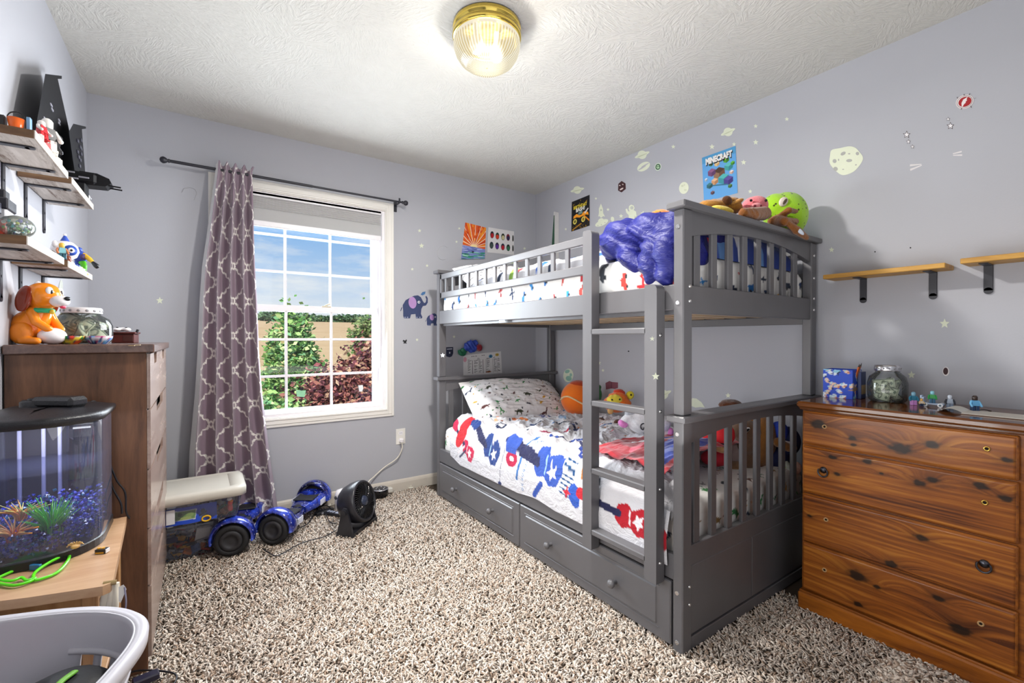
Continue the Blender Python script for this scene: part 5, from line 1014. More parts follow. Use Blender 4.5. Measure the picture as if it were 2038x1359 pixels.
g = G(); bc2 = bc+Vector((-.031, .004, 0)); g.box(bc2+Vector((-.012, -.012, 0)), bc2+Vector((.012, .012, .028)), .001); solo('dark_toy_crate', 'dark toy crate left of the tiny orange bucket', 'toy crate', g, mat('2c2a2a', .4)); g = G(); bc2 = bc+Vector((.023, .004, 0)); g.box(bc2+Vector((-.004, -.008, 0)), bc2+Vector((.004, .008, .036)), .001); solo('blue_toy_tile', 'pale blue toy panel right of the tiny orange bucket', 'toy brick', g, mat('7aa6cc', .3))
M_SHIP = mat('0d0d12', .55, spec=.25, name='black_brick', bump=.05); M_SHG = mat('8c8c98', .3)
sh = thing('toy_spaceship', 'black brick-built toy ship with tall upright fins on the upper shelf', 'toy ship', (-.41, 2.3, ZS))
def fin(pts, X, th, name='fin'): g = G(); g.prism(pts, lambda u, w, d: tuple(aX(u, w, X+d)), 0, th); return part(name, g, M_SHIP, sh)
f1 = fin([(90, 147), (123, 151), (123, 157), (115, 157), (137, 255), (158, 350), (120, 352), (72, 250)], -.435, .016)
g = G(); [g.box(np.array(aX(x, y, -.419))-np.array([.002, .012, .004]), np.array(aX(x, y, -.419))+np.array([.003, .012, .004]), .001) for x, y in ((101, 209), (103, 218), (117, 240), (117, 246), (88, 236))]; part('fin_details', g, M_SHG, f1)
f2 = fin([(137, 262), (146, 246), (171, 252), (171, 256), (163, 257), (170, 348), (150, 352)], -.40, .014)
g = G(); [g.box(np.array(aX(x, y, -.386))-np.array([.004, .010, .006]), np.array(aX(x, y, -.386))+np.array([.005, .010, .006]), .0015) for x, y in ((153, 280), (160, 279), (158, 292), (153, 302), (160, 306), (158, 318), (157, 330), (160, 296), (155, 312))]; part('fin_details', g, mat('3a3a46', .2), f2)
hc = Vector((-.352, 2.40, ZS+.07)); g = G(); g.box(hc+Vector((-.075, -.045, -.02)), hc+Vector((.03, .05, .022)), .008); g.prism([(-.02, -.024), (.055, -.02), (.072, -.004), (.066, .012), (.03, .026), (-.02, .026)], lambda u, w, d: (hc.x+u, hc.y+d, hc.z+w), -.03, .035); part('cockpit', g, M_SHIP, sh)
g = G(); g.box(hc+Vector((-.03, -.047, -.068)), hc+Vector((.0, .02, -.02)), .004); g.box(hc+Vector((-.07, -.02, -.0695)), hc+Vector((-.03, .04, -.02)), .004); part('stand', g, M_SHIP, sh); g = G(); [g.cyl(hc+Vector((.06, y, -.012)), hc+Vector((.10, y, -.014)), .003, n=8) for y in (-.02, .02)]; part('guns', g, M_SHIP, sh)
g = G(); [g.box(hc+Vector((x, -.0475, z)), hc+Vector((x+.03, -.0445, z+.006)), .001) for x, z in ((-.06, .01), (-.02, -.004), (-.05, -.012))]; part('hull_details', g, M_SHG, sh)
fig('toy_figure', 'white and blue toy figure under the nose of the toy ship', (-.36, 2.445, ZS), .035, ('26304a', 'eef0f4', 'e8eaf0', 'f0f0f4'), 60, (0, 0))
ZL = 1.3918
rb_ = thing('toy_robot', 'black and white toy robot at the left edge of the lower shelf', 'toy robot', (-.41, 1.665, ZL)); c = Vector((-.41, 1.675, ZL))
for nm, lo, hi, cc in (('leg', (-.02, -.03, 0), (.015, -.008, .04), 'e04020'), ('leg', (-.02, .012, 0), (.015, .034, .04), '23232a'), ('torso', (-.022, -.03, .04), (.018, .03, .075), 'e6e6ea'), ('chest_plate', (-.018, -.034, .066), (.022, .034, .095), '26262e'), ('head', (-.014, -.018, .095), (.014, .016, .118), '26262e'), ('arm', (-.012, .034, .05), (.012, .06, .08), '3a3a48'), ('arm', (-.012, -.06, .05), (.012, -.034, .08), '3a3a48')):
    g = G(); g.box(c+Vector(lo), c+Vector(hi), .003); part(nm, g, mat(cc, .3), rb_)
c = aX(34, 468, -.375); dm = thing('glass_paperweight', 'clear glass dome with green, blue and white flecks on the lower shelf', 'paperweight', (-.375, c[1], ZL)); dc = Vector((-.375, c[1], ZL+.026)); g = G(); g.ell(dc, (.033, .046, .027), None, 28, 18); part('glass', g, glass('paperweight_glass', (.95, .98, .95), 1.6, .01, .16, lin('e4eee6')), dm)
g = G(); col = []; r = random.Random(5)
for _ in range(70): v = Vector((r.gauss(0, .5), r.gauss(0, .5), r.gauss(0, .45))); v = v.normalized()*min(v.length, .95); n0 = g.n; g.ell(dc+Vector((v.x*.031, v.y*.036, v.z*.019)), r.uniform(.0025, .005), None, 6, 4); cc = lin(r.choice(('3fa0a8', 'c8d040', '2f6a4a', '26402f', 'e8f0f0', '4a3fae', '7fc070'))); col += [cc]*(g.n-n0)
part('coloured_flecks', g, colmat(.3, name='flecks'), dm, col=np.array(col))
pl = thing('tiny_toy_plant', 'tiny dark spiky toy plant behind the glass dome', 'toy plant', (-.40, 1.86, ZL)); g, col = blades((-.40, 1.86, ZL), 14, .028, .018, .003, (('1c2420', '2a3a30'),), 2, .0018); part('spikes', g, M_PLANT, pl, col=col)
g = G(); g.box((-.385, 1.925, ZL), (-.36, 1.95, ZL+.012), .003); solo('black_toy_part', 'small black toy part between the plant and the robots', 'toy part', g, M_GLOSSK)
c = aX(128, 508, -.385); rd = thing('round_white_toy', 'round white toy with a blue target face and blue pointed hat', 'toy', (-.385, c[1], ZL)); rc = Vector((-.385, c[1]+.01, ZL+.052)); fd = Vector((.55, -.83, 0)); Mf = Vector((0, 0, 1)).rotation_difference(fd).to_matrix()
g = G(); g.lathe([(.018, -.05), (.022, -.04), (.016, -.03), (.031, -.02), (.038, 0), (.034, .018), (.022, .031), (.004, .036)], rc, 24); part('body', g, M_WHG, rd)
g = G(); g.lathe([(.018, -.004), (.018, .002), (.002, .003)], rc+fd*.036, 28, M=Mf); part('target_disc', g, mat('2448a0', .3), rd); g = G(); g.lathe([(.009, 0), (.009, .002), (.001, .002)], rc+fd*.0385, 20, M=Mf); part('disc_centre', g, M_WHG, rd); g = G(); g.ell(rc+fd*.041, (.004, .004, .004)); part('pupil', g, M_GLOSSK, rd)
g = G(); g.lathe([(.014, .03), (.012, .036), (.004, .053), (.002, .055)], rc, 18); part('hat', g, mat('2f50b0', .4), rd); g = G(); g.ell(rc+Vector((0, 0, .057)), .005); part('bobble', g, M_WHG, rd); g = G(); g.ell(rc+Vector((-.02, -.03, .018)), (.008, .008, .012)); g.tube([rc+Vector((-.01, -.015, .0)), rc+Vector((-.02, -.03, .015))], .004, 8); part('arm', g, M_WHG, rd)
fig('toy_figure', 'yellow-haired toy figure in front of the round white toy', (-.378, c[1]-.075, ZL+.012), .055, ('e0b040', '7ab0b8', 'c87a50', '2f5a6a'), 30, (0, 0)); g = G(); g.ell((-.37, c[1]-.035, ZL+.016), (.010, .010, .016)); solo('brown_toy_barrel', 'brown toy barrel between the yellow-haired figure and the round toy', 'toy barrel', g, mat('7a3a24', .3))
r = random.Random(3)
for k in range(14):
    y = c[1]-.05+k*.0125; g = G(); g.box((-.010, -.004, 0), (.010, .004, .006), .0008, M=frame((-.363+r.uniform(-.008, .006), y, ZL+.001), Rm(r.uniform(0, 8), r.uniform(0, 8), r.uniform(0, 180)))); solo('toy_brick_piece', 'small black, white, yellow or blue brick piece along the lower shelf edge', 'toy brick', g, mat(('1c1c22', 'eeeeea', 'e8d060', '2f50a8')[k % 4], .3), 'loose brick pieces on the lower shelf')
ac = thing('action_figure', 'blue and green action figure with a black arm at the end of the lower shelf', 'action figure', (-.37, 2.37, ZL)); P0 = Vector(aX(160, 512, -.37)); up = Vector((0, 0, 1)); rt = Vector((.82, -.57, 0))
def af(name, pts, rs, cc): b = blob([('limb', [P0+rt*a+up*b_ for a, b_ in pts], rs)], .0035, 3); part(name, b, mat(cc, .25), ac)
part('torso', blob([(P0, (.022, .022, .022)), (P0+up*.012-rt*.004, (.02, .02, .014))], .003), mat('2a4aa8', .25), ac); g = G(); g.lathe([(.011, -.001), (.011, .002), (.005, .004)], P0+Vector((.012, -.018, 0)), 18, M=Mf); part('chest_badge', g, mat('4a3a6a', .3), ac)
af('leg', [(.004, -.012), (.014, -.034), (.012, -.06)], [.012, .010, .008], '58c820'); af('leg', [(-.008, -.012), (-.012, -.035), (-.002, -.058)], [.012, .010, .009], '2f50b0'); af('arm', [(.012, .010), (.034, -.006), (.046, -.018)], [.009, .009, .007], 'e0b030'); af('hand_tool', [(.044, -.016), (.062, -.034)], [.0055, .010], '1c1f26'); af('arm', [(-.018, .012), (-.036, .010), (-.044, .0)], [.009, .008, .008], '23232a')
b_ = P0+rt*.012-up*.064; g = G(); g.ell(b_, (.014, .014, .008)); part('foot', g, mat('d8a030', .3), ac); g = G(); g.ell(P0-up*.062-rt*.004, (.013, .013, .007)); part('foot', g, mat('58c820', .3), ac); g = G(); g.ell(P0+up*.028-rt*.006, (.011, .011, .011)); part('head', g, mat('2f50b0', .25), ac)
# ================================================================== STORAGE BINS
M_CLR = glass('clear_plastic', (.93, .94, .97), 1.3, .06, .10, lin('c8ccdc')); M_GLID = mat('c2beb4', .45, var=.04, name='grey_lid')
def rbox(x0, x1, y0, y1, r, n=6):
    P = []
    for cx, cy, a0 in ((x1-r, y0+r, -90), (x1-r, y1-r, 0), (x0+r, y1-r, 90), (x0+r, y0+r, 180)):
        for k in range(n+1): a = math.radians(a0+90*k/n); P.append((cx+r*math.cos(a), cy+r*math.sin(a)))
    return P
def shell(g, lv, caps=(True, False)): g.ring([[(x, y, z) for x, y in rbox(*q, r)] for z, q, r in lv], 0, True, True, caps)
sb = thing('storage_bin', 'clear storage bin with a grey lid, on top of the bin stack', 'storage bin', (-.1, 2.92, .203))
g = G(); shell(g, [(.203, (-.40, .165, 2.785, 3.06), .03), (.21, (-.405, .17, 2.78, 3.065), .035), (.322, (-.42, .19, 2.762, 3.085), .04)]); part('bin_body', g, M_CLR, sb)
g = G(); shell(g, [(.316, (-.425, .20, 2.75, 3.095), .045), (.318, (-.43, .208, 2.742, 3.103), .05), (.352, (-.43, .208, 2.742, 3.103), .05), (.362, (-.42, .198, 2.752, 3.093), .045), (.366, (-.405, .18, 2.77, 3.08), .04), (.362, (-.36, .135, 2.785, 3.07), .02), (.3605, (-.36, .135, 2.79, 3.065), .02)], (False, True)); part('lid', g, M_GLID, sb)
g = G(); g.box((-.132, 2.7635, .225), (-.098, 2.7645, .295), .0002); part('barcode_label', g, mat('dcdce0', .6), sb)
p = Paint(.29, .085, .003, '2a50c8'); p.poly([(.07, .02), (.075, .07), (.185, .068), (.18, .018)], 'c8d0d8'); p.poly([(.074, .024), (.078, .066), (.181, .064), (.177, .022)], '6f9060'); p.ell(.1, .05, .012, .01, '34502f'); p.ell(.15, .045, .02, .012, '86a068'); p.ell(.13, .03, .03, .007, '9fb070'); p.poly([(.2, .02), (.235, .02), (.23, .06), (.205, .06)], '4f74b0'); p.ell(.217, .05, .012, .012, '1c2c58'); p.line([(.2, .03), (.235, .045)], .008, '1c2c58')
u, v = p.X/p.w, p.Y/p.h; P = np.stack([-.16+u*.235, 2.775+.004*np.sin(u*9), .212+v*.085], 2); solo('toy_leaflet', 'blue toy leaflet pressed against the front of the grey-lidded bin', 'leaflet', G().grid(P), colmat(.4, name='leaflet_paper'), col=p.c.reshape(-1, 3))
r = random.Random(12); g = G(); col = []
def jumble(g, col, box, n, pal, s0, s1, r):
    for _ in range(n):
        c = [r.uniform(box[k], box[k+3]) for k in range(3)]; a, b_, c_ = r.uniform(s0, s1), r.uniform(s0, s1)*.7, r.uniform(.005, .009); n0 = g.n; g.box((-a, -b_, -c_), (a, b_, c_), .001, M=frame(c, Rm(r.uniform(-40, 40), r.uniform(-40, 40), r.uniform(0, 180)))); cc = lin(r.choice(pal)); col += [cc]*(g.n-n0)
jumble(g, col, (-.1, 2.80, .215, .15, 3.0, .235), 60, ('8a5a34', '2f6a4a', 'c8ccd0', '5a3a2a', '3a4a8a', 'e0a030', 'b8c0c8'), .01, .03, r); solo('toy_parts_jumble', 'jumble of toy bricks in the grey-lidded bin', 'toy bricks', g, colmat(.3, name='brick_plastic'), kind='stuff', col=np.array(col))
tf = thing('toy_cockerel', 'red, white and orange toy in the right end of the grey-lidded bin', 'toy', (.135, 2.81, .225)); g = G(); g.ell((.135, 2.81, .268), (.012, .01, .014)); g.box((.124, 2.80, .226), (.146, 2.82, .258), .004); part('body', g, mat('d8341e', .3), tf); g = G(); g.ell((.132, 2.806, .29), (.012, .01, .009)); part('head', g, mat('e8e4e0', .3), tf); g = G(); g.ell((.14, 2.803, .279), (.009, .008, .006)); part('beak', g, mat('e8802a', .3), tf)
g = G(); g.tube([(.03+.018*math.cos(a), 2.772, .222+.013*math.sin(a)) for a in [2*PI*k/18 for k in range(19)]], .004, 6); solo('yellow_toy_ring', 'yellow toy ring at the bottom of the grey-lidded bin', 'toy ring', g, mat('e8b818', .3))
sb2 = thing('storage_bin', 'clear storage bin with a clear lid, bottom of the stack on the carpet', 'storage bin', (-.15, 2.98, .004))
g = G(); shell(g, [(.004, (-.42, .062, 2.868, 3.12), .025), (.012, (-.424, .066, 2.864, 3.124), .03), (.158, (-.435, .085, 2.852, 3.135), .035)]); part('bin_body', g, M_CLR, sb2)
g = G(); shell(g, [(.148, (-.44, .095, 2.842, 3.145), .04), (.185, (-.44, .095, 2.842, 3.145), .04), (.192, (-.43, .085, 2.852, 3.135), .035), (.186, (-.39, .05, 2.875, 3.11), .02)], (False, True)); part('lid', g, M_CLR, sb2)
g = G(); g.prism([(-.02, .09), (.045, .10), (.05, .145), (-.01, .15)], lambda u, w, d: (u, d, w), 2.8575, 2.8585); part('paper_note', g, mat('d2cfca', .7), sb2)
r = random.Random(22); g = G(); col = []; jumble(g, col, (-.38, 2.89, .016, .035, 3.09, .075), 230, ('6a6a70', '8a8a90', 'e0a020', 'c8402a', 'e8e8ea', '2a2a30', '9a9aa2', 'd87020', '4a4a50', '3a5a9a'), .01, .035, r)
g.box((-.21, 2.867, .095), (-.09, 2.873, .125), .003, M=Matrix.Identity(4)); col += [lin('1c2450')]*(g.n-len(col)); solo('toy_brick_jumble', 'jumble of grey, orange and white toy bricks in the bottom bin', 'toy bricks', g, colmat(.3, name='brick_plastic'), kind='stuff', col=np.array(col))

# ================================================================== HOVERBOARDS
t = NT('galaxy_shell'); v = t.coord(); nz = t.noise(v, 7, 6, .65, 1.2).outputs[0]; base = t.ramp(nz, [(.36, lin('0a0a28')), (.5, lin('1c2a86')), (.6, lin('2f4fd0')), (.72, lin('9ab8f8'))])
vs = t.n('ShaderNodeTexVoronoi', i_Scale=55, i_Vector=v); st = t.ramp(vs.outputs['Distance'], [(.09, (1, 1, 1)), (.16, (0, 0, 0))]); t.bsdf(t.mix(t.math('MULTIPLY', st, .8), base, lin('e8f0ff')), .12, .1, .6, Coat_Weight=.8); M_GAL = t.m
M_TIRE = mat('17171a', .7, bump=.4, bs=200, name='tyre_rubber'); M_HUB = mat('2a2a2e', .45, name='hub_cap')
def hoverboard(label, loc, rz):
    h = thing('hoverboard', label, 'hoverboard', loc, 'blue galaxy hoverboards'); h.rotation_euler = (0, 0, math.radians(rz)); ORG[h.name] = (0, 0, 0); Z = .083
    for s in (-1, 1):
        rings = []
        for x, d, hh, dz in ((.012, .05, .030, 0), (.05, .06, .034, 0), (.09, .078, .038, .002), (.15, .09, .040, .004), (.19, .096, .046, .006), (.215, .094, .055, .01)):
            rings.append([(s*x, d*math.copysign(abs(math.cos(a))**.7, math.cos(a)), Z+dz+hh*math.copysign(abs(math.sin(a))**.75, math.sin(a))) for a in [2*PI*k/28 for k in range(28)]])
        g = G(); g.ring(rings); b = part('body_shell', g, M_GAL, h)
        # fender over the wheel
        g = G(); rr = []
        for k in range(25):
            a = math.radians(-8+196*k/24); co_, si = math.cos(a), math.sin(a); fl = 1+.05*math.sin(k/24*PI)
            rr.append([(s*x, R_*co_*fl, Z+R_*si*fl) for x, R_ in ((.20, .088), (.205, .100), (.235, .108), (.265, .106), (.283, .099), (.287, .091), (.27, .088), (.235, .092))])
        g.ring(rr); part('fender', g, M_GAL, h)
        g = G(); Mw = Matrix.Translation((s*.255, 0, Z)) @ Rm(0, 90*s, 0).to_4x4()
        g.lathe([(.03, -.03), (.068, -.032), (.08, -.024), (.083, -.008), (.083, .012), (.079, .026), (.068, .032), (.058, .028)], (0, 0, 0), 40, M=None, caps=(True, False)) if False else None
        rings = [[Mw @ Vector((R_*math.cos(a), R_*math.sin(a), z)) for a in [2*PI*k/40 for k in range(40)]] for R_, z in ((.03, -.03), (.068, -.032), (.08, -.024), (.083, -.008), (.083, .014), (.079, .028), (.068, .035), (.056, .033), (.054, .028))]
        g.ring(rings, 0, True, True, (True, False)); wh = part('wheel', g, M_TIRE, h)
        g = G(); g.ring([[Mw @ Vector((R_*math.cos(a), R_*math.sin(a), z)) for a in [2*PI*k/40 for k in range(40)]] for R_, z in ((.056, .026), (.050, .033), (.034, .036), (.031, .030), (.012, .031), (.001, .031))], 0, True); part('hub_cap', g, M_HUB, wh)
        g = G(); g.box((s*.07, -.062, Z+.036), (s*.19, .062, Z+.045), .006); part('foot_pad', g, mat('1c1c22', .6, bump=.4, bs=400, name='foot_pad_rubber'), h)
        for e in (-1, 1):
            g = G(); [g.box((s*(.125+k*.014), e*.0885, Z-.012+.001*k), (s*(.131+k*.014), e*.0965, Z+.024), .001) for k in range(5)]; part('light_grille', g, mat('e4e6f0', .2, name='grille_silver'), h)
    g = G(); g.cyl((-.02, 0, Z), (.02, 0, Z), .034, n=24); part('pivot', g, M_TIRE, h); return h
def yaw_of(a, b): return math.degrees(math.atan2(b[1]-a[1], b[0]-a[0]))
a, b = aZ(459, 1078, .083), (.215, 3.10); ang = yaw_of(a, b); d = Vector((math.cos(math.radians(ang)), math.sin(math.radians(ang)), 0)); hoverboard('blue galaxy hoverboard half hidden behind the storage bins', tuple(Vector((a[0], a[1], 0))+d*.29), ang)
a, b = aZ(541, 1057, .083), aZ(618, 990, .10); ang = yaw_of(a, b); d = Vector((math.cos(math.radians(ang)), math.sin(math.radians(ang)), 0)); h2 = Vector((a[0], a[1], 0))+d*.29; hoverboard('blue galaxy hoverboard in the open, its far wheel near the curtain bottom', tuple(h2), ang)

# ================================================================== FAN AND THINGS BY THE OUTLET
fc = Vector(aZ(715, 998, .158)); fx = Vector((.66, -.70, .26)).normalized()
fan = thing('desk_fan', 'black round turbo floor fan standing on the carpet', 'fan', (fc.x, fc.y, 0)); Mf = Vector((0, 0, 1)).rotation_difference(fx).to_matrix()
sd = Vector((0, 0, 1)).cross(fx).normalized(); Mf = Matrix((sd, fx.cross(sd)*1, fx)).transposed()
def fp(x, y, z): return fc+Mf @ Vector((x, y, z))
g = G(); g.ring([[fp(R_*math.cos(a), R_*math.sin(a), z) for a in [2*PI*k/48 for k in range(48)]] for R_, z in ((.055, -.105), (.085, -.095), (.105, -.07), (.118, -.03), (.122, .01), (.12, .035), (.112, .043), (.106, .040), (.104, .02))], 0, True, True, (True, False)); M_FAN = mat('222228', .3, name='fan_plastic'); part('housing', g, M_FAN, fan)
g = G()
for k in range(44):
    a0 = 2*PI*k/44; pts = [fp(R_*math.cos(a0+tw), R_*math.sin(a0+tw), .028+zz) for R_, tw, zz in ((.026, 0, .004), (.05, .22, .010), (.078, .42, .010), (.105, .55, .004))]; g.tube(pts, .0027, 5)
g.tube([fp(.104*math.cos(2*PI*k/40), .104*math.sin(2*PI*k/40), .034) for k in range(41)], .004, 6); part('grille', g, M_GLOSSK, fan)
g = G(); g.ring([[fp(R_*math.cos(a), R_*math.sin(a), z) for a in [2*PI*k/28 for k in range(28)]] for R_, z in ((.030, .02), (.032, .036), (.024, .046), (.002, .050))]); part('grille_cap', g, mat('2c3448', .2), fan)
g = G()
for k in range(5):
    a0 = 2*PI*k/5; P = [fp(R_*math.cos(a0+tw), R_*math.sin(a0+tw), z) for R_, tw, z in ((.02, 0, -.02), (.098, .1, -.035), (.1, .75, .0), (.02, .9, .005))]; g.add(P, [(0, 1, 2, 3)])
part('blades', g, mat('2e2e34', .35), fan)
for s in (-1, 1):
    pv = fp(s*.122, -.012, -.02); ft = Vector((pv.x, pv.y, 0))+Vector((fx.x, fx.y, 0))*.0
    q = Vector((fx.x, fx.y, 0)).normalized(); o = sd*s
    P = [(-.05, .0), (.062, .0), (.05, .035), (.024, pv.z-.006), (.014, pv.z+.02), (-.008, pv.z+.022), (-.02, pv.z+.004), (-.03, .08)]
    g = G(); g.prism(P, lambda u, w, dd: tuple(Vector((pv.x, pv.y, 0))+q*u+o*dd+Vector((0, 0, w))), .0, .014); part('leg', g, M_FAN, fan)
    g = G(); g.cyl(pv-o*.004, pv+o*.022, .018, n=22); g.cyl(pv+o*.022, pv+o*.025, .014, n=22); part('pivot_knob', g, M_FAN, fan)
pl_, pr2 = fp(-.13, 0, -.02), fp(.13, 0, -.02); q = Vector((fx.x, fx.y, 0)).normalized(); P4 = [Vector((p_.x, p_.y, 0))+q*e for p_, e in ((pl_, -.05), (pr2, -.05), (pr2, .06), (pl_, .06))]
g = G(); g.add([tuple(p_+Vector((0, 0, z))) for z in (.0, .022) for p_ in P4], [(0, 1, 2, 3), (4, 5, 6, 7), (0, 1, 5, 4), (1, 2, 6, 5), (2, 3, 7, 6), (3, 0, 4, 7)]); part('base', g, M_FAN, fan)
c = aZ(674, 1000, .06); hu = thing('white_humidifier', 'small white rounded appliance behind the black fan', 'appliance', (c[0], c[1]+.02, 0)); g = G(); g.lathe([(.04, 0), (.046, .01), (.046, .10), (.036, .13), (.01, .138)], (c[0]+.03, c[1]+.03, 0), 28); part('body', g, M_WHG, hu); g = G(); g.lathe([(.012, 0), (.012, .004), (.006, .006)], (c[0]-.012, c[1]+.015, .09), 16, M=Vector((0, 0, 1)).rotation_difference(Vector((-.6, -.6, .1))).to_matrix()); part('button', g, mat('4a4a52', .4), hu)
c = Vector(aZ(757, 983, .02)); ck = thing('clock_radio', 'small black drum clock radio on the carpet by the baseboard', 'clock', tuple(c)); g = G(); g.lathe([(.05, 0), (.056, .006), (.056, .05), (.053, .056)], (c.x, c.y, .004), 30); part('body', g, M_GLOSSK, ck); g = G(); g.lathe([(.056, .052), (.055, .058), (.051, .059), (.050, .056)], (c.x, c.y, .004), 30); part('silver_ring', g, mat('c8c8cc', .2, .8), ck); g = G(); g.lathe([(.05, .057), (.001, .058)], (c.x, c.y, .004), 30); part('top_face', g, mat('26262c', .3), ck)
g = G(); [g.ell((c.x+.03*math.cos(a), c.y+.03*math.sin(a), .063), (.005, .005, .002), None, 8, 5) for a in [2*PI*k/6 for k in range(6)]]; part('buttons', g, mat('d8d8dc', .3), ck)
c2 = Vector(aZ(770, 975, .03)); g = G(); g.box(c2+Vector((-.015, -.02, -.02)), c2+Vector((.04, .02, .015)), .006); solo('white_plug_block', 'white plug block next to the drum clock radio', 'plug', g, mat('d8d4cc', .4))
for k, (px, py, lb) in enumerate(((664, 1022, 'black remote control lying left of the fan'), (645, 1018, 'black power brick lying behind the open hoverboard'))):
    c2 = Vector(aZ(px, py, .015)); cnt = thing(('remote_control', 'power_brick')[k], lb, ('remote control', 'adapter')[k], tuple(c2)); Mx = frame((c2.x, c2.y, .006), Rm(0, 0, (-55, 20)[k])); g = G(); g.box((-.06, -.02, 0), (.06, .02, .02), .004, M=Mx); part('case', g, M_BLKP, cnt)
    if k == 0: g = G(); [g.box((x, -.012, .0195), (x+.012, .012, .0225), .001, M=Mx) for x in (-.045, -.025, -.005)]; g.box((.02, -.014, .0195), (.05, .014, .0215), .001, M=Mx); part('buttons', g, mat('9aa0b0', .4), cnt)
    else: g = G(); g.box((-.03, -.0205, .004), (.03, -.0198, .016), .0002, M=Mx); part('label_plate', g, mat('8a8a92', .5), cnt)
ot = thing('wall_outlet', 'white duplex wall outlet to the right of the window', 'outlet', (1.244, YB, .335)); ox, oz = 1.244, .402
g = G(); g.box((ox-.036, YB-.006, oz-.058), (ox+.036, YB-.0005, oz+.058), .002); part('cover_plate', g, M_TRIM, ot)
for z in (oz+.026, oz-.026):
    g = G(); g.prism([(ox+.017*math.cos(a), z+min(.0135, max(-.0135, .017*math.sin(a)))) for a in [2*PI*k/28 for k in range(28)]], lambda u, w, d: (u, YB-d, w), .004, .0085); s_ = part('socket_face', g, M_VINYL, ot)
    g = G(); [g.box((ox+x-.001, YB-.009, z-.004), (ox+x+.001, YB-.0082, z+.005), 0) for x in (-.006, .006)]; part('slots', g, mat('2a2622', .8), s_)
cd = thing('white_power_cord', 'white power cord plugged into the outlet and running down behind the fan', 'cord', (ox, YB-.01, .2)); g = G(); g.box((ox-.012, YB-.035, oz-.042), (ox+.014, YB-.0088, oz-.014), .005); part('plug', g, M_WHG, cd)
g = G(); g.tube(bez([(ox, YB-.03, oz-.03), tuple(aY(800, 893, YB-.035)), tuple(aY(790, 912, YB-.03)), tuple(aY(765, 930, YB-.02)), tuple(aY(745, 948, YB-.03)), tuple(aY(732, 962, YB-.08)), (aY(725, 975, 3.1)[0], 3.1, .03)], 48), .0042, 8); part('lead', g, mat('dcd6c8', .5), cd)
g = G(); P = [aZ(790, 940, .012)]; g.tube(bez([(1.02, 3.19, .012), (.9, 3.21, .012), (.72, 3.2, .012), (.55, 3.19, .012), (.45, 3.16, .015)], 30), .004, 6); solo('white_floor_cord', 'white cord lying on the carpet along the window wall baseboard', 'cord', g, mat('dcd6c8', .5))
def fcord(name, label, pts, r=.0028): g = G(); g.tube(bez([tuple(aZ(x, y, z)) for x, y, z in pts], 60), r, 6); return solo(name, label, 'cord', g, M_BLKP)
fcord('black_charger_lead', 'thin black lead running over the carpet from the fan to the open hoverboard', [(668, 1056, .02), (645, 1068, .016), (615, 1076, .018), (590, 1085, .016), (565, 1100, .016), (548, 1106, .016), (532, 1098, .016), (523, 1092, .02)])
fcord('black_hoverboard_lead', 'thin black lead looping beside the open hoverboard', [(596, 1050, .02), (612, 1042, .02), (625, 1024, .02), (636, 1010, .03), (650, 1006, .03), (660, 1012, .03)])
fcord('grey_remote_lead', 'grey lead looping between the remote control and the fan', [(640, 1012, .03), (648, 1022, .02), (656, 1038, .02), (668, 1042, .016)], .003)
c2 = aZ(818, 970, .012); g = G(); g.box((c2[0]-.018, c2[1]-.012, .008), (c2[0]+.018, c2[1]+.012, .014), .002); g.box((c2[0]-.003, c2[1]-.003, .014), (c2[0]+.003, c2[1]+.003, .03), .001); solo('plastic_clip', 'small white plastic clip on the carpet near the baseboard', 'clip', g, mat('e0dccf', .4))
# ================================================================== ON THE PINE DRESSER
ZD = .8725
pb = thing('pencil_box', 'blue cardboard pencil cup box with bird print on the pine dresser', 'pencil box', (2.41, .78, ZD))
p = Paint(.30, .105, .0026, '2f52c8'); r = random.Random(9)
for _ in range(60):
    x, y, a = r.uniform(0, .3), r.uniform(0, .105), r.uniform(0, 180); p.ell(x, y, .010, .0055, r.choice(('e8eef6', 'd8e4f0', '8fc8e0', 'e8c8b0')), a); p.ell(x+.005, y-.004, .005, .002, r.choice(('1f2c50', '2a3a6a', 'c87a50')), a+40); p.ell(x-.004, y+.003, .004, .002, '9fd0e8', a+90)
p.poly([(.06, .03), (.09, .045), (.13, .035), (.1, .028)], 'a08060'); q1, q2 = aX(1637, 795, 2.30), aX(1699, 796, 2.30)
bx0, by0 = 2.325, aX(1638, 790, 2.325)[1]; by1 = aX(1697, 790, 2.325)[1]; W_ = by0-by1
u = p.X/p.w; per = [(bx0+W_, by1), (bx0, by1), (bx0, by0), (bx0+W_, by0), (bx0+W_, by1)]; per = [(bx0, by0), (bx0, by1), (bx0+W_*.9, by1), (bx0+W_*.9, by0), (bx0, by0)]
xs = np.interp(u*4, range(5), [a[0] for a in per]); ys = np.interp(u*4, range(5), [a[1] for a in per]); HB = aX(1660, 735, 2.325)[2]-ZD
g = G(); g.grid(np.stack([xs, ys, ZD+p.Y/p.h*HB], 2)); part('printed_sides', g, colmat(.45, name='printed_card'), pb, col=p.c.reshape(-1, 3)); g = G(); g.box((bx0+.002, by1+.002, ZD+.001), (bx0+W_*.9-.002, by0-.002, ZD+.004), .0005); part('bottom', g, mat('2a3a7a', .6), pb)
def stick(name, label, a, b, r_, c1, c2): 
    s = thing(name, label, 'pencil', a, 'pencils in the blue box'); a, b = Vector(a), Vector(b); g = G(); g.cyl(a, a.lerp(b, .88), r_, n=6); part('shaft', g, mat(c1, .4), s); g = G(); g.cyl(a.lerp(b, .88), b, r_, r_*.2, 6); part('tip', g, mat(c2, .5), s)
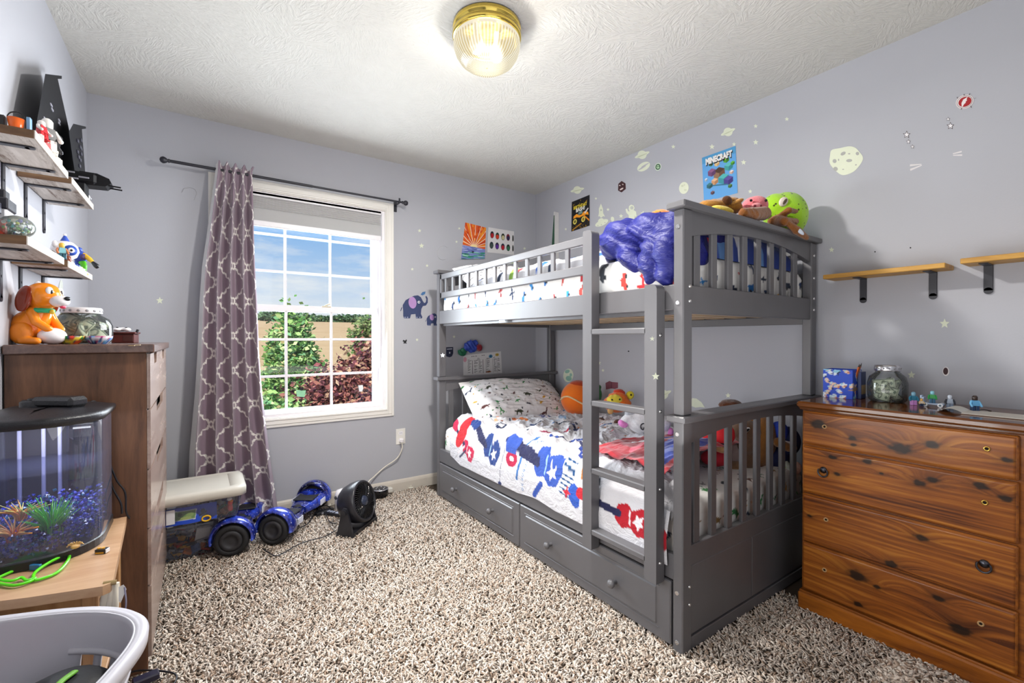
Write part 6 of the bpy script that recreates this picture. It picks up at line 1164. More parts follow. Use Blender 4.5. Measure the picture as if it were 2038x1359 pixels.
stick('pencil', 'orange pencil sticking out of the blue box', (bx0+.03, by1+.018, ZD+.03), aX(1711, 724, bx0+.045), .0034, 'e06a1e', '3a2a20'); stick('pencil', 'brown pencil leaning against the orange one in the blue box', (bx0+.04, by1+.016, ZD+.03), aX(1715, 722, bx0+.05), .003, '7a3a1e', '2a1a12')
bks = thing('narrow_printed_box', 'narrow dark printed box standing just behind the blue box', 'box', (bx0+.03, by1-.012, ZD)); g = G(); g.box((bx0+.045, by1-.016, ZD), (bx0+.10, by1-.002, ZD+HB*.93), .001); part('carton', g, mat('26386a', .4), bks); g = G(); g.box((bx0+.05, by1-.0166, ZD+.02), (bx0+.095, by1-.0158, ZD+.06), .0002); part('gold_print', g, mat('b89a60', .4), bks)
cj = aX(1762, 795, 2.35); cj = (2.375, aX(1766, 795, 2.375)[1], ZD); RJ = .068
jar('dollar_jar', 'clear jar of crumpled banknotes with a silver lid on the pine dresser', cj, RJ, aX(1766, 727, 2.375)[2]-ZD+.002, .041, mat('c8c8cc', .2, .9, name='silver_lid'), 2)
for k in range(10): a = k*2.4; bill((cj[0]+.02*math.cos(a), cj[1]+.02*math.sin(a), ZD+.022+.0058*k), .075, .04, Rm(60+30*math.sin(k*2.3), 50*math.cos(k*1.9), 70*k), k+30, 'banknote crumpled in the silver-lidded jar on the pine dresser', 'banknotes in the silver-lidded jar')
def onD(px, py, X): q_ = aX(px, py, X); return (X, q_[1], ZD)
fig('block_figure', 'block figure with teal body and pink legs nearest the jar on the dresser', onD(1818, 806, 2.33), .052, ('7fb0c8', '2a7a98', '2a7a98', 'e0a0e8'), -60, cat='toy figure'); fig('block_figure', 'small blond block figure sitting before the pink-legged one', onD(1834, 808, 2.31), .03, ('e8b050', 'e8d8c0', 'e0c090', '2a3a5a'), -60)
tc_ = thing('toy_cart', 'pale grey-blue toy cart with white wheels on the dresser', 'toy cart', onD(1858, 805, 2.335)); c = Vector(onD(1858, 805, 2.335)); M_CART = mat('a8bcd8', .3)
g = G(); g.box(c+Vector((-.012, -.032, .008)), c+Vector((.012, .032, .014)), .001); g.box(c+Vector((-.012, .026, .014)), c+Vector((.012, .032, .036)), .001); g.box(c+Vector((-.011, .032, .03)), c+Vector((.011, .038, .042)), .001); part('chassis', g, M_CART, tc_)
for y in (-.022, .022): 
    for x in (-.016, .012): g = G(); g.cyl(c+Vector((x, y, .008)), c+Vector((x+.004, y, .008)), .008, n=18); w_ = part('wheel', g, mat('e8ecf0', .3), tc_); g = G(); g.cyl(c+Vector((x-.0006, y, .008)), c+Vector((x+.0046, y, .008)), .004, n=12); part('axle_cap', g, mat('3a5a6a', .3), w_)
fig('block_figure', 'green-bodied block figure with a pale blue head riding the toy cart', tuple(c+Vector((0, .004, .0145))), .046, ('8fd0e0', '2f9a4a', '2f9a4a', '3a6a8a'), -70); fig('block_figure', 'grey-white block figure with a dark tool behind the toy cart', (c.x, c.y-.046, ZD), .05, ('c8d0dc', 'a8b4c4', '2a2a34', '8a9ab0'), -70)
fig('block_figure', 'block figure in light blue with dark striding legs beside the open booklet', onD(1940, 818, 2.30), .058, ('3a2a24', '6ab0e0', '7ac0ec', '22406a'), -50)
nb = thing('open_booklet', 'open booklet lying on the dresser top', 'booklet', onD(1910, 820, 2.25)); y0, y1, y2 = aX(1875, 812, 2.27)[1], aX(1928, 817, 2.27)[1], aX(2000, 826, 2.25)[1]
n = 14; A = np.array([[(2.2+.11*j/3, y0+(y1-y0)*i/n, ZD+.001+.013*math.sin(PI*i/n)) for j in range(4)] for i in range(n+1)]); g = G(); g.grid(A); part('curled_page', g, mat('dcdad2', .6), nb)
g = G(); g.box((2.19, aX(2036, 825, 2.19)[1]-.02, ZD), (2.31, y1+.005, ZD+.004), .001); part('page_block', g, mat('d6cfc4', .6), nb); g = G(); g.box((2.188, aX(2036, 825, 2.19)[1]-.022, ZD-.0003), (2.312, y1+.006, ZD+.0012), .0004); part('cover', g, mat('6a5040', .5), nb)
g = G(); g.tube(bez([onD(1935, 818, 2.27), tuple(Vector(onD(1955, 815, 2.33))+Vector((0, 0, .006))), onD(1972, 812, 2.37)], 12), .003, 6, sy=.5); solo('black_ribbon', 'black ribbon strip lying beside the open booklet', 'ribbon', g, mat('2a2624', .6))

# ================================================================== PLUSH TOYS, UPPER BUNK
def plush(c, **k): return mat(c, .95, bump=.8, bs=220, spec=.1, var=.2, vs=60, name='plush_fur', Sheen_Weight=.4, **k)
M_EYEK = mat('0c0c0e', .1, name='bead_eye')
def pth(name, label, loc): return thing(name, label, 'plush toy', loc)
def pp(name, shapes, m, th, vox=.006, rum=.0): 
    b = blob(shapes, vox, 3)
    if rum: rumple(b, rum, 60, 4)
    return part(name, b, m, th)
def A_(px, py, Y): return Vector(aY(px, py, Y))
R3 = Vector((.82, -.57, 0)); U3 = Vector((0, 0, 1)); F3 = Vector((.57, .82, 0)); MV = Matrix((R3, F3, U3)).transposed()   # right, away, up as seen from the door
def eyes(th, pts, r_=.006): g = G(); [g.ell(p_, r_, None, 10, 8) for p_ in pts]; part('eyes', g, M_EYEK, th)
# green plush
c = A_(1560, 425, 1.055); gp = pth('green_plush', 'big lime green speckled plush on the footboard of the upper bunk', tuple(c-U3*.1)); t = NT('green_speckled_fur'); v = t.coord(); vo = t.n('ShaderNodeTexVoronoi', i_Scale=42, i_Vector=v); sp_ = t.ramp(vo.outputs['Distance'], [(.16, (1, 1, 1)), (.24, (0, 0, 0))]); t.bsdf(t.mix(sp_, t.mix(t.noise(v, 9).outputs[0], lin('8fc81a'), lin('b8e838')), lin('3f4a12')), .95, 0, .1, t.bump(t.noise(v, 240).outputs[0], .8, .004), Sheen_Weight=.4)
pp('body', [(c+R3*.008-U3*.01, (.098, .09, .112), MV), (c-R3*.045+U3*.02, (.06, .07, .075), MV)], t.m, gp, .008)
g = G(); g.ell(c-R3*.045-F3*.072+U3*.035, (.020, .010, .024), MV @ Rm(0, 35, 0)); part('eye_white', g, mat('e8dccf', .6), gp); g = G(); g.ell(c-R3*.043-F3*.081+U3*.034, (.007, .004, .016), MV @ Rm(0, 35, 0)); part('eye_slit', g, mat('5a4a3a', .4), gp); g = G(); g.ell(c-R3*.10-F3*.03-U3*.012, (.02, .014, .008), MV @ Rm(0, -35, 0)); part('white_horn', g, plush('e8e8e4'), gp)
# pink pig
c = A_(1500, 412, 1.06); pg = pth('pink_pig_plush', 'pink plush pig with a round snout beside the green plush', tuple(c-U3*.05)); mk = plush('f0828a')
pp('body', [(c, (.052, .05, .046), MV), (c+R3*.012+U3*.006, (.05, .045, .043), MV), (c-U3*.03+F3*.02, (.045, .05, .03), MV)], mk, pg, .005); g = G(); g.ell(c-F3*.05-R3*.014-U3*.012, (.024, .014, .016), MV); part('snout', g, plush('f49aa0'), pg)
g = G(); [g.box((-.005, -.003, -.005), (.005, .003, .005), .001, M=frame(c-F3*.062+R3*x-U3*.013, MV)) for x in (-.028, -.002)]; part('nostrils', g, mat('7a2a34', .6), pg); g = G(); [g.ell(c-F3*.046+R3*x+U3*.016, (.006, .005, .006), MV) for x in (-.036, .03)]; part('eyes', g, M_EYEK, pg)
# brown dog lying, tan muzzle
c = A_(1432, 412, 1.13); bd = pth('brown_dog_plush', 'tan and brown plush dog lying behind the footboard cap of the upper bunk', tuple(c-U3*.05)); mt_ = plush('a8742e')
pp('body', [(c-R3*.03, (.075, .06, .030), MV), (c+R3*.045+U3*.008, (.048, .05, .036), MV), (c+R3*.055-U3*.01-F3*.02, (.035, .04, .025), MV)], mt_, bd, .006, .01); g = G(); g.ell(c+R3*.01+U3*.014-F3*.05, (.022, .012, .02), MV @ Rm(0, 30, 0)); part('dark_patch', g, plush('5a3414'), bd); g = G(); g.ell(c+R3*.055-F3*.048+U3*.008, (.03, .014, .011), MV @ Rm(0, -25, 0)); part('ear', g, plush('c08a40'), bd); g = G(); g.ell(c-R3*.01-F3*.05-U3*.026, (.05, .02, .016), MV @ Rm(0, 12, 0)); part('yellow_scarf', g, plush('e8cf5a'), bd)
# long-armed brown plush hanging over the cap
c = A_(1548, 440, 1.035); mo = pth('long_armed_plush', 'long-armed brown plush draped over the upper footboard cap', tuple(c-U3*.03)); mb = plush('8a5424'); zc_ = 1.645
pp('body', [(c+U3*.0, (.045, .035, .028), MV), ('limb', [A_(1520, 425, 1.0), A_(1498, 426, .98), A_(1480, 424, .985)], [.030, .028, .022]), ('limb', [c+U3*.01, A_(1570, 418, .985), A_(1594, 424, .985)], [.019, .014, .011]), ('limb', [c, A_(1560, 441, .975), A_(1582, 442, .97)], [.028, .022, .017])], mb, mo, .005, .006)
pp('hanging_leg', [('limb', [A_(1566, 443, .965), A_(1585, 458, .95), A_(1605, 473, .94)], [.013, .019, .012])], mb, mo, .004); g = G(); g.ell(A_(1592, 460, .935), (.024, .006, .009), MV @ Rm(0, 42, 0)); part('sole', g, mat('d8e0f0', .8), mo); g = G(); g.prism([(-.012, -.004), (.012, -.007), (.014, .006), (-.01, .008)], lambda u, w, d: tuple(c-F3*(.034+d)+R3*(u+.002)+U3*(w-.012)), 0, .003); part('blue_tag', g, mat('8ab0e0', .6), mo)
# orange and yellow plush behind the post
c = A_(1316, 436, 1.24); lp = pth('orange_yellow_plush', 'orange, yellow and green plush peeking over the blue comforter by the tall post', tuple(c-U3*.05)); pp('head', [(c+U3*.008, (.05, .05, .032), MV), (c-R3*.03-U3*.012, (.03, .03, .018), MV)], plush('d8761e'), lp, .005, .012); pp('yellow_collar', [(c-U3*.032-R3*.004, (.056, .045, .018), MV)], plush('f0d040'), lp, .005, .008); pp('green_body', [(c-U3*.06-R3*.012, (.06, .05, .022), MV)], plush('a8d850'), lp, .005, .008); eyes(lp, [c-F3*.045-R3*.02+U3*.015], .005)
# ================================================================== PLUSH TOYS, LOWER BUNK
c = Vector(aX(1148, 790, 2.30)); ob = pth('orange_ball_cushion', 'orange round ball cushion with a cream swoosh against the wall by the pillow', tuple(c-U3*.12)); t = NT('orange_fleece'); v = t.coord(); t.bsdf(t.mix(t.noise(v, 8, 3).outputs[0], lin('e0641a'), lin('f0822a')), .9, 0, .1, t.bump(t.noise(v, 200).outputs[0], .4, .003), Sheen_Weight=.4); RB = .125
g = G(); g.ell(c-U3*.01, (RB*.95, RB*.8, RB), MV, 36, 24); part('ball', g, t.m, ob); g = G(); g.ell(c+U3*.085+R3*.01, (.07, .06, .04), MV); part('dark_top', g, plush('b8421a'), ob)
g = G(); sw = [c-U3*.01+MV @ (Vector((x, 0, z)).normalized() if False else Vector((x*RB*.97, -RB*.82*math.sqrt(max(0, 1-x*x-z*z)), z*RB*1.02))) for x, z in ((-.97, -.05), (-.86, .12), (-.6, .18), (-.2, .02), (.25, -.22), (.6, -.36), (.8, -.4))]; g.tube(bez(sw, 36), .012, 8, sy=.5); part('cream_swoosh', g, plush('f0d09a'), ob)
c = Vector(aX(1228, 800, 2.28)); ck_ = pth('yellow_bird_plush', 'yellow and orange plush with brown feet between the ladder rails on the lower bunk', tuple(c-U3*.1)); k_ = .0026
pp('body', [(c-U3*.012, (.095, .07, .058), MV), (c+U3*.03+R3*.005, (.065, .06, .04), MV)], plush('e8701e'), ck_, .007, .012); pp('yellow_face', [(c-R3*.025+U3*.022-F3*.045, (.052, .03, .034), MV)], plush('f0d84a'), ck_, .005, .01); pp('red_crest', [(c+R3*.01+U3*.07, (.035, .03, .018), MV), (c+R3*.03+U3*.06, (.025, .03, .018), MV)], plush('c83a1e'), ck_, .005); pp('yellow_wing', [(c+R3*.085+U3*.045, (.028, .02, .03), MV @ Rm(0, 30, 0))], plush('e8d83a'), ck_, .005)
for px, py in ((1196, 838), (1230, 842)): q_ = Vector(aX(px, py, 2.2)); pp('foot', [(q_, (.028, .03, .026), MV)], plush('4a2a1c'), ck_, .005)
q_ = Vector(aX(1215, 818, 2.16)); g = G(); g.ell(q_, (.02, .012, .02), MV); part('paw_pad', g, mat('c89a60', .8), ck_); eyes(ck_, [c-R3*.05-F3*.075+U3*.025, c+R3*.0-F3*.075+U3*.028, c+R3*.088-F3*.02+U3*.05], .006)
c = Vector(aX(1191, 780, 2.38)); gd = pth('green_dino_plush', 'small dark green plush beside the yellow bird plush', tuple(c-U3*.04)); pp('body', [(c-U3*.02, (.026, .026, .05), MV), (c+U3*.035, (.022, .022, .02), MV)], plush('1f5a2a'), gd, .005); eyes(gd, [c-F3*.022+U3*.04], .004)
c = Vector(aX(1268, 835, 2.05)); un = pth('white_unicorn_plush', 'white plush with pink hoof and grey mane behind the right ladder rail', tuple(c-U3*.06)); mw = plush('e8e8ee')
pp('body', [(c+R3*.02-U3*.02, (.075, .06, .055), MV), (c+U3*.025+R3*.02, (.05, .05, .04), MV), ('limb', [c-R3*.01+U3*.02, c-R3*.05+U3*.012, c-R3*.075-U3*.01], [.034, .028, .024])], mw, un, .006, .008); pp('pink_hoof', [(c-R3*.082-U3*.022-F3*.004, (.030, .028, .022), MV @ Rm(0, 30, 0))], plush('e88ad0'), un, .004); pp('grey_mane', [(c-R3*.03+U3*.045, (.045, .03, .022), MV @ Rm(0, -20, 0))], plush('b8bcc4'), un, .005, .01); g = G(); g.ell(c+R3*.05-F3*.05+U3*.03, (.014, .008, .016), MV); part('eye_white', g, M_WHG, un); eyes(un, [c+R3*.052-F3*.058+U3*.028], .007)
g = G(); g.tube(bez([c+R3*(.02+.018*math.cos(a))-F3*.062+U3*(-.028+.018*math.sin(a)) for a in [k*.9 for k in range(6)]]+[c+R3*.022-F3*.064-U3*.03], 24), .003, 6); part('swirl_mark', g, mat('2a2a34', .6), un)
c = Vector(aX(1318, 850, 2.05)); u2 = pth('second_white_plush', 'white plush with a pink foot between the right ladder rail and the post', tuple(c-U3*.05)); pp('body', [(c-R3*.01+U3*.02, (.055, .05, .05), MV), ('limb', [c, c+R3*.02-U3*.02], [.03, .026])], mw, u2, .006, .008); pp('pink_foot', [(c+R3*.036-U3*.022-F3*.01, (.022, .022, .024), MV)], plush('e88ad0'), u2, .004)
c = A_(1500, 880, 1.185); bg_ = pth('large_brown_plush', 'large tan-bellied brown plush dog leaning behind the lower footboard slats', tuple(c-U3*.13))
pp('body', [(c+R3*.01, (.098, .075, .135), MV), (c+R3*.03+U3*.04, (.075, .08, .10), MV)], plush('9a6630'), bg_, .009); pp('head', [(c-R3*.055+U3*.06-F3*.03, (.075, .06, .06), MV), (c-R3*.07-F3*.06, (.045, .04, .05), MV), (c-R3*.055-U3*.075-F3*.04, (.055, .05, .06), MV)], plush('6f5440'), bg_, .008); pp('brown_crown', [(A_(1455, 806, 1.30), (.062, .06, .03), MV), (A_(1462, 825, 1.28), (.07, .06, .04), MV)], plush('5a3016'), bg_, .007, .014); pp('grey_ear', [(c-R3*.125-U3*.04-F3*.05, (.035, .02, .06), MV @ Rm(0, -14, 0))], plush('a89490'), bg_, .006); pp('paw', [(c-R3*.12-U3*.11-F3*.05, (.045, .045, .035), MV)], plush('8a6a4e'), bg_, .006)
g = G(); g.ell(c-R3*.09+U3*.075-F3*.085, (.03, .008, .012), MV @ Rm(0, -28, 0)); part('eye_white', g, M_WHG, bg_); g = G(); g.ell(c-R3*.088+U3*.076-F3*.091, (.022, .006, .007), MV @ Rm(0, -28, 0)); part('eye_slit', g, M_EYEK, bg_)
c = A_(1432, 872, 1.22); rc_ = pth('red_cap_plush', 'plush in a bright red cap beside the large brown plush', tuple(c-U3*.06)); pp('cap', [(c+R3*.012+U3*.012, (.06, .05, .045), MV), (c+R3*.03+U3*.03, (.04, .04, .035), MV), (c-R3*.05-U3*.015, (.04, .03, .03), MV)], mat('d81e28', .8, name='red_felt'), rc_, .006); pp('face', [(c+R3*.005-U3*.04-F3*.01, (.04, .035, .03), MV)], plush('c89a6a'), rc_, .005); pp('dark_band', [(c-R3*.005-U3*.025-F3*.03, (.035, .018, .01), MV)], mat('1a1a2a', .8), rc_, .004); pp('blue_body', [(c-R3*.02-U3*.095, (.07, .05, .04), MV)], mat('b01e30', .9), rc_, .007)
c = A_(1560, 872, 1.085); bl_ = pth('blue_hat_plush', 'plush with a navy and royal blue hat behind the rightmost footboard slats', tuple(c-U3*.06)); pp('hat', [(c-R3*.025+U3*.03, (.045, .045, .055), MV)], mat('2244c0', .8, name='blue_felt'), bl_, .006); pp('navy_body', [(c+R3*.02-U3*.015, (.06, .05, .075), MV), (c-R3*.03-U3*.10, (.06, .05, .05), MV)], mat('141c4a', .85, name='navy_felt'), bl_, .007); pp('brown_arm', [('limb', [c-R3*.055-U3*.01-F3*.045, c-R3*.01-U3*.035-F3*.055, c+R3*.015-U3*.035-F3*.055], [.024, .02, .017])], plush('8a5a2a'), bl_, .005); g = G(); g.tube(bez([c-R3*.06+U3*.005-F3*.03, c-R3*.03-U3*.004-F3*.05, c+R3*.005-U3*.012-F3*.052], 10), .006, 6); part('white_hat_band', g, M_WHG, bl_)
c = A_(1566, 928, 1.075); gb = pth('green_ball_plush', 'round green plush with a pink patch in the lower corner of the bunk', tuple(c-U3*.05)); pp('ball', [(c+R3*.0, (.052, .045, .046), MV)], plush('a0d030'), gb, .005); pp('pink_patch', [(c+R3*.03-F3*.026, (.026, .016, .032), MV)], plush('e0b8a8'), gb, .004); pp('grey_tuft', [('limb', [c-R3*.03+U3*.03-F3*.035, c-R3*.012-F3*.05, c-R3*.0-U3*.02-F3*.05], [.015, .012, .008])], plush('b8c0b8'), gb, .004)
c = Vector(aX(1098, 778, 2.36)); dk = pth('dark_plush_heap', 'dark brown plush in the shadowed corner between pillow and headboard', tuple(c-U3*.06)); pp('body', [(c-U3*.02, (.06, .05, .05), MV)], plush('3a3028'), dk, .006, .012)

# ================================================================== WALL STICKERS AND POSTERS
M_GLOW = mat('dadfc8', .6, var=.03, name='glow_vinyl'); M_GREYV = mat('a9a9a4', .7, name='crater_grey')
WF = {'R': lambda u, v, d: tuple(aX(u, v, XR-.0006-d)), 'B': lambda u, v, d: tuple(aY(u, v, YB-.0006-d)), 'L': lambda u, v, d: tuple(aX(u, v, XL+.0006+d)), 'P': lambda u, v, d: tuple(aY(u, v, 1.0515-d))}
def stk(g, pts, wall='R', d=.0006, d0=0): return g.prism([tuple(p_) for p_ in pts], WF[wall], d0, d0+d)
def ST(name, label, pts, wall='R', m=None, group=None, cat='wall sticker', extra=()):
    g = G(); stk(g, pts, wall); V = np.array(g.v); loc = V.mean(0)
    if not extra: return solo(name, label, cat, g, m or M_GLOW, group, loc=tuple(loc))
    th = thing(name, label, cat, tuple(loc), group); part(extra[0][0]+'_base' if False else 'backing', g, m or M_GLOW, th)
    for k, (nm, ps, mm) in enumerate(extra[0:]):
        g = G(); [stk(g, q_, wall, .0005, .0006+.0003*k) for q_ in ps]; part(nm, g, mm, th)
    return th
def lens(cx, cy, rx, ry, rot, n=26): a = math.radians(rot); return [(cx+rx*math.cos(t_)*math.cos(a)-ry*math.sin(t_)*math.sin(a), cy+rx*math.cos(t_)*math.sin(a)+ry*math.sin(t_)*math.cos(a)) for t_ in [2*PI*k/n for k in range(n)]]
def stars(cx, cy, r_, rot=-90): return [(cx+x, cy+y) for x, y in star(5, r_, .45, rot)]
for px, py, r_, lb in ((1340, 292, 4, 'small white star sticker between the crossed-out ringed planet and the blue poster, upper wall'), (1417, 292, 5, 'small white star sticker just above the left of the blue poster'), (1461, 287, 4, 'small white star sticker at the upper right corner of the blue poster'), (1504, 251, 4, 'highest small white star sticker, right of the leaning ringed planet'), (1504, 283, 5, 'white star sticker directly below the highest one'), (1480, 323, 5, 'white star sticker right beside the upper part of the blue poster'), (1493, 381, 4, 'small white star sticker right above the pink pig plush'), (1566, 237, 4, 'small white star sticker high up, between blue poster and moon'),
                      (1280, 425, 5, 'pale star sticker right of the astronaut'), (1210, 417, 3, 'tiny dot star right of the rocket'), (1236, 430, 4, 'small dot star between alien and astronaut'), (1238, 461, 4, 'small star just above the blue comforter, left of two'), (1259, 461, 4, 'small star just above the blue comforter, right of two'), (1186, 395, 2.5, 'tiny dot star above the rocket'), (1126, 456, 2.5, 'tiny dot star left of the monster truck poster'), (1655, 497, 5, 'white star sticker right of the upper bunk footboard'), (1880, 644, 9, 'large pale star sticker on the wall under the golden shelf'), (1814, 746, 7, 'pale star sticker right of the silver-lidded jar'), (1200, 737, 3, 'tiny dot star behind the ladder, lower bunk wall'), (1192, 722, 4, 'small pale star half hidden by the left ladder rail'), (1449, 787, 5, 'white star sticker just above the brown plush crown')):
    ST('star_sticker', lb, stars(px, py, r_*1.15))
for px, py, r_, lb in ((835, 459, 3.5, 'dot star nearest the curtain rod end, right of the window'), (839, 489, 5, 'white star sticker right of the window, below the topmost dot'), (820.5, 535.6, 3, 'dot star right of the window, lower left of a pair'), (850, 528.6, 3, 'dot star right of the window, right one of a pair'), (908.6, 481, 2.6, 'dot star left of the sunset painting, by its middle'), (914, 454.5, 2.6, 'dot star left of the sunset painting, near its top'), (1044, 494.5, 3, 'dot star right of the white sheet of blobs'), (830, 676, 3, 'dot star below the small elephant, left of the bed post'), (903.6, 670, 3, 'dot star on the window wall seen inside the lower bunk'), (318, 598, 7, 'pale green star sticker left of the curtain')): ST('star_sticker', lb, stars(px, py, r_*1.1), 'B')
ST('star_sticker', 'faint pale star on the left wall between dog and jar', stars(112, 612, 7), 'L', mat('c8ccc4', .7)); ST('leaf_sticker', 'faint pale leaf-shaped sticker on the left wall under the lower shelf', lens(121, 574, 4, 17, 4), 'L', mat('b8bcb4', .7))
for px, py, r_, lb in ((1298, 674, 5, 'white star sticker high on the right ladder rail'), (1305, 749, 8, 'pale green star sticker halfway up the right ladder rail')): ST('star_sticker', lb, stars(px, py, r_), 'P')
# ringed planets, galaxy, moons
def planet(label, cx, cy, r_, rot): ST('planet_sticker', label, lens(cx, cy, r_, r_*.95, 0), extra=(('ring', [lens(cx, cy, r_*1.75, r_*.42, rot)], M_GLOW), ('ring_shadow', [lens(cx, cy+r_*.12, r_*1.2, r_*.12, rot)], mat('c2c8aa', .7))))
planet('pale ringed planet sticker, highest on the wall above the blue poster', 1449, 262.5, 9, -25); planet('pale ringed planet sticker above the spiral galaxy', 1278, 308, 9, -22); planet('pale ringed planet sticker above the monster truck poster', 1149, 378, 8, -14); planet('pale ringed planet sticker just above the lower footboard, left one', 1320, 785, 10, -25)
ST('leafy_planet_sticker', 'pale pointed sticker above the lower footboard cap, right of the post', [(1372, 800), (1378, 792), (1386, 793), (1396, 800), (1403, 811), (1394, 810), (1384, 811), (1376, 808)])
ST('galaxy_sticker', 'pale spiral galaxy sticker below a ringed planet', lens(1281, 331.5, 14, 8, -30), extra=(('spiral_gap', [lens(1278, 334, 9, 1.3, -30), lens(1284, 328.5, 9, 1.3, -30)], mat('b9b9be', .7)),))
ST('small_moon_sticker', 'small pale moon sticker left of the blue poster', lens(1361, 374, 9.5, 12, 10), extra=(('craters', [lens(1358, 370, 2.5, 2, 0), lens(1364, 378, 3, 2, 0), lens(1362, 368, 1.5, 1.5, 0)], mat('c9ceb4', .7)),))
mo_pts = [(1683+33*math.cos(a)*(1+.05*math.sin(5*a+1)), 320+28*math.sin(a-.25*math.cos(a))*(1+.06*math.sin(4*a))) for a in [2*PI*k/60 for k in range(60)]]
ST('moon_sticker', 'large pale cratered moon sticker on the bare wall', mo_pts, extra=(('craters', [lens(1678, 305.5, 5.5, 3.2, -30), lens(1661, 320.5, 4, 4, 0), lens(1690, 319.5, 6, 3, -5), lens(1663, 336, 4.5, 4, 25), lens(1706.5, 305.5, 3.4, 3.4, 20), lens(1690, 306, 2.4, 1.2, 0), lens(1678, 337, 2, 1, 0), lens(1703.5, 328, 1.8, 1.2, -20), lens(1669, 318, 1.2, 2.2, 0)], M_GREYV),))
ST('rocket_sticker', 'pale rocket sticker right of the monster truck poster', [(1196, 405), (1200, 415), (1200.5, 424), (1204, 431), (1200, 430), (1198, 433), (1195, 433), (1193, 430), (1190.5, 431), (1192, 424), (1192, 415)], extra=(('porthole', [lens(1196.2, 418, 1.8, 2, 0)], mat('b8bcae', .7)),))
ST('saucer_sticker', 'pale flying saucer sticker below the rocket', lens(1197.5, 443.5, 14, 5.5, -24), extra=(('dome', [lens(1196, 439, 6, 4.5, -24)], M_GLOW), ('lamps', [lens(x, y, 1.2, 1, 0) for x, y in ((1190, 449), (1197, 447), (1204, 443))], mat('b8bcae', .7))))
ST('alien_sticker', 'pale little alien sticker right of the flying saucer', [(1219, 431), (1222, 433), (1222.5, 438), (1221, 440), (1224, 445), (1224.5, 449), (1226, 455), (1222.5, 456), (1221.5, 451), (1220, 450), (1219, 455), (1216.5, 455), (1218, 447), (1215.5, 445), (1217.5, 441), (1215.5, 437), (1216, 432)])
ST('astronaut_sticker', 'pale waving astronaut sticker on the wall above the comforter', [(1252, 410), (1256, 407), (1261, 409), (1263, 414), (1261, 418), (1266, 421), (1267, 430), (1263.5, 432), (1263, 427), (1263, 437), (1264, 447), (1258.5, 448), (1258, 438), (1256.5, 438), (1256.5, 449), (1251, 449), (1252, 437), (1251, 428), (1246.5, 423), (1245, 416), (1248, 415), (1250, 420), (1253, 421), (1251, 416)], extra=(('visor', [lens(1257.5, 413.5, 3.2, 3.4, 0)], mat('b8bcb4', .6)),))
ST('earth_sticker', 'round pale green earth sticker behind the orange ball cushion', lens(1131, 747, 10, 13.5, 8), extra=(('land', [lens(1129, 739, 5, 3.5, -20), lens(1132, 753, 6, 5, 20), lens(1136, 746, 2.5, 3.5, 0)], mat('8fb8a8', .7)),))
ST('maroon_block_sticker', 'maroon cube-shaped sticker above the yellow bird plush', [(1205, 762), (1213, 758), (1218, 760), (1230, 761), (1230, 772), (1224, 774), (1217, 773), (1206, 775)], m=mat('7a4450', .7), extra=(('cube_edges', [[(1216, 760), (1217.5, 760), (1217.5, 773), (1216, 773)]], mat('5a2c38', .7)),))
ST('dark_sticker', 'small dark red sticker with a white edge above the toy cart', lens(1882.5, 739, 6.5, 9, 0), m=mat('e0dcda', .7), extra=(('dark_shape', [lens(1882, 738.5, 5, 7.2, 0)], mat('3a1e22', .7)),))
ST('hexagon_sticker', 'dark maroon hexagon sticker between the galaxy and the truck poster', [(1237, 360), (1245, 365), (1245.5, 376), (1237, 383), (1230, 379), (1230.5, 366)], m=mat('3a161a', .7), extra=(('pale_slots', [lens(1233.5, 369, 1.6, 1.1, 20), lens(1239.5, 367, 1.4, 1, 20), lens(1237, 376, 4.2, 1.5, -30)], mat('d8c8c4', .7)),))
ST('green_emblem_sticker', 'round green ringed emblem sticker above the small moon', lens(1309.5, 332, 6.5, 8, 15), m=mat('c9d6c4', .7), extra=(('green_ring', [lens(1309.5, 332, 5, 6, 15)], mat('1f4a34', .7)), ('pale_centre', [lens(1309.5, 332, 3.4, 4, 15)], mat('a8c8a0', .7)), ('dark_marks', [lens(1308, 331.5, .9, 1.3, 0), lens(1311.5, 331, .9, 1.3, 0)], mat('1f3a2c', .7))))
M_EDGE = mat('4a3a3c', .7)
ST('red_emblem_sticker', 'round red emblem sticker with a white feather, far right of the wall', lens(1920, 202.5, 18.5, 13.5, -22), m=mat('d8d0d0', .7), extra=(('dark_rim', [lens(1920, 202.5, 16, 11.6, -22)], M_EDGE), ('white_rim', [lens(1920, 202.5, 15.2, 11, -22)], mat('e6e0e0', .7)), ('red_field', [lens(1920.5, 202.5, 13.6, 9.6, -22)], mat('a0141c', .6)), ('feather', [[(1914, 212), (1913.5, 205), (1917, 198), (1926, 192.5), (1923.5, 198), (1925, 199), (1921.5, 203), (1922.5, 204), (1918.5, 207.5), (1916, 212)]], mat('e8dede', .6)), ('rays', [[(x, y), (x+1.4, y), (x+1.4+dx, y+dy), (x+dx, y+dy)] for x, y, dx, dy in ((1905, 196, -1, -3), (1918, 190, 0, -3), (1928, 189, 1.5, -3), (1938, 196, 4, -1), (1931, 211, 1.5, 3), (1913, 215, -1, 3))], M_EDGE)))
for px, py, r_, lb in ((1804.5, 268, 8, 'outlined white star sticker, left of the bare patch between the moon and the red emblem'), (1808, 282, 5, 'outlined small star sticker under the larger outlined star'), (1816, 292, 4.5, 'outlined small star sticker, lowest of the three in a row'), (1891.5, 250.5, 8, 'outlined white star sticker below the red emblem'), (1887, 237, 4.5, 'outlined tiny star sticker nearest the red emblem')): ST('outlined_star_sticker', lb, stars(px, py, r_), m=M_EDGE, extra=(('white_fill', [stars(px, py, r_*.72)], mat('e8e6e8', .7)),))
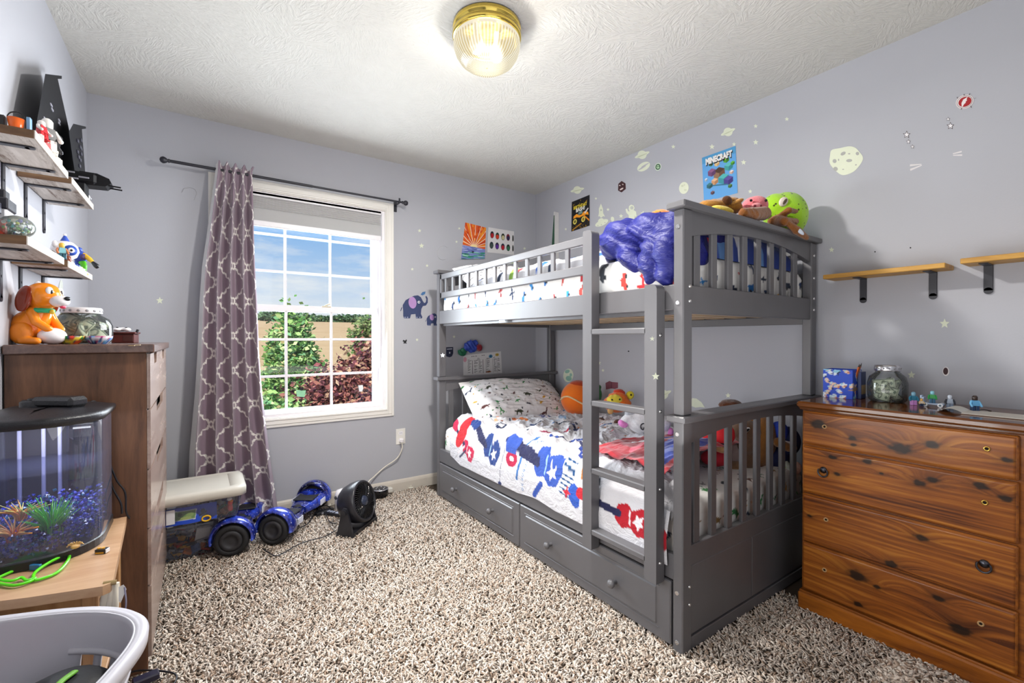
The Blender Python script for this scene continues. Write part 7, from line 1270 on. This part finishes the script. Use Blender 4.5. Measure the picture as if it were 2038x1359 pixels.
# red wing shape left as a plain abstract swoosh of the same colours
for pts, lb in (([(1896, 305), (1914, 300), (1914, 303), (1897, 307)], 'thin outlined ray sticker pointing right, upper one'), ([(1897, 308), (1915, 307), (1915, 310), (1897, 310)], 'thin outlined ray sticker pointing right, lower one'), ([(1811, 327), (1834, 326), (1834, 327.5), (1811, 331)], 'thin outlined ray sticker pointing left, upper one'), ([(1811, 336), (1834, 328), (1835, 329.5), (1812, 340)], 'thin outlined ray sticker pointing left, lower one')): ST('ray_sticker', lb, pts, m=mat('d8d4d4', .7))
# elephants on the window wall
M_ELE = mat('333f66', .7, name='elephant_blue'); M_EAR = mat('b08ac0', .7)
def elephant(label, cx, cy, s, clip=None):
    B_ = [(-20, 8), (-21, -4), (-15, -14), (-6, -19), (2, -23), (10, -24), (16, -20), (20, -12), (23, -8), (26, -10), (27, -16), (25, -21), (27, -23), (30, -18), (30, -9), (26, -3), (20, -2), (17, 4), (16, 14), (19, 20), (18, 23), (6, 23), (5, 14), (-4, 15), (-6, 23), (-18, 23), (-20, 18)]
    f = lambda P: [(cx+x*s, cy+y*s) for x, y in P]
    ST('elephant_sticker', label, f(B_), 'B', M_ELE, extra=(('ear', [f(lens(-1, -9, 8, 12, -8))], M_EAR), ('eye', [f(lens(12, -10, 2.6, 2.8, 0))], mat('e8ecf0', .6)), ('pupil', [f(lens(12.4, -10, 1.2, 1.4, 0))], mat('1a2030', .6)), ('toes', [f(lens(x, 21, 1.5, 1.5, 0)) for x in (-16, -11, 8, 14)], mat('8a94b0', .7)), ('tail', [f([(-21, -2), (-24, 2), (-26, 8), (-24.5, 8), (-22.5, 3)])], M_ELE)))
elephant('big navy elephant sticker with a lilac ear, right of the window', 822, 611, .98); elephant('smaller navy elephant sticker partly behind the bed post', 860, 636, .52)
ST('spout_sticker', 'small blue water spout sticker above the big elephant trunk', [(837, 586), (841, 581), (847, 580), (846, 585), (841, 588)], 'B', mat('3f6a9a', .7)); ST('bug_sticker', 'tiny black bug-like sticker below the elephants', [(803, 676), (806, 678), (809, 675), (810, 678), (808, 681), (810, 684), (806, 683), (803, 684), (804, 680), (801, 679)], 'B', mat('15151a', .6))
g = G(); g.tube([aY(x, y, YB-.003) for x, y in lens(882, 503, 11, 14, 10, 34)[4:30]], .0013, 5); solo('scratch_mark', 'faint curved scratch on the window wall left of the sunset painting', 'wall mark', g, mat('c4c4c6', .8)); g = G(); g.tube([aY(x, y, YB-.003) for x, y in ((362, 383), (366, 375), (378, 373), (388, 376), (392, 384), (386, 398))], .001, 5); solo('wall_scuff', 'faint looped scuff on the wall left of the curtain', 'wall mark', g, mat('b4b4b6', .8))
ST('navy_badge_sticker', 'navy shield-shaped badge sticker on the wall inside the lower bunk', [(888, 691), (902, 690.5), (902, 703), (899.5, 709), (894.5, 711), (888, 709)], 'B', mat('1c2440', .6), extra=(('pale_print', [[(889.5, 694), (900, 693.3), (900, 695), (889.5, 695.6)], lens(895, 702, 1.2, 2, 0)], mat('c8ccd8', .6)),))
# hole marks on the right wall
for px, py, lb in ((1741.5, 501, 'dark nail hole left of centre above the golden shelf'), (1812, 493, 'tiny nail hole above the golden shelf, right of the first'), (1251, 699, 'black nail head on the wall seen through the ladder')): ST('nail_hole', lb, lens(px, py, 1.6, 1.4, 0, 10), 'R', mat('1a1a1c', .8), cat='wall mark')
# posters and drawings
def quad(name, label, cat, corners, wall, paint, m=None, off=.0012, curl=0., th=None):
    TL, TR, BR, BL = [np.array(WF[wall](*c_, off)) for c_ in corners]; u, v = paint.X/paint.w, paint.Y/paint.h; u, v = u[..., None], v[..., None]
    P = (TL*(1-u)+TR*u)*v+(BL*(1-u)+BR*u)*(1-v); nrm = {'R': (-1, 0, 0), 'B': (0, -1, 0)}[wall]; P = P+np.array(nrm)*(curl*(np.sin(u*PI)*.3+(1-v)**3)); g = G(); g.grid(P, smooth=True)
    f = lambda a, b_, d: tuple((TL*(1-a)+TR*a)*b_+(BL*(1-a)+BR*a)*(1-b_)+np.array(nrm)*(d+curl*(math.sin(a*PI)*.3+(1-b_)**3)))
    loc = tuple(P.reshape(-1, 3).mean(0)); t_ = thing(name, label, cat, loc); part('sheet', g, m or colmat(.6, name='printed_paper'), t_, col=paint.c.reshape(-1, 3)); return t_, f
p = Paint(1, 1.3, .008, '5f9fd8'); p.poly([(0, 1.1), (1, 1.1), (1, 1.3), (0, 1.3)], '4f96c4')
def cube(x, y, s, a, b_, c_): p.poly([(x-s, y+s*.5), (x, y+s), (x+s, y+s*.5), (x, y)], a); p.poly([(x-s, y+s*.5), (x, y), (x, y-s), (x-s, y-s*.5)], b_); p.poly([(x+s, y+s*.5), (x, y), (x, y-s), (x+s, y-s*.5)], c_)
for x, y, s, a, b_, c_ in ((.5, .70, .17, '4a3426', '8a6a50', '6a4a38'), (.62, .50, .15, '4fb0b0', '3a8f98', '2f7a88'), (.28, .78, .12, '8a5a80', '6f4670', '573660'), (.78, .80, .12, '5ab8b8', '3f9a9a', '2f8088'), (.76, .42, .13, '5a4a98', '463a84', '362c70'), (.36, .50, .10, 'e0b48a', 'c89468', 'a87850'), (.45, .98, .075, 'f0dcb0', 'd8b880', 'c09860'), (.72, 1.0, .085, '8acb3a', '4f9a2a', '347a20'), (.90, .86, .06, '6ab83a', '3f8a2a', '2f6a20'), (.27, 1.02, .06, '4f9a5a', '357a48', '285a38'), (.62, 1.10, .055, 'c88a3a', 'a06a2a', '80501e'), (.20, .42, .09, '3f7a80', '2f6068', '224a50'), (.10, .62, .05, 'd8e0ea', '9fb0c0', '8090a4'), (.86, .62, .06, 'e8e0d8', 'c8a898', 'a88878'), (.80, .25, .06, '5a8a4a', '3a6a38', '2a5028'), (.28, .20, .06, '7a5a60', '5a4048', '40303a')): cube(x, y, s, a, b_, c_)
p.line([(.3, .40), (.72, .32)], .035, '2f6a80')
ps, f = quad('block_game_poster', 'blue poster titled MINECRAFT with floating blocks above the footboard', 'poster', ((1397, 314), (1464, 290), (1468, 384), (1401, 402)), 'R', p)
ft = lambda x, y: (lambda u, v, d: f(x+u, y+v, d)); g = text_g('MINECRAFT', .175, ft(.515, .842), .0006, .016, sx=.83); part('title_shadow', g, mat('1c1c24', .6), ps); g = text_g('MINECRAFT', .175, ft(.50, .865), .0012, .011, sx=.83); part('title', g, mat('e8e6e2', .6), ps)
p = Paint(1, 1.42, .008, '17161a'); r = random.Random(2)
for _ in range(40): x, y = r.uniform(0, 1), r.choice((r.uniform(0, .3), r.uniform(.9, 1.4))); p.ell(x, y, .04, .012, r.choice(('8a6a1a', 'b88a20', '4a3a14')), r.uniform(0, 90))
p.poly([(.05, .02), (.6, .22), (.6, .29), (.05, .09)], 'a8781e'); p.ell(.2, .42, .17, .19, '0e0e10'); p.ell(.66, .40, .17, .2, '0e0e10'); p.ell(.2, .42, .105, .125, 'e0d060'); p.ell(.66, .40, .105, .125, 'e0d060'); p.ell(.2, .42, .06, .075, '5a5a20'); p.ell(.66, .40, .06, .075, '8a6a20'); p.poly([(.1, .58), (.13, .70), (.3, .76), (.42, .66), (.55, .64), (.7, .76), (.92, .66), (.95, .52), (.8, .58), (.6, .56), (.45, .54), (.3, .60)], 'f09a1e'); p.poly([(.36, .68), (.42, .82), (.6, .84), (.62, .70)], '6f8a8a'); p.poly([(.7, .68), (.9, .86), (.95, .82), (.78, .64)], 'd8d0d0'); p.poly([(.7, .6), (.98, .3), (.98, .22), (.68, .54)], 'e0881e')
ps, f = quad('truck_party_poster', 'small black and yellow poster reading BIRTHDAY BASH! with a monster truck', 'poster', ((1138, 402), (1173.5, 387.5), (1173.5, 449), (1137, 461)), 'R', p)
g = text_g('BIRTHDAY', .15, ft(.48, .755), .0006, .004, sx=1.05); part('title', g, mat('e8cf30', .6), ps); g = text_g('BASH!', .17, ft(.5, .645), .0006, .006, sx=1.1); part('title_second_line', g, mat('eeeeea', .6), ps)
p = Paint(1, 1.45, .009, 'd8561e')
for k in range(11):
    a0 = math.radians(8+k*16.5); p.poly([(.5, .52), (.5+1.4*math.cos(a0), .52+1.4*math.sin(a0)), (.5+1.4*math.cos(a0+.14), .52+1.4*math.sin(a0+.14))], ('e88a24', 'c03a14', 'e06a1e')[k % 3]); p.line([(.5, .5), (.5+1.4*math.cos(a0), .5+1.4*math.sin(a0))], .022, 'f4e2c8')
for k in range(26): x, y = r.uniform(0, 1), r.uniform(.7, 1.4); p.ell(x, y, .07, .02, r.choice(('f0a030', 'b8340f', 'e8701e')), math.degrees(math.atan2(y-.5, x-.5)))
p.ell(.48, .50, .15, .12, 'f4dca0'); p.poly([(0, 0), (1, 0), (1, .44), (.6, .5), (0, .56)], '7a86c0')
for k in range(50): x = r.uniform(0, 1); y = r.uniform(0, .5); p.ell(x, y, .13, .018, r.choice(('8f9ad8', '5a66a8', 'b0b8e0') if y > .3 else ('2a8a6a', '3fa07c', '1f6a5a', '9ad0b8')), r.uniform(-12, 6))
p.ell(.46, .3, .045, .04, '2a2440')
quad('sunset_painting', 'child painting of an orange sunset over purple and green water', 'painting', ((926, 442.5), (967.5, 453), (964.5, 515), (917, 516)), 'B', p, curl=.006)
p = Paint(1.2, 1, .009, 'd9d7d8')
for k, (x, y, c1_, c2_) in enumerate(((.18, .72, 'b01c24', '20202a'), (.42, .70, 'c83a1e', '1f3a2c'), (.68, .70, 'c8c090', '2a3424'), (.92, .71, '26264a', '7a2030'), (.17, .30, '3a4a46', '26303a'), (.42, .30, '5a2a8a', '241c3a'), (.68, .29, 'b01c2c', '22243a'), (.93, .28, '2f6a4a', '1c2c28'), (1.15, .70, '2a2a2a', '4a4a48'), (1.15, .28, '2a2a2a', '4a4a48'))): p.ell(x, y, .085 if x < 1.1 else .04, .14, c2_); p.ell(x+.004, y-.03, .066 if x < 1.1 else .025, .09, c1_)
quad('blob_sheet', 'white sheet with two rows of coloured oval blobs, beside the sunset painting', 'drawing', ((972, 452), (1023, 460.5), (1023, 507.5), (970, 502)), 'B', p)
p = Paint(1.35, 1, .008, 'dcdcde'); r = random.Random(31)
for x0, x1 in ((.15, .28), (.36, .50), (.52, .66), (.80, .92), (1.06, 1.16), (1.2, 1.3)):
    for k in range(13):
        y = .12+k*.052
        if r.random() < .85: p.line([(x0+r.uniform(0, .02), y), (x0+r.uniform(.04, x1-x0), y+r.uniform(-.01, .02))], .018, r.choice(('24242a', '3a3a44', '1c1c20')))
for x in (.31, .68, .78, 1.03, 1.18): p.line([(x, .06), (x, .7)], .012, '55555c')
p.ell(.96, .82, .07, .08, '4f8ab0'); p.ell(.96, .82, .035, .045, '2f5a80'); p.ell(1.2, .86, .07, .07, 'c8b060'); p.ell(1.2, .86, .04, .03, '9a7a30'); p.ell(.86, .1, .1, .03, '8a4a20'); p.ell(.06, .78, .06, .12, 'd8a0b0'); p.ell(.52, .74, .05, .07, 'b8b8bc'); [p.ell(x, .9, .02, .02, '3a3a44') for x in (.3, .36, .44, .66, .72)]
quad('handwritten_sign', 'white paper covered in columns of black handwriting above the lower headboard', 'drawing', ((922, 707), (997, 699), (999, 742), (922, 747.5)), 'B', p, curl=.002)
bw = thing('paper_bow', 'crumpled blue and green paper bow with a red rosette above the handwritten sign', 'decoration', tuple(aY(942, 690, YB-.02))); c = aY(937, 690, YB-.028); b = blob([(tuple(c), (.062, .02, .042)), (tuple(c+np.array([.01, 0, .025])), (.05, .018, .03))], .006); rumple(b, .04, 30, 3, 'ridge'); part('blue_paper', b, mat('2c46a8', .4, name='blue_foil'), bw); b = blob([(tuple(aY(920, 700, YB-.024)), (.035, .018, .03))], .005); rumple(b, .03, 34, 5, 'ridge'); part('green_paper', b, mat('1f6a4a', .4), bw)
c = Vector(aY(954, 692, YB-.045)); g = G()
for k in range(14): a = 2*PI*k/14; g.tube([c, c+Vector((.018*math.cos(a), -.008, .018*math.sin(a))), c+Vector((.032*math.cos(a), .004, .032*math.sin(a)))], [.003, .005, .002], 6)
part('red_rosette', g, mat('8a1c2c', .4), bw)
# canvas with green triangle seen almost edge-on, near the corner
cvn = thing('canvas_panel', 'white-edged canvas with a dark green triangle on the wall near the corner', 'canvas', tuple(aX(1104, 470, 2.46))); y_a, y_b = aX(1106, 470, XR)[1], aX(1112, 470, XR)[1]; zt_ = aX(1108, 424, XR)[2]; g = G(); g.prism([(y_b, zt_), (y_b, 1.50), (y_b+.085, 1.50), (y_b+.012, zt_)], lambda u, w, d: (d, u, w), 2.478, XR-.001); part('canvas_block', g, mat('d8d6d4', .8), cvn)
g = G(); g.add([(2.4772, y_b+.002, zt_-.03), (2.4772, y_b+.002, 1.502), (2.4772, y_b+.083, 1.502), (2.4772, y_b+.012, zt_-.03)], [(0, 1, 2, 3)]); part('green_triangle', g, mat('1f4a34', .7), cvn)
# window stickers and small marks on the bed
for pts, c_, lb in (([(666, 0)], '', ''),)[:0]: pass
def WS(name, label, pts, c_): g = G(); g.prism(pts, lambda u, v, d: tuple(aY(u, v, YB+.054-d)), 0, .0008); return solo(name, label, 'window sticker', g, mat(c_, .6))
WS('green_window_sticker', 'small mint green basket-shaped sticker on the lower window sash', [(589, 776), (609, 777), (606, 790), (591, 789)], '8fc8a0'); WS('black_window_sticker', 'black patch sticker on the glass just above the mint green one', lens(600, 774, 4.5, 3.2, 0, 14), '15161a'); WS('white_window_sticker', 'white speckled sticker in the lower right window pane', [(713, 767), (722, 766), (723, 773), (721, 779), (715, 779), (714, 774)], 'dfe2e2'); WS('dark_window_sticker', 'dark sticker on the lower left window pane near the curtain', lens(547, 772, 3, 4, 0, 14), '1c1c1c'); WS('dark_bar_window_sticker', 'dark bar sticker on the lower left window pane', [(555, 777), (565, 776), (565, 779), (556, 780)], '2a2018')
g = G(); g.box((.0, 0, 0), (.075, .0015, .018), .0004, M=Matrix.Translation(tuple(aX(992, 643, X0+.003)))); q_ = aX(999, 642.5, X0+.003); g = G(); g.box((X0+.002, q_[1]-.03, 1.226), (X0+.0035, q_[1]+.03, 1.241), .0003); solo('warning_label', 'white and blue warning label under the upper bunk side rail', 'label', g, mat('b8c4dc', .5))
for px, py, lb in ((881, 707, 'white chip sticker on the far bed post'), ): q_ = aX(px, py, X0-.0005); g = G(); g.prism(stars(px, py, 5), lambda u, v, d: tuple(aX(u, v, X0-.0004-d)), 0, .0006); solo('chip_sticker', lb, 'sticker', g, mat('e4e4e4', .6))
sc = bpy.context.scene
sc.view_settings.view_transform = 'Standard'; sc.view_settings.look = 'None'; sc.view_settings.exposure = 0; sc.view_settings.gamma = 1
sc.cycles.use_denoising = True; sc.cycles.max_bounces = 10; sc.cycles.transparent_max_bounces = 24; sc.cycles.diffuse_bounces = 5
sc.cycles.glossy_bounces = 3; sc.cycles.sample_clamp_indirect = 6; sc.cycles.caustics_reflective = False; sc.cycles.caustics_refractive = False
